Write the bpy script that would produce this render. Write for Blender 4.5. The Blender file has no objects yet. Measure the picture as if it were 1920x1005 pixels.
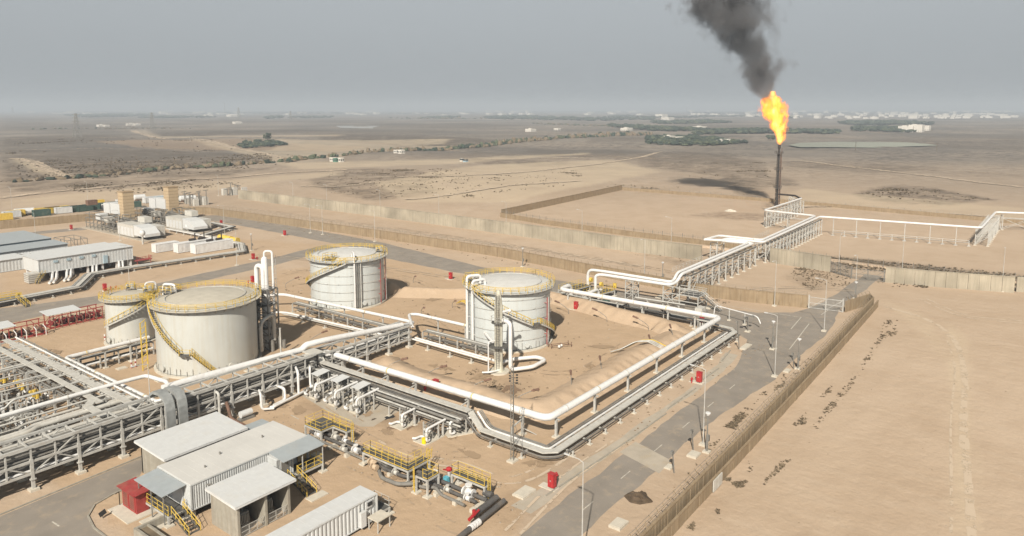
import bpy, math, random
import numpy as np
from mathutils import Vector, noise as mnoise
random.seed(7)
R = math.radians
scene = bpy.context.scene
col = scene.collection

# ------------------------------------------------------------------ camera
# plant frame: X runs along the road away to the right, Y away to the left, metres
CAM_H = 45.0
AZ = R(37.3053)                     # heading, counter-clockwise from X
PITCH = R(7.0361)
FPX = 1361.167                      # focal length in photo pixels (1920 wide)
CX, CY = 960.0, 372.0
cam_d = bpy.data.cameras.new("camera"); cam = bpy.data.objects.new("camera", cam_d); col.objects.link(cam)
cam.location = (0, 0, CAM_H)
cam.rotation_euler = (R(90) - PITCH, 0, AZ - R(90))
cam_d.sensor_width = 36.0
cam_d.lens = FPX / 1920 * 36
cam_d.shift_y = (CY - 502.5) / 1920
cam_d.clip_start = 0.5; cam_d.clip_end = 95000
scene.camera = cam

# ------------------------------------------------------------------ light
SUN_EL, SUN_DIR = R(38.5), R(206)    # height of the sun, direction towards it
world = bpy.data.worlds.new("World"); scene.world = world; world.use_nodes = True
wt = world.node_tree; wt.nodes.clear()
sky = wt.nodes.new('ShaderNodeTexSky'); sky.sky_type = 'NISHITA'; sky.sun_disc = False
sky.sun_elevation = SUN_EL; sky.sun_rotation = R(90) - SUN_DIR
sky.air_density = 1.0; sky.dust_density = 6.0; sky.ozone_density = 1.0; sky.altitude = 0
hs = wt.nodes.new('ShaderNodeHueSaturation'); hs.inputs['Saturation'].default_value = 0.22
mixw = wt.nodes.new('ShaderNodeMix'); mixw.data_type = 'RGBA'
mixw.inputs['Factor'].default_value = 0.72
mixw.inputs['B'].default_value = (4.15, 4.5, 4.75, 1)     # dusty overcast veil over the sky
bg = wt.nodes.new('ShaderNodeBackground'); bg.inputs['Strength'].default_value = 0.09
wo = wt.nodes.new('ShaderNodeOutputWorld')
wt.links.new(sky.outputs[0], hs.inputs['Color']); wt.links.new(hs.outputs[0], mixw.inputs['A'])
tc = wt.nodes.new('ShaderNodeTexCoord'); sz = wt.nodes.new('ShaderNodeSeparateXYZ'); wt.links.new(tc.outputs['Generated'], sz.inputs[0])
el = wt.nodes.new('ShaderNodeMapRange'); wt.links.new(sz.outputs['Z'], el.inputs[0])       # dusty skies are brightest low down and dimmer overhead
el.inputs[1].default_value = 0.26; el.inputs[2].default_value = 0.75; el.inputs[3].default_value = 1.0; el.inputs[4].default_value = 0.2
ml = wt.nodes.new('ShaderNodeVectorMath'); ml.operation = 'SCALE'; wt.links.new(mixw.outputs['Result'], ml.inputs[0]); wt.links.new(el.outputs[0], ml.inputs['Scale'])
wt.links.new(ml.outputs[0], bg.inputs['Color']); wt.links.new(bg.outputs[0], wo.inputs['Surface'])
sun_d = bpy.data.lights.new("sun", 'SUN'); sun_d.energy = 4.7; sun_d.angle = R(0.9); sun_d.color = (1.0, 0.93, 0.82)
sun = bpy.data.objects.new("sun", sun_d); col.objects.link(sun)
sd = Vector((math.cos(SUN_DIR) * math.cos(SUN_EL), math.sin(SUN_DIR) * math.cos(SUN_EL), math.sin(SUN_EL)))
sun.rotation_euler = sd.to_track_quat('Z', 'Y').to_euler()
scene.view_settings.view_transform = 'Standard'; scene.view_settings.look = 'None'
scene.view_settings.exposure = 0.33; scene.view_settings.gamma = 1.0
scene.cycles.volume_step_rate = 1.0; scene.cycles.volume_max_steps = 96
scene.cycles.volume_bounces = 0
scene.cycles.max_bounces = 5; scene.cycles.diffuse_bounces = 1; scene.cycles.glossy_bounces = 2
scene.cycles.transparent_max_bounces = 10
scene.cycles.use_adaptive_sampling = True; scene.cycles.adaptive_threshold = 0.02

# ------------------------------------------------------------------ measuring helper
_hd = Vector((math.cos(AZ), math.sin(AZ), 0)); _rt = Vector((math.sin(AZ), -math.cos(AZ), 0)); _up = Vector((0, 0, 1))
_fw = _hd * math.cos(PITCH) - _up * math.sin(PITCH); _cu = _up * math.cos(PITCH) + _hd * math.sin(PITCH)
def P(u, v, h=0.0):
    """point of the level z = h that was surveyed at photo pixel (u, v)"""
    d = _fw * FPX + _rt * (u - CX) - _cu * (v - CY)
    t = (h - CAM_H) / d.z
    return Vector((d.x * t, d.y * t, h))

# ------------------------------------------------------------------ mesh helpers
class MB:
    def __init__(s): s.v = []; s.f = []; s.m = []; s.mats = []; s.cur = 0
    def mat(s, m):
        if m not in s.mats: s.mats.append(m)
        s.cur = s.mats.index(m); return s
    def add(s, vs, fs):
        n = len(s.v); s.v += [tuple(p) for p in vs]
        for f in fs: s.f.append(tuple(i + n for i in f)); s.m.append(s.cur)
        return s
    def box(s, x0, x1, y0, y1, z0, z1):
        return s.add([(x0,y0,z0),(x1,y0,z0),(x1,y1,z0),(x0,y1,z0),(x0,y0,z1),(x1,y0,z1),(x1,y1,z1),(x0,y1,z1)],
                     [(0,3,2,1),(4,5,6,7),(0,1,5,4),(1,2,6,5),(2,3,7,6),(3,0,4,7)])
    def cbox(s, c, sz, a=0.0):
        ca, sa = math.cos(a), math.sin(a); x, y, z = sz[0]/2, sz[1]/2, sz[2]/2; vs = []
        for dz in (-z, z):
            for dx, dy in ((-x,-y),(x,-y),(x,y),(-x,y)):
                vs.append((c[0]+dx*ca-dy*sa, c[1]+dx*sa+dy*ca, c[2]+dz))
        return s.add(vs, [(0,3,2,1),(4,5,6,7),(0,1,5,4),(1,2,6,5),(2,3,7,6),(3,0,4,7)])
    def bar(s, p, q, w, h=None):
        h = h or w; p = Vector(p); q = Vector(q); d = q - p
        if d.length < 1e-6: return s
        d.normalize(); u = d.cross(_up)
        if u.length < 1e-3: u = Vector((1,0,0))
        u.normalize(); n = u.cross(d); vs = []
        for c in (p, q):
            for a, b in ((-1,-1),(1,-1),(1,1),(-1,1)): vs.append(c + u*(a*w/2) + n*(b*h/2))
        return s.add(vs, [(0,1,2,3),(7,6,5,4),(0,4,5,1),(1,5,6,2),(2,6,7,3),(3,7,4,0)])
    def tube(s, pts, r, n=8, bend=None, cap=True):
        pts = [Vector(p) for p in pts]
        if bend and len(pts) > 2:
            out = [pts[0]]
            for i in range(1, len(pts)-1):
                a, b, c = pts[i-1], pts[i], pts[i+1]
                l = min(bend, (a-b).length*0.48, (c-b).length*0.48)
                if l < 1e-3: out.append(b); continue
                p0 = b + (a-b).normalized()*l; p1 = b + (c-b).normalized()*l
                for k in range(6):
                    t = k/5; out.append(p0*(1-t)**2 + b*2*t*(1-t) + p1*t*t)
            pts = out + [pts[-1]]
        d0 = (pts[1]-pts[0]).normalized(); u = d0.cross(_up)
        if u.length < 1e-3: u = Vector((1,0,0))
        u.normalize(); vs = []; m = len(pts)
        for i, p in enumerate(pts):
            if i == 0: d = d0
            elif i == m-1: d = (pts[i]-pts[i-1]).normalized()
            else: d = ((pts[i+1]-pts[i]).normalized() + (pts[i]-pts[i-1]).normalized()).normalized()
            u = (u - d*u.dot(d))
            if u.length < 1e-4: u = d.orthogonal()
            u.normalize(); w = d.cross(u)
            rr = r[i] if isinstance(r, (list, tuple)) else r
            for k in range(n):
                t = 2*math.pi*k/n; vs.append(p + (u*math.cos(t) + w*math.sin(t))*rr)
        fs = [(i*n+k, i*n+(k+1)%n, (i+1)*n+(k+1)%n, (i+1)*n+k) for i in range(m-1) for k in range(n)]
        if cap: fs += [tuple(range(n-1,-1,-1)), tuple((m-1)*n+k for k in range(n))]
        return s.add(vs, fs)
    def cyl(s, c, r, h, n=12, r2=None):
        """upright cylinder or cone from base point c"""
        r2 = r if r2 is None else r2; vs = []
        for z, q in ((0, r), (h, r2)):
            for k in range(n):
                t = 2*math.pi*k/n; vs.append((c[0]+q*math.cos(t), c[1]+q*math.sin(t), c[2]+z))
        return s.add(vs, [(k,(k+1)%n,n+(k+1)%n,n+k) for k in range(n)] + [tuple(range(n-1,-1,-1)), tuple(range(n,2*n))])
    def lathe(s, prof, c, n=48, a0=0.0, a1=2*math.pi):
        full = abs(a1-a0-2*math.pi) < 1e-6; m = n if full else n+1; vs = []
        for (r, z) in prof:
            for k in range(m):
                t = a0 + (a1-a0)*k/n; vs.append((c[0]+r*math.cos(t), c[1]+r*math.sin(t), c[2]+z))
        fs = []
        for i in range(len(prof)-1):
            for k in range(n):
                k2 = (k+1) % m; fs.append((i*m+k, i*m+k2, (i+1)*m+k2, (i+1)*m+k))
        return s.add(vs, fs)
    def prism(s, poly, z0, z1):
        n = len(poly); vs = [(p[0],p[1],z0) for p in poly] + [(p[0],p[1],z1) for p in poly]
        return s.add(vs, [tuple(range(n-1,-1,-1)), tuple(range(n,2*n))] + [(k,(k+1)%n,n+(k+1)%n,n+k) for k in range(n)])
    def ball(s, c, r, n=8, sq=(1,1,1)):
        pr = []; vs = [(c[0],c[1],c[2]-r*sq[2])]; m = max(3, n//2)
        for i in range(1, m):
            a = math.pi*i/m - math.pi/2
            for k in range(n):
                t = 2*math.pi*k/n; vs.append((c[0]+r*sq[0]*math.cos(a)*math.cos(t), c[1]+r*sq[1]*math.cos(a)*math.sin(t), c[2]+r*sq[2]*math.sin(a)))
        vs.append((c[0],c[1],c[2]+r*sq[2])); L = len(vs)-1; fs = [(0,1+(k+1)%n,1+k) for k in range(n)]
        for i in range(m-2):
            for k in range(n): fs.append((1+i*n+k,1+i*n+(k+1)%n,1+(i+1)*n+(k+1)%n,1+(i+1)*n+k))
        fs += [(1+(m-2)*n+k,1+(m-2)*n+(k+1)%n,L) for k in range(n)]
        return s.add(vs, fs)
    def ico(s, c, r, jag=0.3, squash=1.0):
        for i in range(1):
            t = (1+5**.5)/2
            base = [(-1,t,0),(1,t,0),(-1,-t,0),(1,-t,0),(0,-1,t),(0,1,t),(0,-1,-t),(0,1,-t),(t,0,-1),(t,0,1),(-t,0,-1),(-t,0,1)]
            vs = []
            for b in base:
                k = r*(1+random.uniform(-jag, jag))/1.902; vs.append((c[0]+b[0]*k, c[1]+b[1]*k, c[2]+b[2]*k*squash))
            s.add(vs, [(0,11,5),(0,5,1),(0,1,7),(0,7,10),(0,10,11),(1,5,9),(5,11,4),(11,10,2),(10,7,6),(7,1,8),(3,9,4),(3,4,2),(3,2,6),(3,6,8),(3,8,9),(4,9,5),(2,4,11),(6,2,10),(8,6,7),(9,8,1)])
        return s
    def build(s, name, mat=None, parent=None, smooth=False, **props):
        me = bpy.data.meshes.new(name)
        off = parent_world(parent) if parent else Vector((0,0,0))
        vs = [(v[0]-off.x, v[1]-off.y, v[2]-off.z) for v in s.v]
        me.from_pydata(vs, [], s.f)
        if s.mats:
            for m in s.mats: me.materials.append(m)
            me.polygons.foreach_set('material_index', s.m)
        elif mat: me.materials.append(mat)
        if smooth:
            me.polygons.foreach_set('use_smooth', [True]*len(s.f))
            try: me.set_sharp_from_angle(angle=R(35))
            except Exception: pass
        o = bpy.data.objects.new(name, me); col.objects.link(o)
        if parent: o.parent = parent
        for k, v in props.items(): o[k] = v
        return o
def parent_world(o):
    w = Vector((0,0,0))
    while o is not None: w += Vector(o.location); o = o.parent
    return w
def tag(o, label=None, cat=None, group=None, kind=None):
    if label: o['label'] = label
    if cat: o['category'] = cat
    if group: o['group'] = group
    if kind: o['kind'] = kind
    return o
def thing(name, label, cat, loc=(0,0,0), group=None):
    o = bpy.data.objects.new(name, None); col.objects.link(o); o.location = loc
    o.empty_display_size = 0.3
    return tag(o, label, cat, group)
_kids = {}
def copy_tree(o, parent=None):
    c = o.copy(); col.objects.link(c)
    if parent is not None: c.parent = parent
    for ch in [x for x in o.children]: copy_tree(ch, c)
    return c
def place(root, loc, label=None, rz=0.0, group=None, used=set()):
    """first use moves the prototype itself, later uses copy it"""
    if root.name in used: c = copy_tree(root)
    else: used.add(root.name); c = root
    c.location = loc; c.rotation_euler = (0,0,rz)
    if label: c['label'] = label
    if group: c['group'] = group
    return c

# ------------------------------------------------------------------ materials
def nd(t, k, **kw):
    n = t.nodes.new(k)
    for a, b in kw.items(): setattr(n, a, b)
    return n
def mat(name, c, rough=0.6, metal=0.0, var=0.12, scale=1.5, dirt=None, damt=0.35, streak=0.0, bump=0.0, bscale=20, spec=0.4, coord='pos'):
    m = bpy.data.materials.new(name); m.use_nodes = True; t = m.node_tree; t.nodes.clear(); L = t.links.new
    out = nd(t,'ShaderNodeOutputMaterial'); b = nd(t,'ShaderNodeBsdfPrincipled'); L(b.outputs[0], out.inputs['Surface'])
    b.inputs['Roughness'].default_value = rough; b.inputs['Metallic'].default_value = metal
    b.inputs['Specular IOR Level'].default_value = spec
    geo = nd(t,'ShaderNodeNewGeometry')
    n1 = nd(t,'ShaderNodeTexNoise'); n1.inputs['Scale'].default_value = scale; n1.inputs['Detail'].default_value = 4; L(geo.outputs['Position'], n1.inputs['Vector'])
    r1 = nd(t,'ShaderNodeMapRange'); L(n1.outputs[0], r1.inputs[0])
    r1.inputs[1].default_value = 0.3; r1.inputs[2].default_value = 0.7; r1.inputs[3].default_value = 1-var; r1.inputs[4].default_value = 1+var
    mu = nd(t,'ShaderNodeVectorMath', operation='SCALE'); mu.inputs[0].default_value = c[:3]; L(r1.outputs[0], mu.inputs['Scale'])
    last = mu.outputs[0]
    if dirt or streak:
        d = dirt or (0.25,0.19,0.13)
        mp = nd(t,'ShaderNodeMapping'); L(geo.outputs['Position'], mp.inputs[0])
        mp.inputs['Scale'].default_value = (1.7,1.7,0.12) if streak else (0.6,0.6,0.6)
        n2 = nd(t,'ShaderNodeTexNoise'); n2.inputs['Scale'].default_value = 1.0; n2.inputs['Detail'].default_value = 6; n2.inputs['Roughness'].default_value = 0.65
        L(mp.outputs[0], n2.inputs['Vector'])
        r2 = nd(t,'ShaderNodeMapRange'); L(n2.outputs[0], r2.inputs[0]); r2.inputs[1].default_value = 0.43 if streak else 0.52; r2.inputs[2].default_value = 0.64 if streak else 0.76
        r2.inputs[3].default_value = 0; r2.inputs[4].default_value = streak or damt
        mx = nd(t,'ShaderNodeMix', data_type='RGBA'); L(r2.outputs[0], mx.inputs['Factor']); L(last, mx.inputs['A']); mx.inputs['B'].default_value = (*d,1)
        last = mx.outputs['Result']
    L(last, b.inputs['Base Color'])
    if bump:
        n3 = nd(t,'ShaderNodeTexNoise'); n3.inputs['Scale'].default_value = bscale; n3.inputs['Detail'].default_value = 3; L(geo.outputs['Position'], n3.inputs['Vector'])
        bp = nd(t,'ShaderNodeBump'); bp.inputs['Strength'].default_value = bump; bp.inputs['Distance'].default_value = 0.05; L(n3.outputs[0], bp.inputs['Height']); L(bp.outputs[0], b.inputs['Normal'])
    return m
M = {}
M['white'] = mat('white_paint', (0.72,0.71,0.69), 0.45, var=0.05, dirt=(0.42,0.36,0.28), damt=0.35)
M['whiteroof'] = mat('white_roof_sheet', (0.60,0.605,0.595), 0.55, var=0.04, dirt=(0.56,0.52,0.45), damt=0.35)
M['bluroof'] = mat('grey_roof_sheet', (0.36,0.39,0.40), 0.5, var=0.06, dirt=(0.4,0.36,0.3), damt=0.3)
M['galv'] = mat('galvanised_steel', (0.50,0.49,0.455), 0.55, 0.1, var=0.15, dirt=(0.3,0.25,0.19), damt=0.4)
M['galvd'] = mat('weathered_steel', (0.215,0.205,0.185), 0.6, 0.1, var=0.2, dirt=(0.2,0.15,0.1), damt=0.4)
M['tray'] = mat('cable_tray_cover', (0.55,0.53,0.48), 0.55, 0.05, var=0.1, dirt=(0.36,0.3,0.22), damt=0.5)
M['dark'] = mat('dark_coated_pipe', (0.10,0.095,0.09), 0.5, var=0.2, dirt=(0.3,0.23,0.16), damt=0.45)
M['grating'] = mat('steel_grating', (0.12,0.115,0.105), 0.7, 0.2, var=0.15)
M['yellow'] = mat('yellow_safety_paint', (0.66,0.46,0.08), 0.5, var=0.08, dirt=(0.45,0.3,0.1), damt=0.3)
M['red'] = mat('red_fire_paint', (0.40,0.028,0.032), 0.4, var=0.1, dirt=(0.4,0.15,0.1), damt=0.25)
M['redfade'] = mat('faded_red_paint', (0.33,0.05,0.045), 0.55, var=0.15, dirt=(0.35,0.18,0.12), damt=0.5)
M['tankcream'] = mat('cream_tank_paint', (0.53,0.535,0.50), 0.5, var=0.04, scale=0.4, dirt=(0.46,0.41,0.31), streak=0.3)
M['tankgrey'] = mat('pale_tank_paint', (0.56,0.59,0.58), 0.5, var=0.04, scale=0.4, dirt=(0.46,0.43,0.37), streak=0.25)
M['roofcream'] = mat('dusty_tank_roof', (0.50,0.46,0.38), 0.7, var=0.08, scale=0.8)
M['roofgrey'] = mat('grey_tank_roof', (0.60,0.59,0.56), 0.65, var=0.06, scale=0.8, dirt=(0.42,0.38,0.33), damt=0.35)
M['creamroof'] = mat('dusty_cabin_roof', (0.60,0.585,0.55), 0.6, var=0.05, scale=0.3, dirt=(0.60,0.585,0.55), damt=0.6)
M['conc'] = mat('concrete', (0.35,0.325,0.27), 0.85, var=0.12, dirt=(0.25,0.21,0.16), streak=0.5, bump=0.2)
M['pad'] = mat('pale_concrete_pad', (0.58,0.53,0.44), 0.85, var=0.08)
M['concwall'] = mat('stained_concrete_wall', (0.37,0.325,0.25), 0.9, var=0.3, scale=0.11, dirt=(0.25,0.225,0.165), streak=0.45)
M['precast'] = mat('tan_precast', (0.31,0.235,0.15), 0.9, var=0.12, scale=0.5, dirt=(0.22,0.155,0.09), streak=0.6)
M['rust'] = mat('rusty_steel', (0.17,0.10,0.07), 0.8, var=0.25)
M['soot'] = mat('sooted_steel', (0.045,0.038,0.034), 0.8, var=0.3)
M['black'] = mat('black_rubber', (0.03,0.03,0.03), 0.8)
M['glass'] = mat('dark_window', (0.04,0.05,0.055), 0.2)
M['corr'] = mat('white_corrugated_steel', (0.56,0.575,0.57), 0.5, var=0.04, dirt=(0.44,0.40,0.34), streak=0.22)
M['tan'] = mat('tan_cladding', (0.50,0.38,0.24), 0.7, var=0.06)
M['tan2'] = mat('tan_cladding_joint', (0.36,0.26,0.16), 0.7, var=0.06)
M['green'] = mat('dark_green_paint', (0.045,0.09,0.075), 0.6, var=0.15, dirt=(0.3,0.25,0.18), damt=0.3)
M['bluegrey'] = mat('pale_blue_paint', (0.35,0.45,0.50), 0.5, var=0.1, dirt=(0.4,0.35,0.28), damt=0.3)
M['cyan'] = mat('blue_box', (0.12,0.42,0.52), 0.5)
M['leaf'] = mat('dark_grove_foliage', (0.030,0.046,0.032), 0.9, var=0.35, scale=0.15)
M['scrub'] = mat('dry_scrub', (0.17,0.13,0.085), 0.95, var=0.3, scale=0.4)
M['bark'] = mat('bark', (0.13,0.10,0.07), 0.95)
M['house'] = mat('pale_plaster', (0.66,0.62,0.55), 0.85, var=0.12, scale=0.02)
M['soil'] = mat('dug_soil', (0.10,0.07,0.045), 0.95, var=0.3, bump=0.5, bscale=4)
M['stain'] = mat('oil_stain', (0.10,0.075,0.055), 0.7, var=0.3)
M['mark'] = mat('worn_road_paint', (0.50,0.46,0.39), 0.8, var=0.3, scale=4)
M['asphalt'] = mat('dusty_asphalt', (0.265,0.232,0.195), 0.92, var=0.12, scale=0.25, dirt=(0.40,0.32,0.23), damt=0.8, bump=0.1)
M['slab'] = mat('grey_concrete_strip', (0.43,0.375,0.30), 0.9, var=0.1, scale=0.5, dirt=(0.42,0.33,0.22), damt=0.7)
# ------------------------------------------------------------------ ground sheet
def vnoise(x, y, seed=0):
    """smooth value noise on numpy arrays, 0..1"""
    xi = np.floor(x).astype(np.int64); yi = np.floor(y).astype(np.int64); fx = x-xi; fy = y-yi
    fx = fx*fx*(3-2*fx); fy = fy*fy*(3-2*fy)
    def hsh(a, b):
        n = (a*374761393 + b*668265263 + seed*1274126177) & 0xffffffff
        n = ((n ^ (n >> 13)) * 1274126177) & 0xffffffff
        return ((n ^ (n >> 16)) & 0xffff) / 65535.0
    return (hsh(xi,yi)*(1-fx)+hsh(xi+1,yi)*fx)*(1-fy) + (hsh(xi,yi+1)*(1-fx)+hsh(xi+1,yi+1)*fx)*fy
def fbm(x, y, seed=0, o=4):
    s = 0; a = 1; t = 0
    for i in range(o): s = s + a*vnoise(x*2**i, y*2**i, seed+i*17); t += a; a *= 0.5
    return s/t
def sstep(a, b, x):
    t = np.clip((x-a)/(b-a), 0, 1); return t*t*(3-2*t)
# patches of darker scrub and one painted smoke shadow (d), tan soil (t) and pale track (p), outlined on the ground plane
PATCH = [
 ('y',.8,[(0,600),(200,585),(480,515),(740,480),(1060,575),(1350,600),(1385,625),(1100,800),(1050,860),(960,1005),(250,1005),(0,830)]), ('y',.6,[(280,430),(700,470),(480,490),(200,545),(0,565),(0,510),(200,500)]),
 ('d',.55,[(0,256),(180,250),(260,262),(60,276),(0,278)]), ('d',.45,[(0,228),(160,232),(330,240),(150,246),(0,244)]),
 ('d',.6,[(55,301),(130,285),(300,283),(480,290),(515,299),(300,322),(180,336),(70,314)]),
 ('d',.6,[(0,296),(45,300),(105,332),(60,342),(0,344)]), ('d',.45,[(290,245),(430,243),(385,256),(292,258)]),
 ('d',.6,[(590,250),(760,252),(900,260),(955,268),(905,276),(820,282),(720,270),(600,262)]),
 ('d',.4,[(400,240),(560,246),(700,243),(900,246),(700,252),(500,252)]),
 ('d',.5,[(575,340),(650,318),(720,316),(835,330),(800,345),(840,362),(700,378),(600,355)]),
 ('d',.45,[(1190,288),(1300,286),(1420,298),(1440,330),(1400,350),(1330,326),(1210,312)]),
 ('d',.55,[(1365,322),(1470,330),(1500,345),(1420,350),(1438,376),(1400,372),(1370,350)]),  # smoke plume's shadow beyond the flare, painted into the ground colour
 ('d',.6,[(1600,362),(1680,345),(1760,352),(1870,372),(1760,386),(1640,376)]),
 ('d',.35,[(1640,262),(1760,252),(1920,248),(1920,282),(1760,276)]), ('d',.35,[(1000,278),(1200,283),(1230,293),(1080,296),(980,288)]),
 ('d',.5,[(860,298),(1000,303),(1075,306),(1050,310),(900,308)]), ('d',.4,[(1440,300),(1620,306),(1800,318),(1640,322),(1480,312)]),
 ('d',.55,[(1380,472),(1560,480),(1720,496),(1920,515),(1920,540),(1700,515),(1540,496)]),
 ('d',.25,[(1490,500),(1590,505),(1600,535),(1520,545),(1470,520)]), ('d',.3,[(1240,450),(1320,470),(1300,505),(1200,480)]),
 ('d',.5,[(0,345),(200,338),(300,345),(120,360),(0,362)]),('d',.4,[(180,345),(330,335),(420,345),(300,360),(210,358)]),
 ('d',.75,[(0,262),(60,258),(190,262),(150,268),(0,272)]), ('d',.8,[(285,250),(420,246),(520,244),(610,245),(480,252),(300,257)]),
 ('d',.85,[(600,252),(700,252),(860,262),(950,268),(870,275),(770,271),(640,262)]), ('d',.8,[(58,303),(120,297),(240,304),(300,301),(460,302),(440,312),(240,323),(80,316)]),
 ('d',.5,[(0,282),(200,280),(420,288),(500,298),(420,304),(200,298),(0,300)]), ('d',.6,[(300,322),(430,318),(540,310),(420,328),(260,335)]),
 ('p',.5,[(470,288),(560,266),(860,273),(720,286),(560,303),(500,300)]), ('d',.5,[(1240,235),(1440,238),(1600,236),(1600,242),(1300,243)]), ('d',.4,[(1100,262),(1210,256),(1215,264),(1100,268)]),
 ('d',.6,[(700,232),(900,231),(1000,236),(860,240),(700,238)]), ('d',.5,[(0,222),(110,221),(110,226),(0,228)]), ('d',.5,[(300,224),(500,226),(700,224),(700,228),(400,230)]),
 ('t',.6,[(160,266),(440,262),(700,275),(640,285),(300,280)]), ('p',.6,[(520,262),(850,262),(830,270),(560,275)]),
 ('p',.7,[(24,298),(45,298),(90,315),(135,331),(120,335),(70,322),(35,306)]), ('p',.6,[(250,244),(270,245),(310,260),(300,263)]),
 ('p',.6,[(355,262),(380,263),(440,275),(520,292),(545,302),(525,304),(430,282)]), ('p',.5,[(300,256),(640,252),(640,255),(310,260)]),
 ('p',.6,[(530,305),(860,300),(1100,285),(1100,290),(860,308),(560,318)]), ('p',.5,[(0,380),(300,350),(640,320),(640,328),(330,366),(0,392)]),
 ('p',.6,[(700,345),(900,310),(1150,300),(1240,320),(1100,350),(960,380),(760,380)]), ('p',.5,[(1430,385),(1500,350),(1920,390),(1920,410)]),
 ('p',.5,[(1780,600),(1820,640),(1835,1005),(1790,1005),(1795,800)]), ('p',.3,[(1650,560),(1750,600),(1800,700),(1740,640)]),
 ('b',.6,[(1280,405),(1340,398),(1470,400),(1500,412),(1400,412)]), ('b',.7,[(1430,380),(1475,384),(1470,392),(1430,390)]),
 ('d',.35,[(640,745),(760,790),(720,800),(620,765)]), ('b',.55,[(758,775),(790,790),(850,800),(830,815),(770,800)]),
 ('b',.3,[(560,745),(640,770),(720,800),(640,800),(560,775)]), ('b',.3,[(880,690),(980,700),(1010,720),(960,745),(890,720)]),
 ('b',.25,[(1080,820),(1180,860),(1060,940),(960,1000),(900,960)]),
]
def inside(poly, x, y):
    r = np.zeros(x.shape, bool); n = len(poly)
    for i in range(n):
        x0, y0 = poly[i]; x1, y1 = poly[(i+1) % n]
        if y0 == y1: continue
        c = ((y0 > y) != (y1 > y)) & (x < (x1-x0)*(y-y0)/(y1-y0)+x0); r ^= c
    return r
def relief(X, Y):
    """gentle dunes outside the plant walls, none inside"""
    out = sstep(222, 262, X) + sstep(355, 400, Y); out = np.clip(out, 0, 1)
    pit = (X > 232) & (X < 372) & (Y > -80) & (Y < 200)
    d = np.hypot(X, Y)
    z = (fbm(X/45, Y/45, 3)-0.5)*2.2 + (fbm(X/160, Y/160, 9)-0.5)*5
    z = z*out*np.where(pit, 0.04, 1)*(0.6+0.4*sstep(250, 900, d))
    z = z*np.where((X > 225) & (X < 235), .3, 1)
    return z
rad = [0.0]; r_ = 18.0
while r_ < 38000: rad.append(r_); r_ *= 1.0165
rad = np.array(rad + [40000.0])
a0, a1 = AZ - R(48), AZ + R(48)
ang = np.concatenate([np.linspace(a0, a1, 620), np.linspace(a1, a0+2*math.pi, 60)[1:-1]])
A, RR = np.meshgrid(ang, rad); X = RR*np.cos(A); Y = RR*np.sin(A); Z = relief(X, Y)
na, nr = len(ang), len(rad)
v = np.stack([X, Y, Z], -1).reshape(-1, 3)
i0 = (np.arange(nr-1)[:, None]*na + np.arange(na)[None]); i1 = (np.arange(nr-1)[:, None]*na + (np.arange(na)[None]+1) % na)
f = np.stack([i0, i0+na, i1+na, i1], -1).reshape(-1, 4)
me = bpy.data.meshes.new('ground'); me.from_pydata(v.tolist(), [], f.tolist())
me.polygons.foreach_set('use_smooth', [True]*len(f))
x, y = v[:, 0], v[:, 1]; dist = np.hypot(x, y)+1
wob = dist*0.02
xw = x + (fbm(x/wob.clip(2), y/wob.clip(2), 31)-.5)*wob*0.9*1.0; yw = y + (fbm(x/wob.clip(2), y/wob.clip(2), 57)-.5)*wob*0.9
masks = {k: np.zeros(len(x)) for k in 'dtpby'}
for k, s, poly in PATCH:
    wp = [tuple(P(u, w)[:2]) for u, w in poly]
    xs = [q[0] for q in wp]; ys = [q[1] for q in wp]; m_ = dist.max()
    mk = (x > min(xs)-200) & (x < max(xs)+200) & (y > min(ys)-200) & (y < max(ys)+200) if max(xs) < 3000 else np.ones(len(x), bool)
    acc = np.zeros(mk.sum())
    for (dx, dy) in ((0,0),(.006,0),(-.006,0),(0,.006),(0,-.006)):
        acc += inside(wp, xw[mk]+dx*dist[mk], yw[mk]+dy*dist[mk])/5
    masks[k][mk] = np.maximum(masks[k][mk], acc*s)
for k, nm in (('d','scrub'),('t','tan'),('p','pale'),('b','burnt'),('y','yard')):
    at = me.attributes.new(nm, 'FLOAT', 'POINT'); at.data.foreach_set('value', masks[k].astype(np.float32))
gm = bpy.data.materials.new('desert_sand'); gm.use_nodes = True; t = gm.node_tree; t.nodes.clear(); L = t.links.new
out = nd(t,'ShaderNodeOutputMaterial'); b = nd(t,'ShaderNodeBsdfPrincipled'); L(b.outputs[0], out.inputs[0]); b.inputs['Roughness'].default_value = 0.95
b.inputs['Specular IOR Level'].default_value = 0.15
geo = nd(t,'ShaderNodeNewGeometry')
def noise_(scale, det=5, rough=0.55, vec=None, stretch=None, rot=0):
    n = nd(t,'ShaderNodeTexNoise'); n.inputs['Scale'].default_value = scale; n.inputs['Detail'].default_value = det; n.inputs['Roughness'].default_value = rough
    if stretch:
        mp = nd(t,'ShaderNodeMapping'); mp.inputs['Scale'].default_value = stretch; mp.inputs['Rotation'].default_value = (0,0,rot); L(geo.outputs['Position'], mp.inputs[0]); L(mp.outputs[0], n.inputs['Vector'])
    else: L(geo.outputs['Position'], n.inputs['Vector'])
    return n.outputs[0]
def ramp(src, a, b_, c=0.0, d=1.0):
    r = nd(t,'ShaderNodeMapRange'); L(src, r.inputs[0]); r.inputs[1].default_value = a; r.inputs[2].default_value = b_; r.inputs[3].default_value = c; r.inputs[4].default_value = d; return r.outputs[0]
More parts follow.
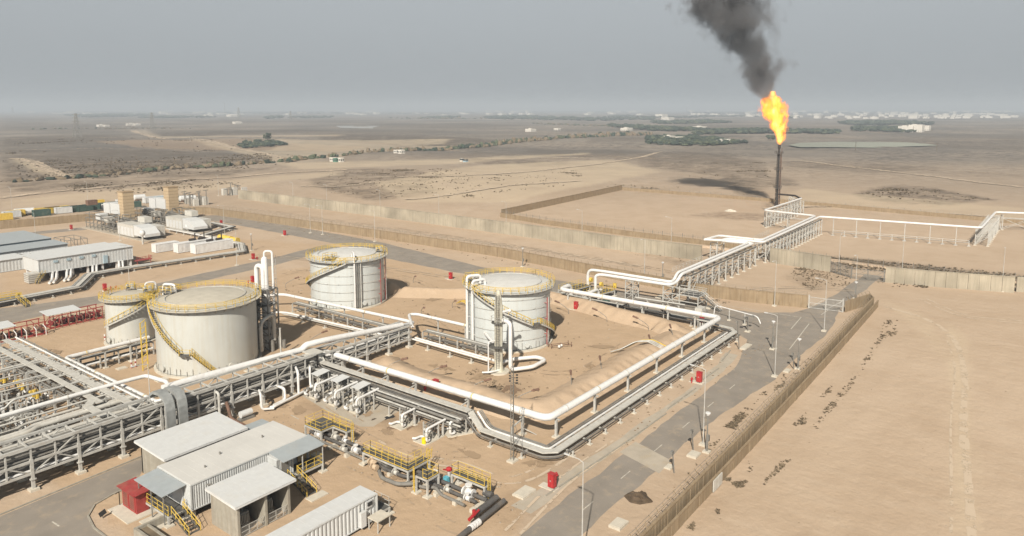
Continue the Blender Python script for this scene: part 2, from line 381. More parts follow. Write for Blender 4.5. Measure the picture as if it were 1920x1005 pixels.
def mixc(fac, A_, B_):
    m_ = nd(t,'ShaderNodeMix', data_type='RGBA')
    if isinstance(fac, float): m_.inputs['Factor'].default_value = fac
    else: L(fac, m_.inputs['Factor'])
    for s_, v_ in (('A', A_), ('B', B_)):
        if isinstance(v_, tuple): m_.inputs[s_].default_value = (*v_, 1)
        else: L(v_, m_.inputs[s_])
    return m_.outputs['Result']
def math_(op, a_, b_):
    m_ = nd(t,'ShaderNodeMath', operation=op)
    for i, v_ in enumerate((a_, b_)):
        if isinstance(v_, (int, float)): m_.inputs[i].default_value = v_
        else: L(v_, m_.inputs[i])
    return m_.outputs[0]
def attr(nm): a_ = nd(t,'ShaderNodeAttribute', attribute_name=nm); return a_.outputs['Fac']
c0 = mixc(ramp(noise_(0.012,4), .35,.65), (0.475,0.36,0.255), (0.53,0.41,0.30))
c0 = mixc(ramp(noise_(0.11,5,.6), .42,.7, 0,.55), c0, (0.41,0.30,0.205))
c0 = mixc(ramp(noise_(0.5,6,.65,stretch=(1,.22,1),rot=-0.25), .5,.75,0,.45), c0, (0.54,0.43,0.32))
c0 = mixc(ramp(noise_(2.2,5,.7), .5,.8,0,.35), c0, (0.36,0.265,0.17))
c0 = mixc(math_('MULTIPLY', attr('yard'), .8), c0, mixc(ramp(noise_(0.2,5,.65), .4,.65), (0.50,0.355,0.225), (0.44,0.31,0.19)))
# large-scale plain: greyer, streaked with old field boundaries
dist_n = nd(t,'ShaderNodeVectorMath', operation='LENGTH'); L(geo.outputs['Position'], dist_n.inputs[0])
far = ramp(dist_n.outputs['Value'], 300, 760)
c1 = mixc(ramp(noise_(0.0035,6,.6), .4,.62), (0.31,0.26,0.21), (0.15,0.136,0.12))
c1 = mixc(ramp(noise_(0.02,6,.7,stretch=(1,.25,1),rot=0.6), .5,.72,0,.6), c1, (0.15,0.125,0.10))
fine = ramp(noise_(0.10,9,.78), .45,.57)
c1 = mixc(math_('MULTIPLY', fine, ramp(noise_(0.006,4,.6), .36,.56, .12,.9)), c1, (0.085,0.075,0.065))
c0 = mixc(math_('MULTIPLY', far, .95), c0, c1)
c0 = mixc(math_('MULTIPLY', attr('tan'), .8), c0, (0.36,0.25,0.16))
brk = ramp(noise_(0.055,7,.72), .38,.6)
brk2 = ramp(noise_(0.35,7,.78), .44,.58)
sc = math_('MULTIPLY', attr('scrub'), math_('ADD', math_('MULTIPLY', brk, 1.1), math_('MULTIPLY', brk2, .6)))
c0 = mixc(sc, c0, (0.115,0.09,0.066))
c0 = mixc(math_('MULTIPLY', attr('pale'), ramp(noise_(0.05,5,.6), .3,.6,.4,1)), c0, (0.58,0.47,0.33))
c0 = mixc(math_('MULTIPLY', attr('burnt'), ramp(noise_(0.25,6,.7), .35,.6,.2,1)), c0, (0.16,0.11,0.075))
L(c0, b.inputs['Base Color'])
nb = nd(t,'ShaderNodeBump'); nb.inputs['Strength'].default_value = .6; nb.inputs['Distance'].default_value = .35; L(noise_(0.45,8,.62), nb.inputs['Height'])
nb2 = nd(t,'ShaderNodeBump'); nb2.inputs['Strength'].default_value = .35; nb2.inputs['Distance'].default_value = .04; L(noise_(5.0,5,.7), nb2.inputs['Height']); L(nb.outputs[0], nb2.inputs['Normal'])
L(nb2.outputs[0], b.inputs['Normal'])
me.materials.append(gm); ground = bpy.data.objects.new('ground', me); col.objects.link(ground); tag(ground, kind='structure')
def gz(x, y): return float(relief(np.array([x]), np.array([y]))[0])

# sheets that lie on the ground
def sheet(name, pts, m, z=0.004, **pr):
    mb = MB(); n = len(pts); mb.add([(p[0],p[1],z) for p in pts], [tuple(range(n))])
    o = mb.build(name, m); o['kind'] = 'structure'; return o
def ragged(pts, amp, step, seed):
    """polygon outline with sand-blown uneven edges"""
    rnd = random.Random(seed); out = []
    n = len(pts)
    for i in range(n):
        a = Vector((*pts[i][:2],0)); b_ = Vector((*pts[(i+1)%n][:2],0)); L_ = (b_-a).length; k = max(1, int(L_/step)); nn = (b_-a).cross(_up).normalized()
        w = 0
        for j in range(k):
            w = w*0.6 + rnd.uniform(-amp, amp)*0.7
            p = a.lerp(b_, j/k) + (nn*w if j else Vector((0,0,0))); out.append(p)
    return out
def earcut_sheet(name, pts, m, z, kind='structure'):
    from mathutils.geometry import tessellate_polygon
    tri = tessellate_polygon([[Vector((p[0],p[1],0)) for p in pts]])
    mb = MB(); mb.add([(p[0],p[1],z) for p in pts], [tuple(q) if ((Vector(pts[q[1]][:2])-Vector(pts[q[0]][:2])).cross(Vector(pts[q[2]][:2])-Vector(pts[q[0]][:2]))) > 0 else tuple(reversed(q)) for q in tri])
    o = mb.build(name, m); o['kind'] = kind; return o
# main road (along X), gate road and the perimeter road (along Y), plant road behind the tanks
earcut_sheet('road', ragged([(30,37.9),(100,37.8),(122,36.0),(150,35.4),(160,36.2),(171,38.0),(205,37.2),(214,37.0),(214,41.2),(205,41.3),(172,43.0),(163,45.5),(158,52),(156.5,62),(157,131),(166,181),(170,250),(168,286),(156,292),(120,297),(90,302),(90,296),(118,290),(152,284),(158,270),(155,186),(149,170),(147.5,127),(140.5,92),(146,58),(138,47),(121,43.2),(30,43.2)], .35, 2.2, 5), M['asphalt'], .006)
earcut_sheet('road', ragged([(20,165),(52,174.5),(72,176),(122,180),(152,186),(152,194),(122,188.5),(77,183.5),(57,190),(20,182)], .4, 2.5, 8), M['asphalt'], .005)
earcut_sheet('road', ragged([(5,89.5),(42,92.6),(42,91),(38.4,86.5),(36,86.2),(33.4,85.8),(31.9,84),(31.3,81),(31.3,76),(32.0,60),(5,60)], .02, 6, 3), M['asphalt'], .005)
earcut_sheet('pavement', ragged([(62,47.4),(80,46.0),(100,45.6),(121,46.2),(128,47.5),(128,45.2),(118,44.1),(62,44.6)], .3, 2.5, 11), M['slab'], .004)
earcut_sheet('pavement', ragged([(79,37.2),(83,37.4),(85,43.6),(81,43.9)], .1, 2.5, 12), M['slab'], .012)
# kerbs
def kerb(pts, w=0.18, h=0.13):
    mb = MB()
    for i in range(len(pts)-1):
        a, b_ = Vector((*pts[i],h/2)), Vector((*pts[i+1],h/2)); mb.bar(a, b_, w, h)
    o = mb.build('kerb', M['conc']); o['kind'] = 'structure'
kerb([(5,90.6),(24,91.4),(45,93.0)])
kerb([(38.6,86.3),(35.5,86.0),(33.2,85.3),(31.7,83.4),(31.1,80.5),(31.1,76),(31.6,70),(31.9,60)])
kerb([(66,45.4),(82,44.6),(96,44.3)]); kerb([(97.5,44.9),(108,44.8)]); kerb([(112,45.4),(119,45.3)]); kerb([(122.5,46.2),(129.5,47.2)])
# painted road markings
def dash(x0, x1, y, w=0.16, z=.010):
    mb = MB(); mb.add([(x0,y-w/2,z),(x1,y-w/2,z),(x1,y+w/2,z),(x0,y+w/2,z)], [(0,1,2,3)]); return mb
mb = MB()
for k in range(12):
    x0 = 48.0 + 9.0*k
    if x0 > 119: break
    mb.add([(x0,40.3,.011),(x0+2.4,40.3,.011),(x0+2.4,40.43,.011),(x0,40.43,.011)], [(0,1,2,3)])
for q in ([P(1480,655),P(1517,607)],[P(1455,655),P(1457,652)],[P(1483,617),P(1502,595)],[P(1502,595),P(1330,568)],[P(1540,590),P(1553,581)],[P(1573,570),P(1583,560)]):
    a, b_ = q[0].xy.to_3d(), q[1].xy.to_3d(); n_ = (b_-a).cross(_up).normalized()*.09
    mb.add([a-n_+Vector((0,0,.011)), b_-n_+Vector((0,0,.011)), b_+n_+Vector((0,0,.011)), a+n_+Vector((0,0,.011))], [(0,1,2,3)])
for c_ in ([P(98,978),P(111,987)],[P(0,900),P(0,901)],[P(545,778),P(560,786)],[P(505,750),P(520,757)]):
    a, b_ = c_[0].xy.to_3d(), c_[1].xy.to_3d(); n_ = (b_-a).cross(_up).normalized()*.09
    mb.add([a-n_+Vector((0,0,.011)), b_-n_+Vector((0,0,.011)), b_+n_+Vector((0,0,.011)), a+n_+Vector((0,0,.011))], [(0,1,2,3)])
tag(mb.build('road_markings', M['mark']), kind='structure')
# earth banks round the tanks and the flare pit (real slopes, part of the terrain)
def berm(pts, wb, wt_, h, seed=1, base=0.0):
    """sloped earth bank following a line"""
    rnd = random.Random(seed); fine = []
    for i in range(len(pts)-1):
        a, b_ = Vector((*pts[i],0)), Vector((*pts[i+1],0)); k = max(1, int((b_-a).length/(.55 if pts[0][0] < 150 else 1.5)))
        for j in range(k): fine.append(a.lerp(b_, j/k))
    fine.append(Vector((*pts[-1],0))); vs = []; m_ = len(fine); prof = [(-wb/2,-.15),(-wb/2+.5,.06),(-(wb+wt_)/4,h*.5),(-wt_/2-.35,h*.85),(-wt_/2,h*.97),(0,h),(wt_/2,h*.97),(wt_/2+.35,h*.85),((wb+wt_)/4,h*.5),(wb/2-.5,.06),(wb/2,-.15)]
    for i, p in enumerate(fine):
        d = (fine[min(i+1,m_-1)]-fine[max(i-1,0)]).normalized(); n_ = Vector((-d.y,d.x,0)); e = min(i, m_-1-i)/4; e = min(1, e+0.05)
        for (o_, z_) in prof:
            jx = rnd.uniform(-.05,.05)+.35*math.sin(i*.17+seed)*(1 if abs(o_) < wb/2-.6 else 0); vs.append((p.x+n_.x*(o_+jx), p.y+n_.y*(o_+jx), base + (z_+rnd.uniform(-.03,.03)+.16*math.sin(i*.11+2*seed)*(z_ > .3)+(.13*math.sin(i*1.35+math.copysign(1,o_)+.8*math.sin(i*.31)) if .2 < z_ < h*.9 else 0))*(e if z_ > 0 else 1)))
    c_ = len(prof); fs = [(i*c_+k,(i+1)*c_+k,(i+1)*c_+k+1,i*c_+k+1) for i in range(m_-1) for k in range(c_-1)]
    mb = MB(); mb.add(vs, fs); o = mb.build('earth_bank', gm, smooth=False); o['kind'] = 'structure'
    if pts[0][0] < 150:
        at_ = o.data.attributes.new('yard', 'FLOAT', 'POINT'); at_.data.foreach_set('value', [0.35]*len(vs))
    for p in o.data.polygons: p.use_smooth = True
    return o
berm([(85.0,95),(83.6,88),(83.8,72),(83.6,63.5),(85.6,60.0),(91,59.0),(112,59.2),(133,58.4)], 8.4, 1.4, 1.5, 1)
berm([(133,58.4),(135.5,64),(136,72),(139.5,90),(141.5,100),(136,107),(127,118),(121,128)], 8.0, 1.2, 1.8, 2)
berm([(121,128),(124,140),(127,150)], 7.0, 1.2, 2.2, 3)
berm([(222,185),(224,130),(225,80)], 3.5, .8, .7, 6); berm([(226,62),(226,20),(228,-30)], 3.5, .8, .6, 7)

# faint wheel tracks on the sand: thin pale or darker strips, broken up by drifted sand
def trk_mat(nm, c, lo):
    m = bpy.data.materials.new(nm); m.use_nodes = True; t_ = m.node_tree; b_ = t_.nodes['Principled BSDF']; b_.inputs['Base Color'].default_value = (*c,1); b_.inputs['Roughness'].default_value = .95; b_.inputs['Specular IOR Level'].default_value = .1
    g_ = nd(t_,'ShaderNodeNewGeometry'); n_ = nd(t_,'ShaderNodeTexNoise'); n_.inputs['Scale'].default_value = .35; n_.inputs['Detail'].default_value = 6; n_.inputs['Roughness'].default_value = .7; t_.links.new(g_.outputs['Position'], n_.inputs['Vector'])
    r = nd(t_,'ShaderNodeMapRange'); t_.links.new(n_.outputs[0], r.inputs[0]); r.inputs[1].default_value = lo; r.inputs[2].default_value = lo+.02; r.inputs[3].default_value = 0; r.inputs[4].default_value = 1; t_.links.new(r.outputs[0], b_.inputs['Alpha']); return m
tm1, tm2 = trk_mat('pale_wheel_track', (.56,.45,.335), .46), trk_mat('dark_wheel_track', (.42,.315,.22), .5)
def track(px, m, gap=1.7, w=.32, far=False):
    z = .015+.004*len([o for o in col.objects if o.name.startswith('wheel_tracks')])
    pts = [P(u,v) for u,v in px]; fine = []
    for i in range(len(pts)-1):
        p0, p1, p2, p3 = pts[max(i-1,0)], pts[i], pts[i+1], pts[min(i+2,len(pts)-1)]
        for k in range(10): t_ = k/10; fine.append(.5*((2*p1)+(p2-p0)*t_+(2*p0-5*p1+4*p2-p3)*t_*t_+(3*p1-p0-3*p2+p3)*t_**3))
    fine.append(pts[-1])
    for s in ((-gap/2, gap/2) if gap else (0,)):
        vs = []; mb = MB()
        for i, p in enumerate(fine):
            d = (fine[min(i+1,len(fine)-1)]-fine[max(i-1,0)]).normalized(); n_ = Vector((d.y,-d.x,0)); ww = w*(.7+.5*random.random())
            for e in (-1,1): q = p+n_*(s+e*ww/2); vs.append((q.x,q.y,z+(gz(q.x,q.y)+.22 if far else 0)))
        mb.add(vs, [(2*i,2*i+1,2*i+3,2*i+2) for i in range(len(fine)-1)]); tag(mb.build('wheel_tracks', m), kind='structure')
for px, m_, g_, w_ in (([(1822,1004),(1815,900),(1806,800),(1808,700),(1790,640),(1740,600),(1660,575)],tm1,0,1.1),([(1800,1004),(1798,900),(1795,790),(1800,690),(1785,640)],tm1,1.6,.35),
    ([(1730,560),(1800,590),(1870,600),(1919,604)],tm1,1.8,.5),
    ([(700,830),(760,860),(850,870),(960,900),(1060,850),(1200,740),(1330,660)],tm1,1.7,.4),([(660,870),(760,920),(830,980),(900,1004)],tm2,1.7,.3),([(620,760),(700,810),(800,850),(900,850)],tm2,1.7,.25),([(960,1000),(1060,900),(1160,830)],tm1,1.7,.35),
    ([(500,520),(640,500),(760,520),(860,560)],tm2,1.7,.3),([(200,600),(330,560),(480,530)],tm1,1.7,.4),([(20,600),(120,600),(210,575)],tm2,1.7,.35),([(1180,640),(1100,690),(1040,700),(980,690)],tm2,1.7,.25),([(720,640),(800,600),(860,640)],tm2,1.7,.25),
    ([(420,385),(700,425),(1000,468),(1200,500)],tm1,1.8,1.0),([(500,395),(820,440),(1150,490),(1300,520)],tm2,1.8,.5),([(1340,560),(1450,540),(1600,545)],tm1,1.8,.4),([(480,478),(700,500),(900,530)],tm1,1.7,.4)): track(px, m_, g_, w_)

for px, w_ in (([(24,298),(60,304),(90,318),(130,334)],9),([(250,245),(280,256),(312,262)],14),([(365,262),(420,272),(480,286),(545,303)],11),([(0,374),(120,361),(300,343),(520,326),(650,319)],6),([(310,260),(450,257),(640,254)],14),
    ([(700,335),(860,332),(1000,322),(1180,300),(1240,285)],5),([(760,376),(840,368),(960,350),(1090,340)],3.5),([(1480,300),(1640,318),(1800,338),(1919,350)],4),([(1430,392),(1560,388),(1700,396),(1900,410)],3),([(560,352),(640,352),(700,345)],3.5),([(860,302),(1000,299),(1180,297)],5)): track(px, tm1, 0, w_, True)
for px, w_ in (([(0,247),(120,245),(240,246)],9),([(0,262),(160,258),(300,262),(520,263)],9),([(560,248),(760,249),(960,256)],9),([(540,262),(700,268),(860,283)],7),([(0,283),(200,279),(420,286)],6),([(1500,256),(1700,262),(1919,262)],8),([(1210,296),(1400,302),(1600,312),(1900,330)],3),([(1240,240),(1500,243),(1700,252)],9),([(900,290),(1080,292),(1240,300)],4),([(60,318),(200,306),(420,296)],4)): track(px, tm2, 0, w_, True)

# dark damp or oily patches and drifts on the yard sand
st1, st2 = trk_mat('oily_sand', (.24,.165,.11), .47), trk_mat('damp_sand', (.36,.26,.17), .43)
def blot(u, v, rx, ry, m, seed):
    c_ = P(u,v); rr = random.Random(seed); n = 16; z = .03+.002*seed; ph = rr.uniform(0,3.14); mb = MB(); pts = []
    for k in range(n): a = 2*math.pi*k/n; q_ = rr.uniform(.6,1.1); x_, y_ = rx*q_*math.cos(a), ry*q_*math.sin(a); pts.append((c_.x+x_*math.cos(ph)-y_*math.sin(ph), c_.y+x_*math.sin(ph)+y_*math.cos(ph), z))
    mb.add([(c_.x,c_.y,z)]+pts, [(0,1+k,1+(k+1)%n) for k in range(n)]); tag(mb.build('ground_stain', m), kind='structure')
for i, a in enumerate(((770,790,3.2,1.6,st1),(745,800,1.6,1.0,st1),(815,800,2.6,1.2,st1),(850,815,1.8,1.0,st2),(640,755,2.4,1.2,st1),(590,740,2.0,1.0,st1),(560,770,2.6,1.2,st2),(690,775,1.5,.8,st2),(725,810,1.8,.8,st2),(520,760,2.2,1.0,st2),(600,790,1.4,.8,st2),(880,850,2.2,1.0,st2),(780,850,1.2,.7,st2),
    (955,735,3.2,1.8,st1),(905,705,2.6,1.4,st2),(1110,690,2.4,1.2,st2),(830,690,3,1.2,st2),(960,640,2.8,1.2,st2),(1130,650,3,1.3,st2),(560,655,2.6,1.3,st2),(450,690,1.8,1.0,st2),(820,560,3.5,1.5,st2),(540,600,2.5,1.2,st2),(740,900,1.8,.9,st2),(900,940,2.2,1.0,st2),(1010,870,2.2,1.0,st2),(640,960,1.6,.8,st2),(270,640,2.4,1.2,st2),(100,660,2.6,1.2,st2),(340,540,3.6,1.4,st2),(640,520,3,1.2,st2))): blot(*a, i+1)
# ------------------------------------------------------------------ storage tanks
def rail_ring(mb, c, r, z, a0, a1, n, h=1.1):
    for zz in (h, h*.55):
        mb.tube([(c[0]+r*math.cos(a0+(a1-a0)*k/n), c[1]+r*math.sin(a0+(a1-a0)*k/n), z+zz) for k in range(n+1)], .035, 4)
    for k in range(0, n+1, 2):
        t_ = a0+(a1-a0)*k/n; p = (c[0]+r*math.cos(t_), c[1]+r*math.sin(t_), z); mb.bar(p, (p[0],p[1],z+h), .06)
def helix_stair(root, c, r, a_top, a_mid, a_bot, z_top, z_mid, z_bot=0.15, w=.8):
    def pt(a, rr, z): return (c[0]+rr*math.cos(a), c[1]+rr*math.sin(a), z)
    tr = MB(); rl = MB(); st = MB(); ri, ro = r+.18, r+.18+w
    segs = [(a_top, a_mid, z_top, z_mid)] + ([(a_mid + math.copysign(1.6/r, a_bot-a_mid), a_bot, z_mid, z_bot)] if a_bot is not None else [])
    for (s0, s1, z0, z1) in segs:
        n = max(8, int(abs(z0-z1)/.28)); 
        for k in range(n):
            a = s0+(s1-s0)*(k+.5)/n; z = z0+(z1-z0)*(k+.5)/n; da = abs(s1-s0)/n*.55
            q = [pt(a-da,ri,z),pt(a+da,ri,z),pt(a+da,ro,z),pt(a-da,ro,z)]; tr.add(q+[(x_,y_,z_-.05) for x_,y_,z_ in q], [(0,1,2,3),(7,6,5,4),(0,4,5,1),(1,5,6,2),(2,6,7,3),(3,7,4,0)])
        m_ = 16
        for rr in (ri, ro):
            pts = [pt(s0+(s1-s0)*k/m_, rr, z0+(z1-z0)*k/m_) for k in range(m_+1)]
            for k in range(m_): st.bar((pts[k][0],pts[k][1],pts[k][2]-.08), (pts[k+1][0],pts[k+1][1],pts[k+1][2]-.08), .06, .28)
            if rr == ro:
                for hh in (.55, 1.05): rl.tube([(p[0],p[1],p[2]+hh) for p in pts], .04, 4)
                for p in pts: rl.bar(p, (p[0],p[1],p[2]+1.05), .06)
            else:
                rl.tube([(p[0],p[1],p[2]+1.05) for p in pts], .035, 4)
                for p in pts[::2]: rl.bar(p, (p[0],p[1],p[2]+1.05), .05)
    if a_bot is not None:   # landing
        sg = math.copysign(1.6/r, a_bot-a_mid); q = [pt(a_mid,ri,z_mid),pt(a_mid+sg,ri,z_mid),pt(a_mid+sg,ro+.15,z_mid),pt(a_mid,ro+.15,z_mid)]
        tr.add(q+[(x_,y_,z_-.1) for x_,y_,z_ in q], [(0,1,2,3),(7,6,5,4),(0,4,5,1),(1,5,6,2),(2,6,7,3),(3,7,4,0)])
        for hh in (.55,1.05): rl.bar((q[3][0],q[3][1],q[3][2]+hh),(q[2][0],q[2][1],q[2][2]+hh),.06)
        for i in (2,3): rl.bar(q[i],(q[i][0],q[i][1],q[i][2]+1.05),.07)
        st.bar(pt(a_mid+sg/2,r,z_mid-1.2), pt(a_mid+sg/2,ro,z_mid-.1), .1)
    s_ = tr.build('stair', M['grating'], root); st.build('stringer', M['galv'], s_); rl.build('stair_railing', M['yellow'], s_)
def make_tank(name, label, c, r, h, shellm, roofm, stair, rings=0, cx=CAM_H, walk=True, dome=.07):
    root = thing(name, label, 'storage tank', (c[0], c[1], 0)); n = 72
    mb = MB(); mb.lathe([(r,.25),(r,h*.2),(r,h*.4),(r,h*.6),(r,h*.8),(r,h),(r+.12,h),(r+.12,h+.12),(r-.1,h+.12)], (*c,0), n); mb.build('shell', shellm, root, smooth=True)
    mb = MB(); mb.lathe([(r+.55,-.1),(r+.55,.28),(r+.02,.3)], (*c,0), n); mb.build('foundation_ring', M['pad'], root)
    mb = MB(); prof = [(r-.05, h+.1)]
    for k in range(1, 11):
        q = r*(1-k/10); prof.append((max(q,.02), h+.1+r*dome*(1-(q/r)**2)*1.6))
    mb.lathe(prof, (*c,0), n); rf = mb.build('roof', roofm, root, smooth=True)
    mb = MB(); mb.lathe([(r*.80, h+.1+r*dome*1.6*(1-.64)-.02),(r*.80, h+.26+r*dome*1.6*(1-.64)),(r*.78, h+.26+r*dome*1.6*(1-.64)),(r*.78,h+.05+r*dome*1.6*(1-.61))], (*c,0), n); mb.build('roof_ring', M['galv'], rf)
    if walk:
        mb = MB(); mb.lathe([(r+.05,h-.1),(r+.95,h-.1),(r+.95,h-.02),(r+.05,h-.02)], (*c,0), n)
        for k in range(36):
            t_ = 2*math.pi*k/36; mb.bar((c[0]+r*math.cos(t_),c[1]+r*math.sin(t_),h-.75),(c[0]+(r+.9)*math.cos(t_),c[1]+(r+.9)*math.sin(t_),h-.12),.09)
        wk = mb.build('walkway', M['roofcream'] if 'cream' in shellm.name else M['galv'], root)
        mb = MB(); rail_ring(mb, c, r+.9, h-.02, 0, 2*math.pi, 72); rail_ring(mb, c, r+.02, h+.12, 0, 2*math.pi, 72, .9); mb.build('walkway_railing', M['yellow'], wk)
    if rings:   # sprinkler rings with little droppers
        for k in range(rings):
            z = h*(.2+.68*k/(rings-1)); mb = MB()
            mb.tube([(c[0]+(r+.22)*math.cos(2*math.pi*j/60),c[1]+(r+.22)*math.sin(2*math.pi*j/60),z) for j in range(61)], .035, 4)
            for j in range(0,60,3):
                t_ = 2*math.pi*j/60; mb.bar((c[0]+r*math.cos(t_),c[1]+r*math.sin(t_),z-.2),(c[0]+(r+.3)*math.cos(t_+.03),c[1]+(r+.3)*math.sin(t_+.03),z+.12),.05)
            mb.build('cooling_ring', M['tray'], root)
    helix_stair(root, c, r, *stair)
    ca = math.atan2(-c[1], -c[0])
    for t_ in (ca+.42, ca-1.0, ca+1.9):     # manholes
        mb = MB(); d = Vector((math.cos(t_),math.sin(t_),0)); p = Vector((*c,1.3))+d*r; mb.tube([p, p+d*.35], .42, 12); mb.tube([p+d*.33,p+d*.42], .52, 12); mb.build('manhole', shellm, root)
    mb = MB()
    for k in range(26):
        t_ = ca-1.5+3.0*k/25+random.uniform(-.03,.03); d = Vector((math.cos(t_),math.sin(t_),0)); p = Vector((*c,.2))+d*(r+.1); mb.bar(p, p+Vector((0,0,random.choice((.7,.9,1.3,1.5)))), .045)
    mb.tube([(c[0]+(r+.1)*math.cos(ca-1.6+k*.1),c[1]+(r+.1)*math.sin(ca-1.6+k*.1),.45) for k in range(33)], .03, 4)
    mb.build('anchor_rods', M['galvd'], root)
    return root
def roof_deck(root, c, r, h, a, size=2.6):
    """square valve deck with handrail at the roof edge"""
    p = Vector((c[0]+(r-.9)*math.cos(a), c[1]+(r-.9)*math.sin(a), h)); mb = MB(); mb.cbox((p.x,p.y,h+.75),(size,size,.1),a)
    for i in (-1,1):
        for j in (-1,1): q = p+Vector((math.cos(a)*i-math.sin(a)*j, math.sin(a)*i+math.cos(a)*j,0))*(size/2-.08); mb.bar(q,(q.x,q.y,h+.8),.1)
    d = mb.build('roof_deck', M['galvd'], root); mb = MB(); cs = []
    for i, j in ((-1,-1),(1,-1),(1,1),(-1,1)): cs.append(p+Vector((math.cos(a)*i-math.sin(a)*j, math.sin(a)*i+math.cos(a)*j,0))*(size/2-.05)+Vector((0,0,.8)))
    for k in range(4):
        for hh in (.5,1.0): mb.bar(cs[k]+Vector((0,0,hh)), cs[(k+1)%4]+Vector((0,0,hh)), .06)
        for q in (cs[k], cs[k].lerp(cs[(k+1)%4],.5)): mb.bar(q, q+Vector((0,0,1.0)), .06)
    mb.build('deck_railing', M['yellow'], d)
    mb = MB(); mb.cyl((p.x+.3,p.y,h+.8),.28,.8,8); mb.ball((p.x-.5,p.y+.3,h+1.2),.35,8); mb.box(p.x-.2,p.x+.3,p.y-.8,p.y-.4,h+.8,h+1.5); mb.build('vent_valve', M['galv'], d)
T1, T2, T3, T4 = (67.21,119.66), (109.69,132.21), (109.86,84.5), (64.6,143.0)
D = R
t1 = make_tank('storage_tank', 'large cream storage tank with domed roof, the biggest tank in front', T1, 8.4, 11.6, M['tankcream'], M['roofcream'], (D(158), D(212), D(248), 11.5, 4.2))
t4 = make_tank('storage_tank', 'smaller cream storage tank half hidden behind the large cream tank', T4, 4.3, 8.9, M['tankcream'], M['roofcream'], (D(302), D(188), None, 8.9, 4.0))
t2 = make_tank('storage_tank', 'pale grey tank with five sprinkler rings near the tall stripper tower', T2, 8.42, 11.0, M['tankgrey'], M['roofgrey'], (D(228), D(140), D(100), 10.9, 4.6), rings=5)
t3 = make_tank('storage_tank', 'pale grey tank with a yellow stair winding across its front', T3, 8.08, 11.3, M['tankgrey'], M['roofgrey'], (D(168), D(247), D(322), 11.2, 5.2), rings=5)
roof_deck(t1, T1, 8.4, 11.6, D(112)); roof_deck(t4, T4, 4.3, 8.9, D(330), 1.8); roof_deck(t4, T4, 4.3, 8.9, D(60), 1.6)
roof_deck(t2, T2, 8.42, 11.0, D(200), 2.4); roof_deck(t2, T2, 8.42, 11.0, D(322), 1.6); roof_deck(t3, T3, 8.08, 11.3, D(130), 2.8)
def tank_pipes(root, c, r, h, specs):
    for (a, top, rad_, mt_, infl) in specs:
        d = Vector((math.cos(D(a)), math.sin(D(a)), 0)); C_ = Vector((*c, 0)); mb = MB()
        pts = [C_+d*(r+.55)+Vector((0,0,.4)), C_+d*(r+.55)+Vector((0,0,top))] + ([C_+d*(r-infl)+Vector((0,0,top)), C_+d*(r-infl)+Vector((0,0,h+.2))] if infl else [])
        mb.tube(pts, rad_, 8, bend=.7)
        for z in (2.5, 5.5, 8.5): mb.bar(C_+d*(r)+Vector((0,0,z)), C_+d*(r+.6)+Vector((0,0,z)), .1)
        mb.build('riser_pipe', mt_, root)
tank_pipes(t2, T2, 8.42, 11, [(240,13.0,.2,M['white'],2.0),(243,10.6,.11,M['galvd'],0),(246,10.6,.11,M['galvd'],0),(249,10.6,.13,M['galv'],0),(286,10.6,.08,M['redfade'],0),(303,10.6,.07,M['redfade'],0),(310,10.4,.09,M['galv'],0)])
tank_pipes(t3, T3, 8.08, 11.3, [(150,13.4,.26,M['white'],2.2),(165,12.9,.26,M['white'],2.4),(275,9.6,.09,M['redfade'],0),(278,9.6,.08,M['galv'],0)])
tank_pipes(t1, T1, 8.4, 11.6, [(112,13.6,.22,M['white'],2.0),(322,8,.08,M['galvd'],0)])
tank_pipes(t4, T4, 4.3, 8.9, [(345,11.0,.16,M['white'],1.4)])
# footbridge between the two cream tanks, with its yellow railings
br = thing('tank_footbridge', 'yellow railed footbridge joining the tops of the two cream tanks', 'footbridge', (63,135,0))
A_, B_ = Vector((64.9,138.2,9.0)), Vector((61.0,126.6,11.2)); mb = MB(); mb.bar(A_, B_, 1.0, .12); mb.build('deck', M['grating'], br)
mb = MB(); sx = (B_-A_).cross(_up).normalized()*.5
for s_ in (-1,1):
    for hh in (.55,1.1): mb.bar(A_+sx*s_+Vector((0,0,hh)), B_+sx*s_+Vector((0,0,hh)), .07)
    for k in range(8): q = A_.lerp(B_,k/7)+sx*s_; mb.bar(q, q+Vector((0,0,1.1)), .07)
mb.build('railing', M['yellow'], br)
mb = MB(); L_ = Vector((57.6,124.2,0))
for dx in (0,.9): mb.bar(L_+Vector((dx,0,0)), L_+Vector((dx,0,8.5)), .16)
for k in range(9): mb.bar(L_+Vector((0,0,.4+k)), L_+Vector((.9,0,.9+k)), .1)
tag(mb.build('ladder_tower', M['yellow']), 'yellow ladder tower standing against the left flank of the large cream tank', 'ladder')

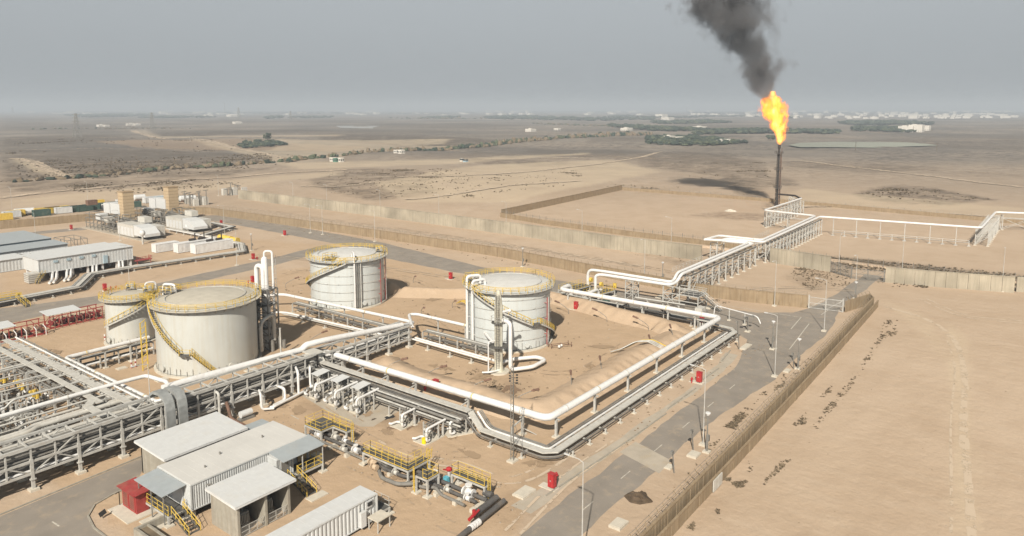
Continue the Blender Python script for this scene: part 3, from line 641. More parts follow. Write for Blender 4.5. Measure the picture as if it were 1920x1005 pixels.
# ------------------------------------------------------------------ pipelines and racks
def post_support(root, x, y, h, w=1.0, along='x', s=.3, m=None, knee=False):
    """steel post on a concrete pad with a cross piece carrying the pipe"""
    mb = MB(); mb.mat(m or M['galv']); mb.box(x-s/2,x+s/2,y-s/2,y+s/2,.2,h); 
    if along == 'x': mb.box(x-s*.4,x+s*.4,y-w/2,y+w/2,h,h+.14)
    else: mb.box(x-w/2,x+w/2,y-s*.4,y+s*.4,h,h+.14)
    o = mb.build('support', None, root); mb = MB(); mb.box(x-s-.15,x+s+.15,y-s-.15,y+s+.15,-.05,.2); mb.build('footing', M['pad'], o); return o
def pipeline(label, pts, r, m=None, sup=[], bend=1.2, n=12, name='pipeline', bands=True, cat='pipeline', along='x', supw=1.2, sups=.3, group=None, extra=None, loc=None):
    m = m or M['white']; pts = [Vector(p) for p in pts]; root = thing(name, label, cat, loc or (pts[0].x, pts[0].y, 0), group)
    mb = MB(); mb.tube(pts, r, n, bend=bend); pp = mb.build('pipe', m, root, smooth=True)
    if bands:
        for i in range(len(pts)-1):
            a, b_ = pts[i], pts[i+1]; L_ = (b_-a).length
            if L_ < 6: continue
            k = int(L_/9)+1
            for j in range(1, k+1):
                p = a.lerp(b_, (j-.5)/k); d = (b_-a).normalized(); mb = MB(); mb.mat(M['tray']); mb.tube([p-d*.09, p+d*.09], r*1.1, n)
                if j % 2 == 0:
                    mb.mat(M['yellow']); mb.tube([p+d*.09, p+d*.2], r*1.03, n)
                mb.build('clamp_band', None, pp)
    for (x_, y_, h_) in sup: post_support(root, x_, y_, h_, supw, along, sups)
    if extra: extra(root)
    return root
hW = 3.3
sB = [(77.4,95.3,2.6),(77.4,90.1,2.6),(77.4,84.2,2.6),(77.4,77.9,2.6),(77.5,67.2,2.6),(77.5,57.2,2.6)]
sA = [(79.6+i*10.3,53.0,2.6) for i in range(6)]
sC = [(138.2,y_,2.6) for y_ in (58,64,70,76,83,89)]
def arms(root):
    for (x_,y_,h_) in sB[1:]:
        mb = MB(); mb.bar((x_,y_,2.3),(x_-2.4,y_,1.9),.16); mb.bar((x_-2.4,y_,0),(x_-2.4,y_,1.9),.18); mb.bar((x_+.1,y_-.1,.9),(x_+1.1,y_-1.6,.0),.1); mb.build('side_arm', M['galv'], root)
w1 = pipeline('thick white pipeline on posts looping round the front tank enclosure', [(76.4,99.2,hW+.2),(77.0,97,hW),(77.7,53.1,hW),(138.3,52.7,hW),(138.2,91.2,hW),(143,91.6,hW),(143.6,91.6,.8)], .5, sup=sA, extra=arms, bend=1.5)
for (x_,y_,h_) in sB: post_support(w1, x_, y_, h_, 1.2, 'y', .32)
for (x_,y_,h_) in sC: post_support(w1, x_, y_, h_, 1.2, 'y', .32)
mb = MB(); mb.tube([(138.2,84.0,hW),(143.5,84.2,hW),(144,84.2,1.0)], .36, 10, bend=1.0); mb.build('branch_pipe', M['white'], w1, smooth=True)

# rails of covered cable tray with dark pipes beside them, low round the enclosure
def tray_run(name, label, path, zt, w=1.5, pipes=(), every=6.0, legs=True, cat='pipe rack', group=None, pm=None, depth=.18, tm=None):
    """path: list of (x,y,z). flat covered tray on portal legs, pipes hung at given (side offset, drop, radius, material)"""
    path = [Vector(p) for p in path]; root = thing(name, label, cat, (path[0].x,path[0].y,0), group)
    def offs(o, dz):
        out = []
        for i, p in enumerate(path):
            dirs = []
            if i > 0: d = (path[i]-path[i-1]); d.z = 0; dirs.append(d.normalized() if d.length > .01 else None)
            if i < len(path)-1: d = (path[i+1]-path[i]); d.z = 0; dirs.append(d.normalized() if d.length > .01 else None)
            dirs = [d for d in dirs if d]; n_ = Vector((0,0,0))
            for d in dirs: n_ += Vector((d.y,-d.x,0))
            n_.normalize(); k = 1/max(.5, n_.dot(Vector((dirs[0].y,-dirs[0].x,0)))); out.append(p + n_*o*k + Vector((0,0,dz)))
        return out
    if w:
        a, b_ = offs(-w/2, 0), offs(w/2, 0); mb = MB(); n = len(path)
        vs = a + b_ + [p-Vector((0,0,depth)) for p in a] + [p-Vector((0,0,depth)) for p in b_]
        fs = []
        for i in range(n-1): fs += [(i,i+1,n+i+1,n+i),(2*n+i+1,2*n+i,3*n+i,3*n+i+1),(i+1,i,2*n+i,2*n+i+1),(n+i,n+i+1,3*n+i+1,3*n+i)]
        fs += [(0,n,3*n,2*n),(n-1,3*n-1,4*n-1,2*n-1)]; mb.add(vs, fs)
        for i in range(n-1):     # cover laps
            L_ = (path[i+1]-path[i]).length
            for k in range(int(L_/3)):
                t_ = (k+.5)/max(1,int(L_/3)); p = a[i].lerp(a[i+1],t_); q = b_[i].lerp(b_[i+1],t_); mb.bar(p+Vector((0,0,.01)), q+Vector((0,0,.01)), .07, .05)
        mb.build('cable_tray', tm or M['tray'], root)
    for (o_, dz, rr, mm) in pipes:
        mb = MB(); mb.tube(offs(o_, dz), rr, 8, bend=.9); mb.build('pipe', mm, root, smooth=True)
    if legs:
        for i in range(len(path)-1):
            a, b_ = path[i], path[i+1]; L_ = Vector((b_.x-a.x,b_.y-a.y,0)).length
            if L_ < 3: continue
            k = max(1, int(L_/every)); d = (b_-a); d.z = 0; d.normalize(); nn = Vector((d.y,-d.x,0))
            lo = min([0]+[q[0] for q in pipes])-.3 if pipes else 0; hi = max([0]+[q[0] for q in pipes])+.3 if pipes else 0
            lo = min(lo, -w/2); hi = max(hi, w/2); dzl = min([-depth]+[q[1]-q[2] for q in pipes])
            for j in range(k):
                p = a.lerp(b_, (j+.5)/k); mb = MB(); z = p.z + dzl
                mb.bar(p+nn*lo+Vector((0,0,dzl-.08)), p+nn*hi+Vector((0,0,dzl-.08)), .16)
                for o_ in (lo+.15, hi-.15): q = p+nn*o_; mb.bar((q.x,q.y,.12),(q.x,q.y,z-.05),.18)
                g = mb.build('support', M['galv'], root); mb = MB()
                for o_ in (lo+.15, hi-.15): q = p+nn*o_; mb.cbox((q.x,q.y,.04),(.6,.6,.2))
                mb.build('footing', M['pad'], g)
    return root
W_, G_, K_, D_ = M['white'], M['galv'], M['dark'], M['galvd']
tray_run('pipe_rack', 'elevated grey cable tray above brown pipes beside the three pump canopies', [(70.6,96.6,5.0),(73.4,96.4,4.9),(73.2,95.2,3.5),(73.2,63.2,3.4)], 0, 1.05,
         [(-1.15,-.5,.13,D_),(-.8,-.75,.13,K_),(-.3,-.75,.12,D_),(.25,-.75,.12,D_),(.8,-.75,.15,K_),(1.3,-.75,.16,D_),(1.75,-.7,.13,G_),(2.2,-.95,.2,D_),(1.9,-1.7,.14,G_),(1.2,-1.8,.12,D_),(.2,-1.8,.12,K_),(2.5,-1.7,.12,D_)], 5.2)
tray_run('pipe_rack', 'low grey cable tray with pipes round the enclosure corner, parallel to the road', [(73.2,63.0,3.3),(73.1,61.0,1.35),(73.1,50.6,1.3),(74.2,49.4,1.3),(137.6,49.4,1.3)], 0, 1.0,
         [(-.9,-.45,.11,K_),(-1.4,-.45,.15,W_),(-1.85,-.45,.11,D_),(.8,-.45,.09,D_),(1.1,-.5,.08,K_),(-2.2,-.45,.09,D_)], 4.2)
tray_run('pipe_rack', 'low dark pipes and tray along the far side of the front enclosure', [(137.6,49.4,1.28),(139.6,51,1.25),(141.3,62,1.25),(141.6,74,1.25),(142.0,98,1.2)], 0, .8,
         [(-.7,-.3,.13,K_),(-1.1,-.3,.13,K_),(.7,-.4,.12,D_)], 5.0)
# crossover hoop of bent pipes on that side
pipeline('small white pipeline on short posts along the far bank crest', [(136.2,66,1.1),(137.5,75,1.1),(139.4,92,1.1),(140.5,104,1.0)], .2, sup=[(136.4,67.5,.8),(137.1,72,.8),(137.9,78,.8),(138.6,84.5,.8),(139.4,91,.8),(140.3,100,.7)], along='y', supw=.6, sups=.2, bands=False)
def hoop(label, p, q, h, r, m, up=1.5, n=3, gap=.35):
    p, q = Vector(p), Vector(q); d = (q-p).normalized(); s_ = d.cross(_up); root = thing('pipe_crossover', label, 'pipes', (p.x,p.y,0)); L_ = (q-p).length
    for k in range(n):
        o_ = s_*gap*k; mb = MB(); mb.tube([p+o_+Vector((0,0,h)), p+o_+d*L_*.18+Vector((0,0,h)), p+o_+d*L_*.32+Vector((0,0,h+up)), p+o_+d*L_*.68+Vector((0,0,h+up)), p+o_+d*L_*.82+Vector((0,0,h)), q+o_+Vector((0,0,h))], r, 7, bend=.5); mb.build('pipe', m, root, smooth=True)
    mb = MB()
    for t_ in (.25,.5,.75):
        c_ = p+d*L_*t_; 
        for o_ in (-.2, gap*n): mb.bar((c_.x+s_.x*o_,c_.y+s_.y*o_,0),(c_.x+s_.x*o_,c_.y+s_.y*o_,h+up-.2),.16)
    mb.build('support', M['galv'], root)
hoop('dark pipes hopping over a gap under the thick white pipeline', (139.8,61,0), (140.6,80,0), 1.0, .14, K_, 1.6, 4)
# ---- the big steel rack with trussed sides
def truss_rack(name, label, x0, x1, ya, yb, zc, z0, z1, step, lev, near='a', group=None, phase=0.0):
    root = thing(name, label, 'pipe rack', (x0, ya, 0), group)
    k0 = 0; x = x0 + phase; xs = []
    while x <= x1 + .01: xs.append(x); x += step
    for x in xs:
        for y_, full in ((ya, True), (yb, True)):
            mb = MB(); mb.bar((x,y_,.25),(x,y_,z1-1.4),.34,.3); mb.bar((x,y_,1.35),(x,y_,1.5),.62,.5)
            c = mb.build('column', M['galv'], root); mb = MB(); mb.cbox((x,y_,.12),(1.0,1.0,.35)); mb.build('footing', M['pad'], c)
    for y_ in (ya, yb):
        mb = MB(); mb.bar((x0,y_,z0),(x1,y_,z0),.2,.26); mb.bar((x0,y_,zc),(x1,y_,zc),.2,.26)
        nb_ = int((x1-x0)/(step/2))
        for k in range(nb_+1):
            xx = x0+phase+k*step/2
            if xx > x1: break
            mb.bar((xx,y_,z0),(xx,y_,z1),.18,.16)
            if xx+step/2 <= x1:
                zz = (z0, zc) if k % 2 == 0 else (zc, z0); mb.bar((xx,y_,zz[0]),(xx+step/2,y_,zz[1]),.12)
                if k % 4 == 1: mb.bar((xx,y_,zc),(xx+step/2,y_,z1),.13)
        mb.build('side_truss', M['galv'], root)
        mb = MB(); mb.bar((x0,y_,z1+.1),(x1,y_,z1+.1),.36,.3); mb.build('top_beam', M['galv'], root)
    xx = x0+phase
    while xx <= x1:
        mb = MB()
        for z_ in (z0, zc, z1-.15): mb.bar((xx,ya,z_),(xx,yb,z_),.18,.2)
        mb.build('cross_frame', M['galv'], root); xx += step/2
    for (yy, zz, rr, mm) in lev:
        mb = MB(); mb.tube([(x0-.5,yy,zz),(x1+.3,yy,zz)], rr, 8); mb.build('pipe', mm, root, smooth=True)
    return root
lev = [(94.9,2.35,.16,W_),(95.3,2.35,.14,D_),(95.8,2.4,.2,D_),(96.4,2.35,.13,W_),(97.0,2.35,.16,D_),(97.7,2.4,.2,K_),
       (94.9,3.85,.13,D_),(95.3,3.85,.11,K_),(95.7,3.85,.13,D_),(96.2,3.9,.17,D_),(96.8,3.85,.12,G_),(97.3,3.85,.12,K_),(97.8,3.85,.15,D_),(95.0,4.75,.1,D_),(95.5,4.75,.12,G_),(96.1,4.75,.1,D_),(96.7,4.8,.14,D_),(97.3,4.75,.1,G_),(95.2,3.1,.1,D_),(96.0,3.1,.13,K_),(96.9,3.1,.1,D_)]
mr = truss_rack('pipe_rack', 'long grey trussed pipe rack running past the shelters in front', 9.0, 71.4, 94.55, 98.3, 3.6, 2.1, 5.3, 5.2, lev, phase=.5)
mb = MB(); 
for (yy, hh) in ((94.95,4.75),(95.1,4.3)): mb.box(9, 71.2, yy-.03, yy+.03, hh-.1, hh+.06)
mb.build('side_tray', M['galvd'], mr)
mb = MB(); mb.tube([(48.5,99.1,5.75),(52,99.1,5.75),(70.6,98.5,5.3),(71.5,98.4,5.3),(72.3,98.2,6.0),(76,97.6,6.0),(93.5,97.4,4.4)], .5, 12, bend=1.0); mb.build('pipe', W_, mr, smooth=True)
mb = MB(); mb.box(71.3,73.6,95.2,98.3,5.0,5.16); mb.build('cable_tray', M['tray'], mr)
r2 = truss_rack('pipe_rack', 'grey trussed pipe rack in the middle leading to the two pale tanks', 73.0, 95.0, 96.4, 99.6, 2.9, 1.6, 4.1, 5.2,
    [(96.8,1.9,.14,W_),(97.3,1.9,.16,D_),(97.9,1.9,.16,D_),(98.6,1.9,.2,W_),(96.8,3.1,.13,G_),(97.3,3.1,.12,D_),(97.9,3.1,.18,W_),(98.5,3.1,.13,D_),(99.1,3.1,.13,G_)], phase=.5)
def along_y(name, label, x, y0, y1, zs, w, pipes, step=4.5, group=None, rail=False):
    root = thing(name, label, 'pipe rack', (x, y0, 0), group); n = max(1, int(abs(y1-y0)/step))
    for k in range(n+1):
        y_ = y0+(y1-y0)*k/n; mb = MB()
        for o_ in (-w/2, w/2): mb.bar((x+o_,y_,.15),(x+o_,y_,zs),.2)
        for z_ in (zs, zs*.5): mb.bar((x-w/2,y_,z_),(x+w/2,y_,z_),.16)
        s_ = mb.build('support', M['galv'], root); mb = MB()
        for o_ in (-w/2, w/2): mb.cbox((x+o_,y_,.06),(.7,.7,.25))
        mb.build('footing', M['pad'], s_)
    for (o_, z_, rr, mm) in pipes:
        mb = MB(); mb.tube([(x+o_,y0,z_),(x+o_,y1,z_)], rr, 8); mb.build('pipe', mm, root, smooth=True)
    return root
along_y('pipe_rack', 'grey pipe rack leading from the tall stripper tower to the middle junction', 96.2, 101.5, 134, 2.0, 1.6, [(-.6,2.2,.12,D_),(-.2,2.2,.14,D_),(.3,2.2,.12,G_),(.7,2.2,.12,D_),(-.4,1.1,.14,K_),(.3,1.1,.14,D_)], 4.6)
pipeline('white pipeline above the rack behind, ending at the stripper tower', [(93.2,97.6,4.3),(98.8,99.4,3.2),(98.8,102,3.2),(96.6,138.4,3.2),(93.4,141.8,3.2),(88.5,141.9,3.2)], .32, sup=[(98.4,108+6*k,2.8) for k in range(5)], along='y', supw=.8, sups=.2)
pipeline('pair of low white pipes on short posts below the stripper tower rack', [(93.8,101.5,1.4),(91.6,131.5,1.4),(89.8,133.8,1.4),(86,133,1.4)], .2, sup=[(93.3,104.8,1.1),(92.9,112,1.1),(92.4,119,1.1),(92,126,1.1)], along='y', supw=1.0, sups=.2, bands=False)
pipeline('grey pipe beside the low white pipes below the stripper tower rack', [(93.0,101.5,1.35),(90.8,131.3,1.35)], .14, M['galv'], bands=False)
along_y('pipe_rack', 'grey pipe rack running to the slim column in front of the pale tank', 98.9, 78.6, 96.5, 2.0, 1.6, [(-.6,2.2,.12,D_),(-.2,2.2,.12,D_),(.3,2.2,.12,G_),(.7,2.2,.12,D_),(-.4,1.1,.14,K_),(.3,1.1,.12,D_)], 4.4)
pipeline('white pipeline arching from the middle junction towards the slim column', [(95.8,97.0,3.6),(101.2,103.4,3.6),(102.4,102.4,3.6),(103.4,86,3.3),(96.3,76.2,3.2),(94.6,75.4,3.2)], .3, sup=[(103,97,3.0),(103.2,90,3.0)], along='y', supw=.7, sups=.2)
pipeline('pair of white pipes on T posts in front of the slim column', [(95.4,95.8,1.7),(94.8,76.5,1.7),(94.6,75.6,1.7)], .2, sup=[(95.2,92.4,1.4),(95.0,86.6,1.4),(94.9,81.4,1.4)], along='y', supw=1.3, sups=.22, bands=False)
pipeline('lower white pipe of the pair on T posts by the slim column', [(94.7,95.8,1.65),(94.1,77,1.65)], .16, bands=False)
# ------------------------------------------------------------------ tall process columns
def ring_deck(root, x, y, r0, r1, z, rail=True, m=None):
    mb = MB(); mb.lathe([(r0,z-.08),(r1,z-.08),(r1,z),(r0,z)], (x,y,0), 16); d = mb.build('deck', M['grating'], root)
    if rail:
        mb = MB(); rail_ring(mb, (x,y), r1, z, 0, 2*math.pi, 14, 1.0); mb.build('railing', m or M['galv'], d)
def ladder(root, p, h, a, m, cage=True):
    """caged ladder rising from p, facing angle a"""
    mb = MB(); d = Vector((math.cos(a), math.sin(a), 0)); s_ = Vector((-d.y, d.x, 0))*.23; p = Vector(p)
    for s in (-1,1): mb.bar(p+s_*s, p+s_*s+Vector((0,0,h+1)), .07)
    k = 0
    while k*.3 < h+.8: mb.bar(p-s_+Vector((0,0,.3+k*.3)), p+s_+Vector((0,0,.3+k*.3)), .04); k += 1
    if cage:
        z = 2.3
        while z < h+1:
            mb.tube([p+s_*1.1+Vector((0,0,z)), p+s_*1.5+d*.4+Vector((0,0,z)), p+d*.72+Vector((0,0,z)), p-s_*1.5+d*.4+Vector((0,0,z)), p-s_*1.1+Vector((0,0,z))], .03, 4); z += .9
        for o_ in (s_*1.5+d*.4, d*.72, s_*-1.5+d*.4): mb.bar(p+o_+Vector((0,0,2.3)), p+o_+Vector((0,0,h+1)), .04)
    return mb.build('ladder', m, root)
sx_, sy_ = 77.8, 117.4
s1 = thing('stripper_tower', 'tall slim white tower of pipes and steel frame beside the large cream tank', 'process tower', (sx_, sy_, 0))
mb = MB(); mb.lathe([(.9,0),(.85,.4),(.8,2),(.8,10.5),(.6,11.2),(.6,17.0),(.5,17.4),(.02,17.8)], (sx_,sy_,0), 16); mb.build('vessel', W_, s1, smooth=True)
q1 = P(487,651); q2 = P(499,654); mb = MB(); mb.tube([(q1.x,q1.y,5.5),(q1.x,q1.y,15.9),(q2.x,q2.y,15.9),(q2.x,q2.y,8.5)], .42, 12, bend=.95); mb.build('inverted_loop_pipe', W_, s1, smooth=True)
mb = MB(); mb.tube([(sx_,sy_,17.2),(sx_,sy_,18.7),(sx_+.9,sy_-1.2,18.7),(sx_+.9,sy_-1.2,1.0)], .2, 8, bend=.6); mb.build('overhead_pipe', W_, s1, smooth=True)
q3 = P(491,668); q4 = P(515,655); mb = MB(); mb.tube([(q3.x,q3.y,1.0),(q3.x,q3.y,6.5),(q4.x,q4.y,7.0),(q4.x,q4.y,1.8)], .36, 12, bend=1.3); mb.build('return_duct', M['tray'], s1, smooth=True)
fr = [(sx_-1.3,sy_+1.0),(sx_+1.2,sy_+1.5),(sx_+1.7,sy_-1.3),(sx_-.8,sy_-1.7)]; mb = MB()
for (x_,y_) in fr: mb.bar((x_,y_,0),(x_,y_,11.5),.2)
for k in range(8):
    z0 = k*1.45
    for i in range(4):
        a, b_ = fr[i], fr[(i+1)%4]; mb.bar((*a,z0+1.45),(*b_,z0+1.45),.13); mb.bar((*a,z0),(*b_,z0+1.45),.09)
mb.build('steel_frame', M['galvd'], s1)
for z_ in (4.2, 8.6, 11.5): ring_deck(s1, sx_, sy_, .7, 1.7, z_)
ladder(s1, (sx_+1.9,sy_+.2,0), 16.5, 0.1, M['galv'])
mb = MB()
for k in range(5):
    a = k*1.3; x_, y_ = sx_+2.4*math.cos(a), sy_+2.2*math.sin(a); mb.tube([(x_,y_,.1),(x_,y_,1.2+k*.6),(sx_+1.2*math.cos(a+.8),sy_+1.2*math.sin(a+.8),1.2+k*.6)], .1, 6, bend=.3)
mb.cyl((sx_-.5,sy_-2.2,0),.4,2.2,10); mb.cyl((sx_+1.9,sy_-2.4,0),.35,1.6,10)
mb.build('base_piping', D_, s1)
pst = P(527,668); mb = MB(); mb.cyl((pst.x,pst.y,0),.16,5.2,8); mb.cyl((pst.x,pst.y,5.2),.2,.15,8); tag(mb.build('steel_post', M['galv']), 'bare grey steel post standing right of the tall stripper tower', 'post')
cx_, cy_ = 94.5, 74.9
s2 = thing('stripper_tower', 'slim pale column standing in front of the tank with the winding yellow stair', 'process tower', (cx_, cy_, 0))
mb = MB(); mb.lathe([(1.25,0),(1.2,.25),(.95,.3),(.72,1.3),(.72,11.4),(.6,12.6),(.42,13.9),(.42,14.2),(.02,14.5)], (cx_,cy_,0), 18); mb.build('vessel', mat('cream_vessel', (0.62,0.60,0.50), .5, var=.06, dirt=(.4,.33,.22), streak=.5), s2, smooth=True)
ring_deck(s2, cx_, cy_, .7, 1.8, 4.7, False); ring_deck(s2, cx_, cy_, .7, 1.3, 8.8)
ladder(s2, (cx_-.75,cy_-.4,.3), 12.5, math.pi+.6, D_)
mb = MB(); pz = P(957,703); mb.tube([(cx_+.2,cy_-.8,9.2),(pz.x,pz.y,9.2),(pz.x,pz.y,.9),(98.0,70.2,.9),(102.2,70.4,.9),(102.6,72.6,.9),(98.5,75.6,.9),(cx_+1.0,cy_+.6,1.0)], .34, 12, bend=.9); mb.build('loop_pipe', W_, s2, smooth=True)
mb = MB(); mb.tube([(cx_+.3,cy_-.5,10.6),(cx_+1.7,cy_-.9,10.6)], .22, 8); mb.ball((cx_+1.8,cy_-1.0,10.6),.34,8); mb.tube([(cx_-.5,cy_+.3,5.6),(cx_-1.8,cy_+.8,5.6),(cx_-1.8,cy_+.8,.3)], .12, 6, bend=.3); mb.tube([(cx_-.6,cy_-.6,.6),(cx_-2.4,cy_+.1,.6),(cx_-3.0,cy_+1.2,.5)], .16, 7, bend=.4)
mb.build('nozzle', W_, s2)
mb = MB(); mb.cyl((cx_,cy_,-.05),1.9,.28,20); mb.build('footing', M['pad'], s2)

# ------------------------------------------------------------------ pumps and manifolds
earcut_sheet('concrete_apron', [P(*q) for q in ((566,742),(640,712),(700,735),(770,757),(700,800),(675,800),(620,775))], M['slab'], .012)
def pump_unit():
    root = thing('pump_unit', 'pump', 'pump', (0,0,0))
    mb = MB(); mb.box(-1.9,1.2,-1.0,1.0,-.02,.22); mb.build('plinth', M['pad'], root)
    mb = MB()
    for x_ in (-.9,.85):
        for y_ in (-.65,.65): mb.bar((x_,y_,.2),(x_,y_,2.95 if x_<0 else 3.1),.1)
    mb.build('canopy_frame', M['galv'], root)
    mb = MB(); mb.add([(-1.1,-.8,2.95),(1.05,-.8,3.15),(1.05,.8,3.15),(-1.1,.8,2.95),(-1.1,-.8,3.01),(1.05,-.8,3.21),(1.05,.8,3.21),(-1.1,.8,3.01)],[(0,3,2,1),(4,5,6,7),(0,1,5,4),(1,2,6,5),(2,3,7,6),(3,0,4,7)]); mb.build('canopy', M['whiteroof'], root)
    mb = MB(); mb.cyl((-.1,0,.25),.42,1.0,12); mb.cyl((-.1,0,1.25),.52,.9,12); mb.cyl((-.1,0,2.15),.3,.25,12); mb.box(.3,.75,-.2,.25,1.3,1.8); mb.build('motor', M['tray'], root, smooth=True)
    mb = MB(); mb.tube([(-.5,0,.55),(-1.9,0,.55)], .3, 10); mb.ball((-1.2,0,.6),.46,10); mb.tube([(-1.75,0,.55),(-1.87,0,.55)],.44,10); mb.build('pump_casing', M['galv'], root, smooth=True)
    mb = MB(); mb.tube([(1.6,-1.7,2.5),(-2.5,-1.9,2.35),(-2.5,-1.9,.55),(-1.6,-1.7,.55),(-1.3,-.2,.6)], .16, 10, bend=.5); mb.build('discharge_pipe', W_, root, smooth=True)
    mb = MB(); mb.tube([(1.9,.6,1.9),(-1.6,.9,1.0),(-2.3,.9,.6),(-2.3,.2,.6)], .17, 8, bend=.4); mb.tube([(1.6,-1.1,1.5),(-.8,-1.2,1.1),(-.8,-1.2,.3)], .12, 8, bend=.3); mb.build('suction_pipe', W_, root, smooth=True)
    mb = MB()
    for (x_,y_) in ((.6,-1.85),(-1.0,-1.8),(-2.5,-1.9)): mb.bar((x_,y_,0),(x_,y_,2.3 if x_>-2 else .4),.14)
    mb.build('support', M['galv'], root)
    mb = MB()
    for p in ((-2.5,-1.9,1.5),(-1.6,.9,1.05),(-.8,-1.2,.8)): mb.cyl((p[0],p[1],p[2]-.14),.3,.28,8); mb.bar(p,(p[0]-.6,p[1],p[2]),.07); mb.tube([(p[0]-.6,p[1],p[2]),(p[0]-.66,p[1],p[2])],.22,8)
    mb.build('valve', D_, root); return root
pu = pump_unit(); gp = 'pumps under small white canopies'
for (x_,y_), lb in zip(((69.7,91.2),(69.8,86.6),(69.9,81.9)), ('canopied pump nearest the corner of the big grey rack','middle one of three pumps under small white canopies','canopied pump at the end nearest the open pipe manifolds')):
    place(pu, (x_,y_,0), lb, group=gp).scale = (1.1,1.1,1.18)
def manifold():
    root = thing('pipe_manifold', 'm', 'manifold', (0,0,0)); mb = MB(); mb.box(-2.3,1.4,-1.2,1.2,-.02,.14); mb.build('plinth', M['pad'], root)
    for k,(a,b_) in enumerate((((1.8,-1.0,2.3),(-1.9,-1.0,2.2)),)):
        mb = MB(); mb.tube([a,b_,(-1.9,-1.0,.45),(-1.1,-.9,.45),(-1.1,.8,.45),(-2.2,.9,.45),(-2.2,1.3,.4)], .16, 8, bend=.35); mb.build('pipe', W_, root, smooth=True)
    mb = MB()
    for y_ in (-.6,-.1,.4,.9): mb.tube([(1.6,y_,1.9),(-.3,y_,1.7),(-.3,y_,.3)], .09, 7, bend=.25); mb.tube([(.7,y_,1.8),(.7,y_,.2)],.07,6)
    mb.build('small_piping', D_, root)
    mb = MB()
    for p in ((-1.9,-1.0,1.3),(-1.1,0,.45),(-.3,-.1,1.1),(-.3,.9,1.1)): mb.ball(p,.27,8); mb.bar(p,(p[0],p[1],p[2]+.5),.08); mb.cyl((p[0],p[1],p[2]+.5),.22,.05,8)
    mb.build('valve', M['galv'], root)
    mb = MB()
    for (x_,y_) in ((1.4,-1.0),(-.4,1.0),(.4,-1.05)): mb.bar((x_,y_,0),(x_,y_,2.2),.16)
    mb.bar((.4,-1.05,1.5),(.4,1.1,1.5),.14); mb.build('support', M['galv'], root); return root
ma = manifold(); gm2 = 'open pipe manifolds in the yard'
for (x_,y_,rz), lb in zip(((70.3,72.6,0),(69.0,66.6,0),(72.9,64.6,-.5),(72.0,97.0-4.2,0)), ('white pipe manifold beside the black oil spill','white pipe manifold with the yellow drum at its foot','low white pipe loops tucked against the grey tray near the drop','pipe manifold squeezed behind the first canopied pump')):
    place(ma, (x_,y_,0), lb, rz, gm2)
for (u,v,s_,sd) in ((731,782,1.0,1),(596,753,.5,2),(701,786,.45,3),(790,716,.0,4)):
    if s_ == 0: continue
    c_ = P(u,v); rnd = random.Random(sd); pts = [(c_.x+s_*1.3*math.cos(a/9*6.283)*rnd.uniform(.5,1.1), c_.y+s_*.7*math.sin(a/9*6.283)*rnd.uniform(.5,1.1)) for a in range(9)]
    earcut_sheet('oil_stain', pts, M['black'] if s_ > .9 else M['stain'], .02)
dr = P(795,833); mb = MB(); mb.cyl((dr.x,dr.y,0),.3,.9,14); mb.cyl((dr.x,dr.y,.3),.315,.04,14); mb.cyl((dr.x,dr.y,.62),.315,.04,14); tag(mb.build('drum', mat('yellow_drum',(.8,.62,.02),.4)), 'bright yellow drum at the foot of a white manifold pipe', 'drum')
pipeline('white pipe rising from the ground to the trussed rack near the pumps', [(64.2,98.0,2.2),(64.2,93.0,2.2),(64.2,92.9,.5),(61.8,92.4,.5)][:4], .2, bend=.5, bands=False, sup=[(64.2,93.4,1.9)], along='x', supw=.6, sups=.18)
for k,(y_,lb) in enumerate(((91.9,'low white pipe lying on sleepers between the rack and the pumps'),)):
    pipeline(lb, [(61.2,92.4,.4),(61.5,y_,.5),(69.6,93.6,.5),(69.9,94.2,1.0),(69.9,94.2,3.6),(70.8,95.4,3.6)], .2, bend=.5, bands=False)
pipeline('tall hooked white pipe beside the first canopied pump', [(66.9,93.2,.4),(66.9,93.2,4.0),(68.0,95.4,4.2)], .2, bend=.7, bands=False)
pipeline('hooked white pipe stub standing in front of the trussed rack', [(60.6,94.2,2.8),(59.8,92.6,2.8),(59.8,92.5,.5),(61.3,91.6,.4)], .18, bend=.5, bands=False)
pipeline('long brown pipe leaving the rack towards the large shelter roof', [(55.2,94.2,2.8),(55.2,93.2,.5),(54.9,84.5,.45)], .24, M['rust'], bend=.6, bands=False)
pipeline('bent grey pipe dropping from the rack beside the skid', [(53.9,95.0,4.6),(53.9,93.9,4.6),(53.9,93.9,.5),(53.9,86.0,.45)], .2, M['galv'], bend=.6, bands=False)
vs_ = thing('pump_skid', 'small pale skid tank lying under the trussed rack', 'skid', (56.5,94,0)); mb = MB(); mb.tube([(56.2,92.4,.9),(58.0,92.4,.9)], .5, 12); mb.build('vessel', M['whiteroof'], vs_, smooth=True); mb = MB(); mb.box(56,58.2,91.9,92.9,0,.35); mb.build('saddle', M['galvd'], vs_)

# ------------------------------------------------------------------ valve pipeline with yellow railed platforms
def flange_valve(root, p, d, r, m, act=True, wheel=False, name='valve'):
    p = Vector(p); d = Vector(d).normalized(); mb = MB()
    for s in (-1,1): mb.tube([p+d*s*r*1.7, p+d*s*r*2.2], r*1.75, 12)
    mb.ball(p, r*1.7, 10)
    if act: mb.cyl((p.x,p.y,p.z+r*1.2), r*.7, r*1.4, 8); mb.cyl((p.x,p.y,p.z+r*2.6), r*1.35, r*.5, 10)
    if wheel: mb.bar((p.x,p.y,p.z),(p.x,p.y,p.z+r*3.4),r*.3); mb.tube([(p.x+r*1.5*math.cos(k*.785),p.y+r*1.5*math.sin(k*.785),p.z+r*3.4) for k in range(9)], r*.14, 4)
    return mb.build(name, m, root, smooth=True)
vp = thing('pipeline', 'dark buried style pipeline with valves running between the yellow platforms', 'pipeline', (59.8,60,0))
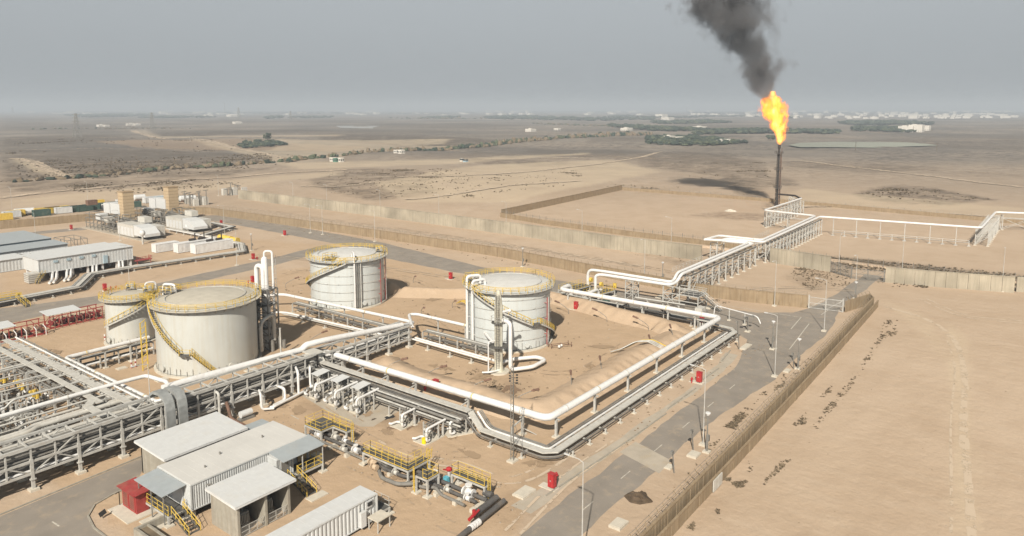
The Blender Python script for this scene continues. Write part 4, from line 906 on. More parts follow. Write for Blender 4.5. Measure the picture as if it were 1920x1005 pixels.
vx = 59.9
mb = MB(); mb.tube([(vx+.3,80.5,.75),(vx+.3,49.4,.75)], .24, 12); mb.tube([(vx-.6,80.3,.7),(vx-.6,66.5,.7),(vx-1.6,64.9,.7),(vx-1.6,61,.7),(vx-.7,59.6,.7),(vx-.7,50.2,.7)], .21, 12, bend=.7); mb.build('pipe', K_, vp, smooth=True)
mb = MB(); mb.tube([(vx-1.4,80,.55),(vx-1.4,68.4,.55)], .15, 8); mb.tube([(vx-2.3,64.5,.55),(vx-3.2,63.2,.55),(vx-3.2,60.4,.6),(vx-1.6,58.6,.6)], .24, 10, bend=.6); mb.tube([(vx-1.9,60,.4),(vx-1.6,57.3,.45),(vx-1.0,56.2,.7),(vx-1.5,55,.4),(vx-1.6,51.2,.4)], .19, 10, bend=.6); mb.build('side_pipe', M['galvd'], vp, smooth=True)
mb = MB(); mb.tube([(vx+1.4,48.9,.8),(vx-2.6,48.7,.8)], .36, 14); mb.tube([(vx+1.2,49.4,.95),(vx+1.2,50.6,.95)], .38, 12); mb.build('end_header', M['dark'], vp, smooth=True)
mb = MB(); mb.box(vx-1.3,vx+1.2,64.3,67.6,.05,.95); mb.build('valve_box', M['galvd'], vp)
bg_ = mat('beige_valve',(.55,.42,.29),.6)
for (x_,y_,r_,m_,w_) in ((vx-.6,70.8,.33,W_,0),(vx-1.4,72.3,.26,M['tray'],0),(vx-1.5,66.6,.33,bg_,1),(vx-2.2,65.5,.3,bg_,0),(vx-.9,66.0,.3,bg_,1),(vx+.3,68.9,.3,M['tray'],0),(vx+.3,57.6,.42,W_,0),(vx-.7,57.9,.3,W_,0),(vx+.3,52.2,.45,W_,0),(vx-.7,51.5,.26,W_,0),(vx-.7,54.6,.24,M['tray'],0),(vx-1.6,62.4,.24,M['tray'],0),(vx+.3,76.0,.3,M['tray'],0),(vx-.6,78.4,.32,W_,1),(vx+.3,74.0,.24,W_,1),(vx+.3,62.0,.22,W_,1)):
    flange_valve(vp, (x_,y_,.78), (0,1,0), r_*.72, m_, True, bool(w_))
mb = MB()
for y_ in (79,75,71.5,68,63.4,59,55.6,52.6,50): 
    for o_ in (-1.5,-.6,.3): mb.cbox((vx+o_,y_,.18),(.7,.5,.5))
mb.build('footing', M['pad'], vp)
mb = MB(); mb.box(vx+.7,vx+1.2,56.0,56.6,.3,1.1); mb.build('control_box', M['cyan'], vp)
def railing(mb, pts, h=1.1, every=1.2, r=.028):
    for i in range(len(pts)-1):
        a, b_ = Vector(pts[i]), Vector(pts[i+1]); L_ = (b_-a).length
        for hh in (h, h*.55): mb.tube([a+Vector((0,0,hh)), b_+Vector((0,0,hh))], r, 4)
        mb.bar(a+Vector((0,0,.08)), b_+Vector((0,0,.08)), .02, .1)
        k = max(1, round(L_/every))
        for j in range(k+1): q = a.lerp(b_, j/k); mb.bar(q, q+Vector((0,0,h)), .05)
def platform(label, poly, z, railpaths, lad=None, name='access_platform'):
    root = thing(name, label, 'platform', (poly[0][0],poly[0][1],0)); mb = MB(); mb.prism(poly, z-.12, z); mb.build('deck', M['grating'], root)
    n = len(poly); mb = MB(); mb2 = MB()
    for i in range(n):
        a, b_ = poly[i], poly[(i+1)%n]; mb.bar((*a,z-.18),(*b_,z-.18),.12,.22)
    for a in poly: mb.bar((*a,.1),(*a,z-.1),.2); mb2.cbox((*a,.06),(.9,.9,.24))
    f_ = mb.build('frame', M['galv'], root); mb2.build('footing', M['pad'], f_)
    for pth in railpaths: mb = MB(); railing(mb, [(p[0],p[1],z) for p in pth]); mb.build('railing', M['yellow'], root)
    if lad: ladder(root, (lad[0],lad[1],0), z, lad[2], M['yellow'], cage=lad[3] if len(lad)>3 else False)
    return root
platform('yellow railed platform over the pipes next to the large shelter', [(58.6,80.4),(61.6,80.4),(61.6,74.2),(60.6,74.2),(60.6,77.0),(58.6,77.0)], 1.9,
         [[(58.6,77.0),(58.6,80.4),(61.6,80.4),(61.6,74.2)],[(58.6,77.0),(60.6,77.0),(60.6,74.2)]], (61.2,73.7,-1.4))
platform('long yellow railed walkway along the middle of the valve pipeline', [(58.3,68.2),(58.3,60.2),(62.0,60.2),(62.0,61.4),(59.5,61.4),(59.5,68.2)], 1.7,
         [[(58.3,68.2),(58.3,60.2),(62.4,60.2)],[(59.5,68.2),(59.5,61.4),(61.8,61.4)],[(58.3,68.2),(59.5,68.2)]], (62.4,60.8,0,True))
platform('small square yellow railed platform with a yellow ladder', [(57.5,58.0),(59.4,58.0),(59.4,56.2),(57.5,56.2)], 2.2,
         [[(57.5,56.2),(59.4,56.2),(59.4,58.0)],[(57.5,56.9),(57.5,56.2)]], (57.3,58.2,2.6))
platform('yellow railed platform near the end of the valve pipeline by the road', [(60.9,55.4),(60.9,50.4),(62.0,50.4),(62.0,55.4)], 1.8,
         [[(60.9,55.4),(60.9,50.4)],[(62.0,55.4),(62.0,50.4)],[(60.9,55.4),(62.0,55.4)]], (61.4,50.1,-1.5))
rv = P(842,905); rs_ = thing('valve', 'red topped valve standing on the pipe between two platforms', 'valve', (rv.x,rv.y,0)); mb = MB(); mb.cyl((rv.x,rv.y,0),.32,.9,10); mb.cyl((rv.x,rv.y,.9),.2,.6,8); mb.build('body', M['galv'], rs_); mb = MB(); mb.ball((rv.x,rv.y,1.75),.42,10,(1,1,.7)); mb.bar((rv.x,rv.y,1.6),(rv.x-.7,rv.y+.3,1.9),.14); mb.build('actuator', M['red'], rs_)
bl = thing('pipeline', 'thick dark pipe with banded coupling and red valve at the bottom edge', 'pipeline', (56.5,48.3,0)); mb = MB(); mb.tube([(61.4,47.9,.7),(52.5,47.4,.5),(48,47.2,.5)], .3, 14, bend=1); mb.build('pipe', K_, bl, smooth=True)
mb = MB()
for k in range(4): x_ = 55.0+.42*k; mb.tube([(x_,47.55,.6),(x_+.3,47.57,.6)], .36, 14)
mb.build('coupling', W_, bl)
mb = MB(); mb.tube([(55.6,48.2,1.0),(56.5,48.3,1.1)], .18, 10); mb.tube([(56.7,48.3,1.1),(57.5,48.4,1.2)], .14, 10); mb.cyl((56.9,48.6,.6),.2,.8,8); mb.build('actuator', M['red'], bl)

# ------------------------------------------------------------------ shelters and container cabins
def corr(mb, a, b_, z0, z1, pitch=.28, dep=.05):
    """corrugated wall sheet from a to b (outside is on the right hand)"""
    a = Vector((*a,0)); b_ = Vector((*b_,0)); L_ = (b_-a).length; d = (b_-a)/L_; n_ = Vector((d.y,-d.x,0)); k = int(L_/pitch); pts = []
    for i in range(k):
        s = i*L_/k; w = L_/k
        pts += [a+d*s, a+d*(s+w*.35), a+d*(s+w*.5)-n_*dep, a+d*(s+w*.85)-n_*dep]
    pts.append(b_); n = len(pts)
    mb.add([(p.x,p.y,z0) for p in pts]+[(p.x,p.y,z1) for p in pts], [(i,i+1,n+i+1,n+i) for i in range(n-1)])
def cabin(name, label, cat, x0, x1, y0, y1, z0, z1, wall=None, roofm=None, over=.0, pitch=.28, dep=.05):
    root = thing(name, label, cat, ((x0+x1)/2,(y0+y1)/2,0)); mb = MB()
    for a, b_ in (((x0,y0),(x1,y0)),((x1,y0),(x1,y1)),((x1,y1),(x0,y1)),((x0,y1),(x0,y0))): corr(mb, a, b_, z0+.12, z1-.12, pitch, dep)
    mb.add([(x0+.06,y0+.06,z0+.1),(x1-.06,y0+.06,z0+.1),(x1-.06,y1-.06,z0+.1),(x0+.06,y1-.06,z0+.1)], [(0,3,2,1)])
    w = mb.build('wall', wall or M['corr'], root)
    mb = MB()
    for z_ in (z0+.06, z1-.06):
        for a, b_ in (((x0,y0),(x1,y0)),((x1,y0),(x1,y1)),((x1,y1),(x0,y1)),((x0,y1),(x0,y0))): mb.bar((*a,z_),(*b_,z_),.09,.13)
    for a in ((x0,y0),(x1,y0),(x1,y1),(x0,y1)): mb.bar((*a,z0),(*a,z1),.16)
    mb.build('frame', wall or M['corr'], root)
    mb = MB(); mb.box(x0-over,x1+over,y0-over,y1+over,z1+.003,z1+.07)
    k = int((x1-x0)/1.0)
    for i in range(1,k): mb.box(x0+i*(x1-x0)/k-.02,x0+i*(x1-x0)/k+.02,y0-over+.02,y1+over-.02,z1+.07,z1+.078)
    mb.build('roof', roofm or M['whiteroof'], root); return root
def stair(root, top, bot, w, m=None, rm=None):
    """straight stair between two points, w wide"""
    a, b_ = Vector(top), Vector(bot); d = b_-a; hz = Vector((d.x,d.y,0)).normalized(); s_ = Vector((hz.y,-hz.x,0))*w/2; n = max(3, int(abs(d.z)/.19)); mb = MB()
    for k in range(n):
        p = a.lerp(b_, (k+.5)/n); mb.add([p-s_-hz*.14, p+s_-hz*.14, p+s_+hz*.14, p-s_+hz*.14]+[q-Vector((0,0,.04)) for q in (p-s_-hz*.14, p+s_-hz*.14, p+s_+hz*.14, p-s_+hz*.14)], [(0,1,2,3),(7,6,5,4),(0,4,5,1),(1,5,6,2),(2,6,7,3),(3,7,4,0)])
    for s in (-1,1): mb.bar(a+s_*s, b_+s_*s, .06, .22)
    o = mb.build('stair', m or M['grating'], root); mb = MB()
    for s in (-1,1):
        for hh in (.5,1.0): mb.tube([a+s_*s+Vector((0,0,hh)), b_+s_*s+Vector((0,0,hh))], .035, 4)
        for k in range(5): q = a.lerp(b_,k/4)+s_*s; mb.bar(q, q+Vector((0,0,1.0)), .06)
    mb.build('railing', rm or M['yellow'], o); return o
# first shelter (nearest the rack): concrete end walls, mono-pitch sheet roof
def shelter(label, x0, x1, y0, y1, h, walls, mid=None, tilt=.25):
    root = thing('shelter', label, 'shelter', ((x0+x1)/2,(y0+y1)/2,0)); mb = MB()
    for x_ in walls: mb.box(x_,x_+.28,y0+.35,y1-.35,0,h-.12)
    mb.box(x0+.6,x1-.5,y1-.62,y1-.36,0,h-.13); mb.build('wall', M['conc'], root)
    mb = MB(); a = [(x0,y0,h),(x1,y0,h),(x1,y1,h+tilt),(x0,y1,h+tilt)]; mb.add(a+[(p[0],p[1],p[2]+.09) for p in a], [(0,3,2,1),(4,5,6,7),(0,1,5,4),(1,2,6,5),(2,3,7,6),(3,0,4,7)])
    for k in range(1,int((x1-x0)/.9)): xx = x0+k*.9; mb.bar((xx,y0+.01,h+.082),(xx,y1-.01,h+tilt+.082),.02,.03)
    rf = mb.build('roof', M['whiteroof'], root); mb = MB()
    for p, q in ((a[0],a[1]),(a[1],a[2]),(a[2],a[3]),(a[3],a[0])): mb.bar((p[0],p[1],p[2]-.1),(q[0],q[1],q[2]-.1),.07,.16)
    mb.build('fascia', M['white'], rf); return root
sh1 = shelter('open concrete shelter with a white sheet roof close to the grey rack', 39.6, 50.6, 81.6, 88.9, 3.95, (40.2,49.6))
mb = MB()
for k in range(5): mb.box(42+1.7*k,42.2+1.7*k,82.2,82.4,0,3.9)
mb.build('post', M['white'], sh1)
sh3 = shelter('open fronted concrete transformer bay with a white sheet roof', 38.9, 46.4, 65.7, 71.5, 3.85, (39.3,42.6,45.5))
def transformer(label, x, y, m):
    root = thing('transformer', label, 'transformer', (x,y,0)); mb = MB(); mb.box(x-.8,x+.8,y-.6,y+.6,.2,1.5); mb.build('tank', m, root); mb = MB()
    for k in range(8): mb.box(x-.7+k*.19,x-.63+k*.19,y-.85,y-.6,.4,1.35)
    mb.bar((x-.7,y-.72,1.36),(x+.7,y-.72,1.36),.06); mb.build('radiator', m, root); mb = MB()
    for k in range(3): mb.cyl((x-.4+.4*k,y,1.5),.09,.4,8,.05)
    mb.tube([(x-.6,y+.3,1.85),(x+.6,y+.3,1.85)], .17, 8); mb.build('bushing', M['whiteroof'], root)
    mb = MB(); mb.box(x-.9,x+.9,y-.7,y+.7,-.02,.2); mb.build('plinth', M['pad'], root); return root
transformer('grey transformer in the left bay of the transformer shelter', 41.0, 68.6, M['tray']); transformer('grey transformer in the right bay of the transformer shelter', 44.1, 68.8, M['tray'])
bf = thing('bay_fence', 'low grey mesh barrier across the front of the transformer bays', 'barrier', (42.6,66,0)); mb = MB()
for (xa,xb) in ((39.7,42.5),(43.0,45.4)):
    for z_ in (.1,.6,1.15): mb.bar((xa,66.15,z_),(xb,66.15,z_),.05)
    k = int((xb-xa)/.12)
    for i in range(k+1): mb.bar((xa+i*.12,66.15,.1),(xa+i*.12,66.15,1.15),.015 if i%8 else .06)
mb.build('mesh_panel', M['galv'], bf)
cb = cabin('control_cabin', 'long white corrugated control cabin with a broad dusty roof', 'cabin', 38.4, 53.8, 73.6, 80.7, 1.0, 4.0, None, M['creamroof'])
for x_ in (38.8,42.6,46.4,50.2,53.4):
    for y_ in (74.1,77.2,80.2): mb = MB(); mb.box(x_-.2,x_+.2,y_-.2,y_+.2,-.02,1.04); mb.build('pier', M['conc'], cb)
mb = MB(); mb.cyl((44.3,77.6,4.07),.12,.3,8); mb.cyl((41.5,76,4.07),.1,.25,8); mb.cyl((50,77.5,4.07),.1,.3,8); mb.build('roof_vent', M['galvd'], cb)
mb = MB(); mb.bar((40.2,73.5,3.4),(40.9,72.7,3.3),.12); mb.box(40.6,41.2,72.4,72.75,3.2,3.38); mb.build('lamp_arm', M['galvd'], cb)
mb = MB(); mb.box(38.25,38.38,75.2,77.3,1.1,3.2); mb.build('door', M['whiteroof'], cb); mb = MB(); mb.box(38.26,38.38,77.6,79.8,1.9,3.0); mb.build('window', M['bluegrey'], cb)
def canopy(root, x0,x1,y0,y1,z0,z1, m, posts):
    mb = MB(); a = [(x0,y0,z0),(x1,y0,z0),(x1,y1,z1),(x0,y1,z1)]; mb.add(a+[(p[0],p[1],p[2]+.07) for p in a], [(0,3,2,1),(4,5,6,7),(0,1,5,4),(1,2,6,5),(2,3,7,6),(3,0,4,7)]); mb.build('canopy', m, root)
    mb = MB()
    for (x_,y_) in posts: mb.bar((x_,y_,0),(x_,y_,min(z0,z1)),.1)
    if posts: mb.build('canopy_post', M['galvd'], root)
mb = MB(); a = [(35.6,74.4,3.55),(38.3,74.4,3.8),(38.3,80.6,3.8),(35.6,80.6,3.55)]; mb.add(a+[(p[0],p[1],p[2]+.07) for p in a], [(0,3,2,1),(4,5,6,7),(0,1,5,4),(1,2,6,5),(2,3,7,6),(3,0,4,7)]); mb.build('canopy', M['bluroof'], cb)
mb = MB()
for y_ in (74.7,77.4,80.2): mb.bar((35.9,y_,0),(35.9,y_,3.55),.1)
mb.build('canopy_post', M['galvd'], cb)
lp = platform('yellow railed landing and stair at the near end of the control cabin', [(36.2,80.2),(36.2,74.4),(38.1,74.4),(38.1,80.2)], 1.15, [[(38.1,80.2),(36.2,80.2),(36.2,74.4)],[(38.1,74.6),(38.1,74.4)]], None, 'entrance_stair')
stair(lp, (37.2,74.4,1.15), (37.2,70.9,-.05), 1.3)
# annex on the yard side with its own canopy, landing and stair
an = cabin('annex_cabin', 'small corrugated annex under a grey canopy on the yard side', 'cabin', 48.0, 50.2, 71.7, 73.5, 1.0, 3.6)
mb = MB(); a = [(48.2,70.6,3.55),(54.2,70.6,3.55),(54.2,73.8,3.95),(48.2,73.8,3.95)]; mb.add(a+[(p[0],p[1],p[2]+.07) for p in a], [(0,3,2,1),(4,5,6,7),(0,1,5,4),(1,2,6,5),(2,3,7,6),(3,0,4,7)]); mb.build('canopy', M['bluroof'], an)
mb = MB(); mb.bar((54,70.8,0),(54,70.8,3.55),.1); mb.bar((51.0,70.8,0),(51.0,70.8,3.55),.1); mb.build('canopy_post', M['galv'], an)
mb = MB(); mb.box(48.6,49.6,71.62,71.68,1.1,3.1); mb.build('door', M['galvd'], an)
mb = MB(); mb.box(52.2,53.5,73.42,73.55,1.1,3.2); mb.build('door', mat('ochre_door',(.42,.3,.15),.6), cb)
l2 = platform('yellow railed landing and stair on the yard side of the control cabin', [(50.4,70.9),(54.0,70.9),(54.0,73.3),(50.4,73.3)], 1.15, [[(54.0,73.3),(54.0,70.9),(50.4,70.9)]], None, 'entrance_stair')
stair(l2, (49.8,71.2,1.15), (49.6,67.3,-.03), 1.3)
mb = MB(); mb.box(48.6,51.0,66.0,67.2,-.02,.12); tag(mb.build('concrete_slab', M['pad']), 'pale slab at the foot of the yard side stair', 'slab')
tk = P(594,873); wt_ = thing('water_tank', 'grey tapered bin standing under the yard side stair landing', 'bin', (tk.x,tk.y,0)); mb = MB(); mb.add([(tk.x-.7,tk.y-.5,0),(tk.x+.7,tk.y-.5,0),(tk.x+.7,tk.y+.5,0),(tk.x-.7,tk.y+.5,0),(tk.x-.45,tk.y-.35,1.5),(tk.x+.45,tk.y-.35,1.5),(tk.x+.45,tk.y+.35,1.5),(tk.x-.45,tk.y+.35,1.5)],[(0,3,2,1),(4,5,6,7),(0,1,5,4),(1,2,6,5),(2,3,7,6),(3,0,4,7)]); mb.build('body', M['tray'], wt_); mb = MB(); mb.box(tk.x-.55,tk.x+.55,tk.y-.45,tk.y+.45,1.5,1.6); mb.build('lid', M['pad'], wt_)
# container cabin at the bottom edge
cc = cabin('container_cabin', 'white corrugated container with a streaked roof at the bottom edge', 'container', 38.0, 50.6, 57.2, 59.9, .35, 3.2, pitch=.5, dep=.09)
mb = MB()
for x_ in (38.6,44,50.1):
    for y_ in (57.5,59.6): mb.box(x_-.2,x_+.2,y_-.2,y_+.2,-.02,.38)
mb.build('pier', M['conc'], cc)
mb = MB(); mb.box(48.9,49.8,57.0,57.12,2.2,3.0); mb.cyl((49.35,56.95,2.4),.01,.01,6); mb.box(48.0,48.7,56.75,57.1,.5,2.2); mb.build('air_conditioner', M['whiteroof'], cc); mb = MB(); mb.box(50.66,50.74,58.0,59.0,.5,2.6); mb.build('door', M['galv'], cc); mb = MB(); mb.box(49.1,49.7,56.9,57.0,2.45,2.85); mb.build('fan_grille', M['black'], cc)
lpc = platform('low grey platform with handrail beside the container at the bottom edge', [(50.9,57.2),(52.4,57.2),(52.4,59.6),(50.9,59.6)], .9, [], None)
mb = MB(); railing(mb, [(50.9,59.6,.9),(52.4,59.6,.9),(52.4,57.2,.9)]); mb.build('railing', M['galv'], lpc)
mb = MB(); mb.prism([(48.9,55.2),(50.8,55.2),(50.8,56.8),(48.9,56.8)], 1.3, 1.42); lpd = thing('side_canopy', 'small pale roofed plinth in front of the container wall', 'canopy', (49.8,56,0)); mb.build('roof', M['pad'], lpd); mb = MB()
for p in ((49,55.3),(50.7,55.3),(49,56.7),(50.7,56.7)): mb.bar((*p,0),(*p,1.3),.1)
mb.build('leg', M['galv'], lpd)
# red cabinet with a faded roof
rc = thing('fire_cabinet', 'faded red equipment shed with louvred doors on a pale slab', 'shed', (35.6,81,0)); cxr = P(262,945)
mb = MB(); mb.box(35.1,36.5,79.3,82.6,.12,2.35); mb.build('body', M['redfade'], rc); mb = MB(); mb.add([(34.7,78.9,2.4),(36.9,78.9,2.55),(36.9,83.0,2.55),(34.7,83.0,2.4),(34.7,78.9,2.47),(36.9,78.9,2.62),(36.9,83.0,2.62),(34.7,83.0,2.47)],[(0,3,2,1),(4,5,6,7),(0,1,5,4),(1,2,6,5),(2,3,7,6),(3,0,4,7)]); mb.build('roof', M['redfade'], rc)
for y_ in (79.5,81.0):
    mb = MB(); mb.box(35.03,35.1,y_,y_+1.3,.3,2.2); d_ = mb.build('door', M['redfade'], rc); mb = MB()
    for k in range(7): mb.box(35.0,35.03,y_+.15,y_+1.15,.5+k*.23,.6+k*.23)
    mb.build('louvre', M['rust'], d_)
mb = MB()
for k in range(3): mb.bar((34.9,82.9,.1),(34.9,82.9,1.7),.07); mb.bar((34.9,82.9,1.7),(34.5,82.9,1.6),.07)
mb.build('hose_pipe', M['rust'], rc)
mb = MB(); mb.box(33.6,37.1,78.3,83.0,-.02,.12); tag(mb.build('concrete_slab', M['pad']), 'pale slab under the faded red equipment shed', 'slab')
mb = MB(); mb.box(34.6,37.0,74.6,77.8,-.02,.11); tag(mb.build('concrete_slab', M['pad']), 'pale slab under the near landing of the control cabin', 'slab')
pit = thing('drain_channel', 'concrete edged channel at the bottom left beside the bay', 'channel', (35,73,0)); mb = MB(); mb.box(33.0,33.3,66,75.6,0,.9); mb.box(33.3,36.5,75.3,75.6,0,.9); mb.box(34.3,34.5,66,75.3,0,.8); mb.build('wall', M['conc'], pit); mb = MB(); mb.box(33.3,34.3,66,75.3,.4,.6); mb.build('grass_fill', M['scrub'], pit)
fl = P(193,972); fl_ = thing('floodlight', 'small black floodlight on the ground inside the curved kerb', 'light', (fl.x,fl.y,0)); mb = MB(); mb.bar((fl.x-.35,fl.y,.5),(fl.x+.35,fl.y,.75),.1,.55); mb.build('lamp_head', M['black'], fl_); mb = MB(); mb.bar((fl.x,fl.y,0),(fl.x,fl.y,.5),.07); mb.build('stand', M['galvd'], fl_)
# arched cable bridges over the rack
for k,(x_,lb) in enumerate(((46.2,'left one of two arched steel cable bridges dropping beside the rack'),(47.9,'right one of two arched steel cable bridges dropping beside the rack'))):
    root = thing('cable_bridge', lb, 'cable bridge', (x_,93,0), 'arched cable bridges'); mb = MB(); pr_ = [(97.4,5.6),(97.0,6.4),(96.0,7.0),(94.6,7.1),(93.3,6.8),(92.7,6.0),(92.5,5.0),(92.45,1.3)]; w = .62
    vs = [(x_-w,y_,z_) for y_,z_ in pr_]+[(x_+w,y_,z_) for y_,z_ in pr_]; n = len(pr_); fs = [(i,i+1,n+i+1,n+i) for i in range(n-1)]
    inn = [(y_+.35 if z_ < 6.9 and y_ < 95 else y_, z_-.4 if y_ > 93 else z_) for y_,z_ in pr_]; vs += [(x_-w,y_,z_) for y_,z_ in inn]+[(x_+w,y_,z_) for y_,z_ in inn]
    fs += [(i,2*n+i,2*n+i+1,i+1) for i in range(n-1)] + [(n+i+1,3*n+i+1,3*n+i,n+i) for i in range(n-1)]
    mb.add(vs, fs); mb.build('cover', mat('bright_galvanised_%d' % k, (.34,.35,.34), .45, .2, var=.2, scale=1.2), root); mb = MB()
    for s in (-w,w): mb.bar((x_+s,92.9,0),(x_+s,92.9,5.6),.1)
    for j in range(9): mb.bar((x_-w,92.9,.6+j*.6),(x_+w,92.9,.6+j*.6),.07)
    mb.build('frame', M['galv'], root)
# ------------------------------------------------------------------ the tangle of manifold lines at the left
rnd = random.Random(21)
ty = thing('pipe_rack', 'wide rack of grey cable covers crossing the pipe field at the left', 'pipe rack', (44,96,0))
for (xa,xb,z_) in ((41.7,42.6,4.6),(43.9,44.9,4.75)):
    mb = MB(); mb.box(xa,xb,98.6 if xa>43 else 104,146,z_-.12,z_)
    y_ = 105
    while y_ < 145: mb.box(xa-.01,xb+.01,y_-.04,y_+.04,z_+.002,z_+.03); y_ += 2.4
    mb.build('cable_tray', M['tray'], ty)
mb = MB(); mb.box(39.9,41.0,98.6,104,4.5,4.62); mb.bar((40.5,104,4.56),(42.1,106,4.56),1.1,.1); mb.build('cable_tray', M['tray'], ty)
for (o_,z_,r_,m_) in ((46.0,4.7,.14,W_),(46.6,4.6,.1,D_),(40.6,4.2,.12,D_),(46.3,3.6,.16,G_),(40.9,3.5,.15,D_),(42.2,3.4,.2,D_),(44,3.4,.17,K_),(45,3.4,.14,G_)):
    mb = MB(); mb.tube([(o_,99,z_),(o_,146,z_)], r_, 8); mb.build('pipe', m_, ty, smooth=True)
for k in range(10):
    y_ = 100+k*5; mb = MB()
    for x_ in (40.4,43.3,46.8): mb.bar((x_,y_,.1),(x_,y_,4.6),.24)
    for z_ in (4.4,3.1): mb.bar((40.3,y_,z_),(46.9,y_,z_),.2)
    mb.build('support', M['galv'], ty)
wl = pipeline('bright white pipeline turning a corner left of the large cream tank', [(62.0,130.6,3.6),(47.9,130.6,3.6),(48.0,99.6,3.6),(50,98.9,4.6)], .36, sup=[(x_,130.6,3.1) for x_ in (50,54.3,58.6)]+[(48.0,y_,3.1) for y_ in (124,117,110,103)], along='y', supw=1.0, sups=.24)
truss = thing('pipe_rack', 'rack of grey pipes below the white pipeline left of the cream tanks', 'pipe rack', (55,131.6,0))
for (y_,z_,r_,m_) in ((131.3,2.4,.14,D_),(131.7,2.4,.18,G_),(132.2,2.4,.14,D_),(131.2,1.2,.2,W_),(131.8,1.2,.22,D_),(132.4,1.2,.16,K_)):
    mb = MB(); mb.tube([(46,y_,z_),(62.8,y_,z_)], r_, 8); mb.build('pipe', m_, truss, smooth=True)
for k in range(6):
    x_ = 47.4+3.1*k; mb = MB()
    for y_ in (131,132.7): mb.bar((x_,y_,.1),(x_,y_,2.4),.2)
    for z_ in (2.2,1.0): mb.bar((x_,130.9,z_),(x_,132.8,z_),.16)
    mb.build('support', M['galv'], truss)
hl = {0:'thick bright white header', 1:'slim grey header', 2:'thick grey insulated header', 3:'kinked grey header', 4:'pale header', 5:'dark header'}
rows = [(100.9,4.3,.12,1),(101.6,3.2,.2,4),(103.5,2.6,.14,4),(106.4,4.4,.13,4),(107.4,3.0,.2,2),(110.2,3.9,.12,1),(116.4,3.9,.1,4),(119.8,4.3,.1,4),(123.6,3.7,.14,4),(127.3,3.8,.1,1),(131,4.1,.16,4),(135,3.6,.1,4),(139,4.0,.16,4),(99.8,3.9,.2,4),(102.4,4.1,.34,2),(104.4,3.6,.3,2),(108.6,4.9,.3,0),(112.0,3.4,.14,3),(114.5,4.2,.14,3),(118.5,3.2,.14,1),(121.8,4.2,.14,3),(125.5,3.2,.12,1),(129.3,4.0,.13,3),(133,3.0,.13,1),(137.0,3.8,.13,3),(141,3.0,.12,1)]
names = ['slim pale line riding high behind the trussed rack','pale line just under the slim high one','low pale line beneath the fat headers','high pale line between the fat header and the white one','bent grey header under the high pale line','slim grey line touching the bright white header','thin pale line in front of the middle of the pipe field','thin high pale line before the yellow valves','pale line running under the yellow valves','slim grey line behind the yellow valves','stout pale line far behind the yellow valves','thin pale line near the corner of the white pipeline','stout pale line at the back beside the sand','grey header line closest to the long trussed rack','fat insulated header behind the long trussed rack','fat insulated header with an upturned elbow','bright white header crossing the pipe field','slim kinked grey line just behind the white header','second slim kinked line behind the white header','grey line in the middle of the pipe field','kinked line passing the yellow valves','thin grey line beyond the yellow valves','kinked line meeting the corner of the white pipeline','thin line near the back of the pipe field','kinked line at the back of the pipe field','last thin line beside the red canopied skid']
for (y_,z_,r_,k_), nm in zip(rows, names):
    m_ = {0:W_,1:G_,2:M['tray'],3:G_,4:M['tray'],5:K_}[k_]; pts = [(2,y_,z_)]
    if k_ == 3: pts += [(34,y_,z_-.6),(35,y_,z_+.4),(39.4,y_,z_+.4)]
    if k_ == 2: pts += [(33,y_,z_),(34.2,y_+.7,z_+.1),(39.2,y_+.7,z_+.1)]
    pts += [(46.5,y_ if k_ != 2 else y_+.7,z_+(.4 if k_==3 else .1))]
    if k_ == 0: pts = [(2,y_,z_),(44,y_,z_),(47.2,y_-.1,z_),(50.6,y_-.4,4.9),(51.2,103.2,4.9),(51.2,102.8,4.0)]
    root = pipeline('%s' % nm, pts, r_, m_, bands=(k_ in (0,2)), bend=.7, sup=[(x_,y_,z_-.5) for x_ in (12,18,24,30,36)], along='y', supw=.8, sups=.2)
def wellhead(nm):
    root = thing('valve_manifold', nm, 'manifold', (0,0,0)); 
    for j in range(4):
        x_ = -3+2*j; mb = MB(); mb.tube([(x_,-1.4,.6),(x_,-.2,.6),(x_,-.2,2.3),(x_,1.5,2.3),(x_,1.5,.5)], .13, 7, bend=.35); mb.build('pipe', (W_,G_,D_,W_)[j], root, smooth=True)
    mb = MB(); mb.tube([(-4,-1.3,.6),(4,-1.3,.6)], .22, 8); mb.tube([(-4,.6,1.2),(4,.6,1.2)], .18, 8); mb.tube([(-4,1.5,.55),(4,1.5,.55)], .2, 8); mb.build('header', D_, root, smooth=True)
    for j in range(4):
        x_ = -3+2*j; mb = MB(); mb.ball((x_,-.2,1.5),.3,7); mb.bar((x_,-.2,1.5),(x_+.6,-.2,1.6),.09); mb.tube([(x_+.6,-.2,1.6),(x_+.66,-.2,1.6)],.26,8); mb.ball((x_,.9,2.3),.27,7); mb.bar((x_,.9,2.3),(x_,.9,2.9),.08); mb.cyl((x_,.9,2.9),.24,.06,8); mb.build('valve', (M['galv'],W_,D_,M['galv'])[j], root)
    mb = MB()
    for x_ in (-3.8,0,3.8):
        for y_ in (-1.6,1.8): mb.bar((x_,y_,0),(x_,y_,2.7),.16)
        mb.bar((x_,-1.6,2.6),(x_,1.8,2.6),.14)
    mb.build('frame', M['galv'], root); return root
wh = wellhead('w'); i = 0
adj = ['beside the road kerb end','under the fat headers','under the bright white header','below the kinked lines','near the wide cable covers']
wl_names = {}
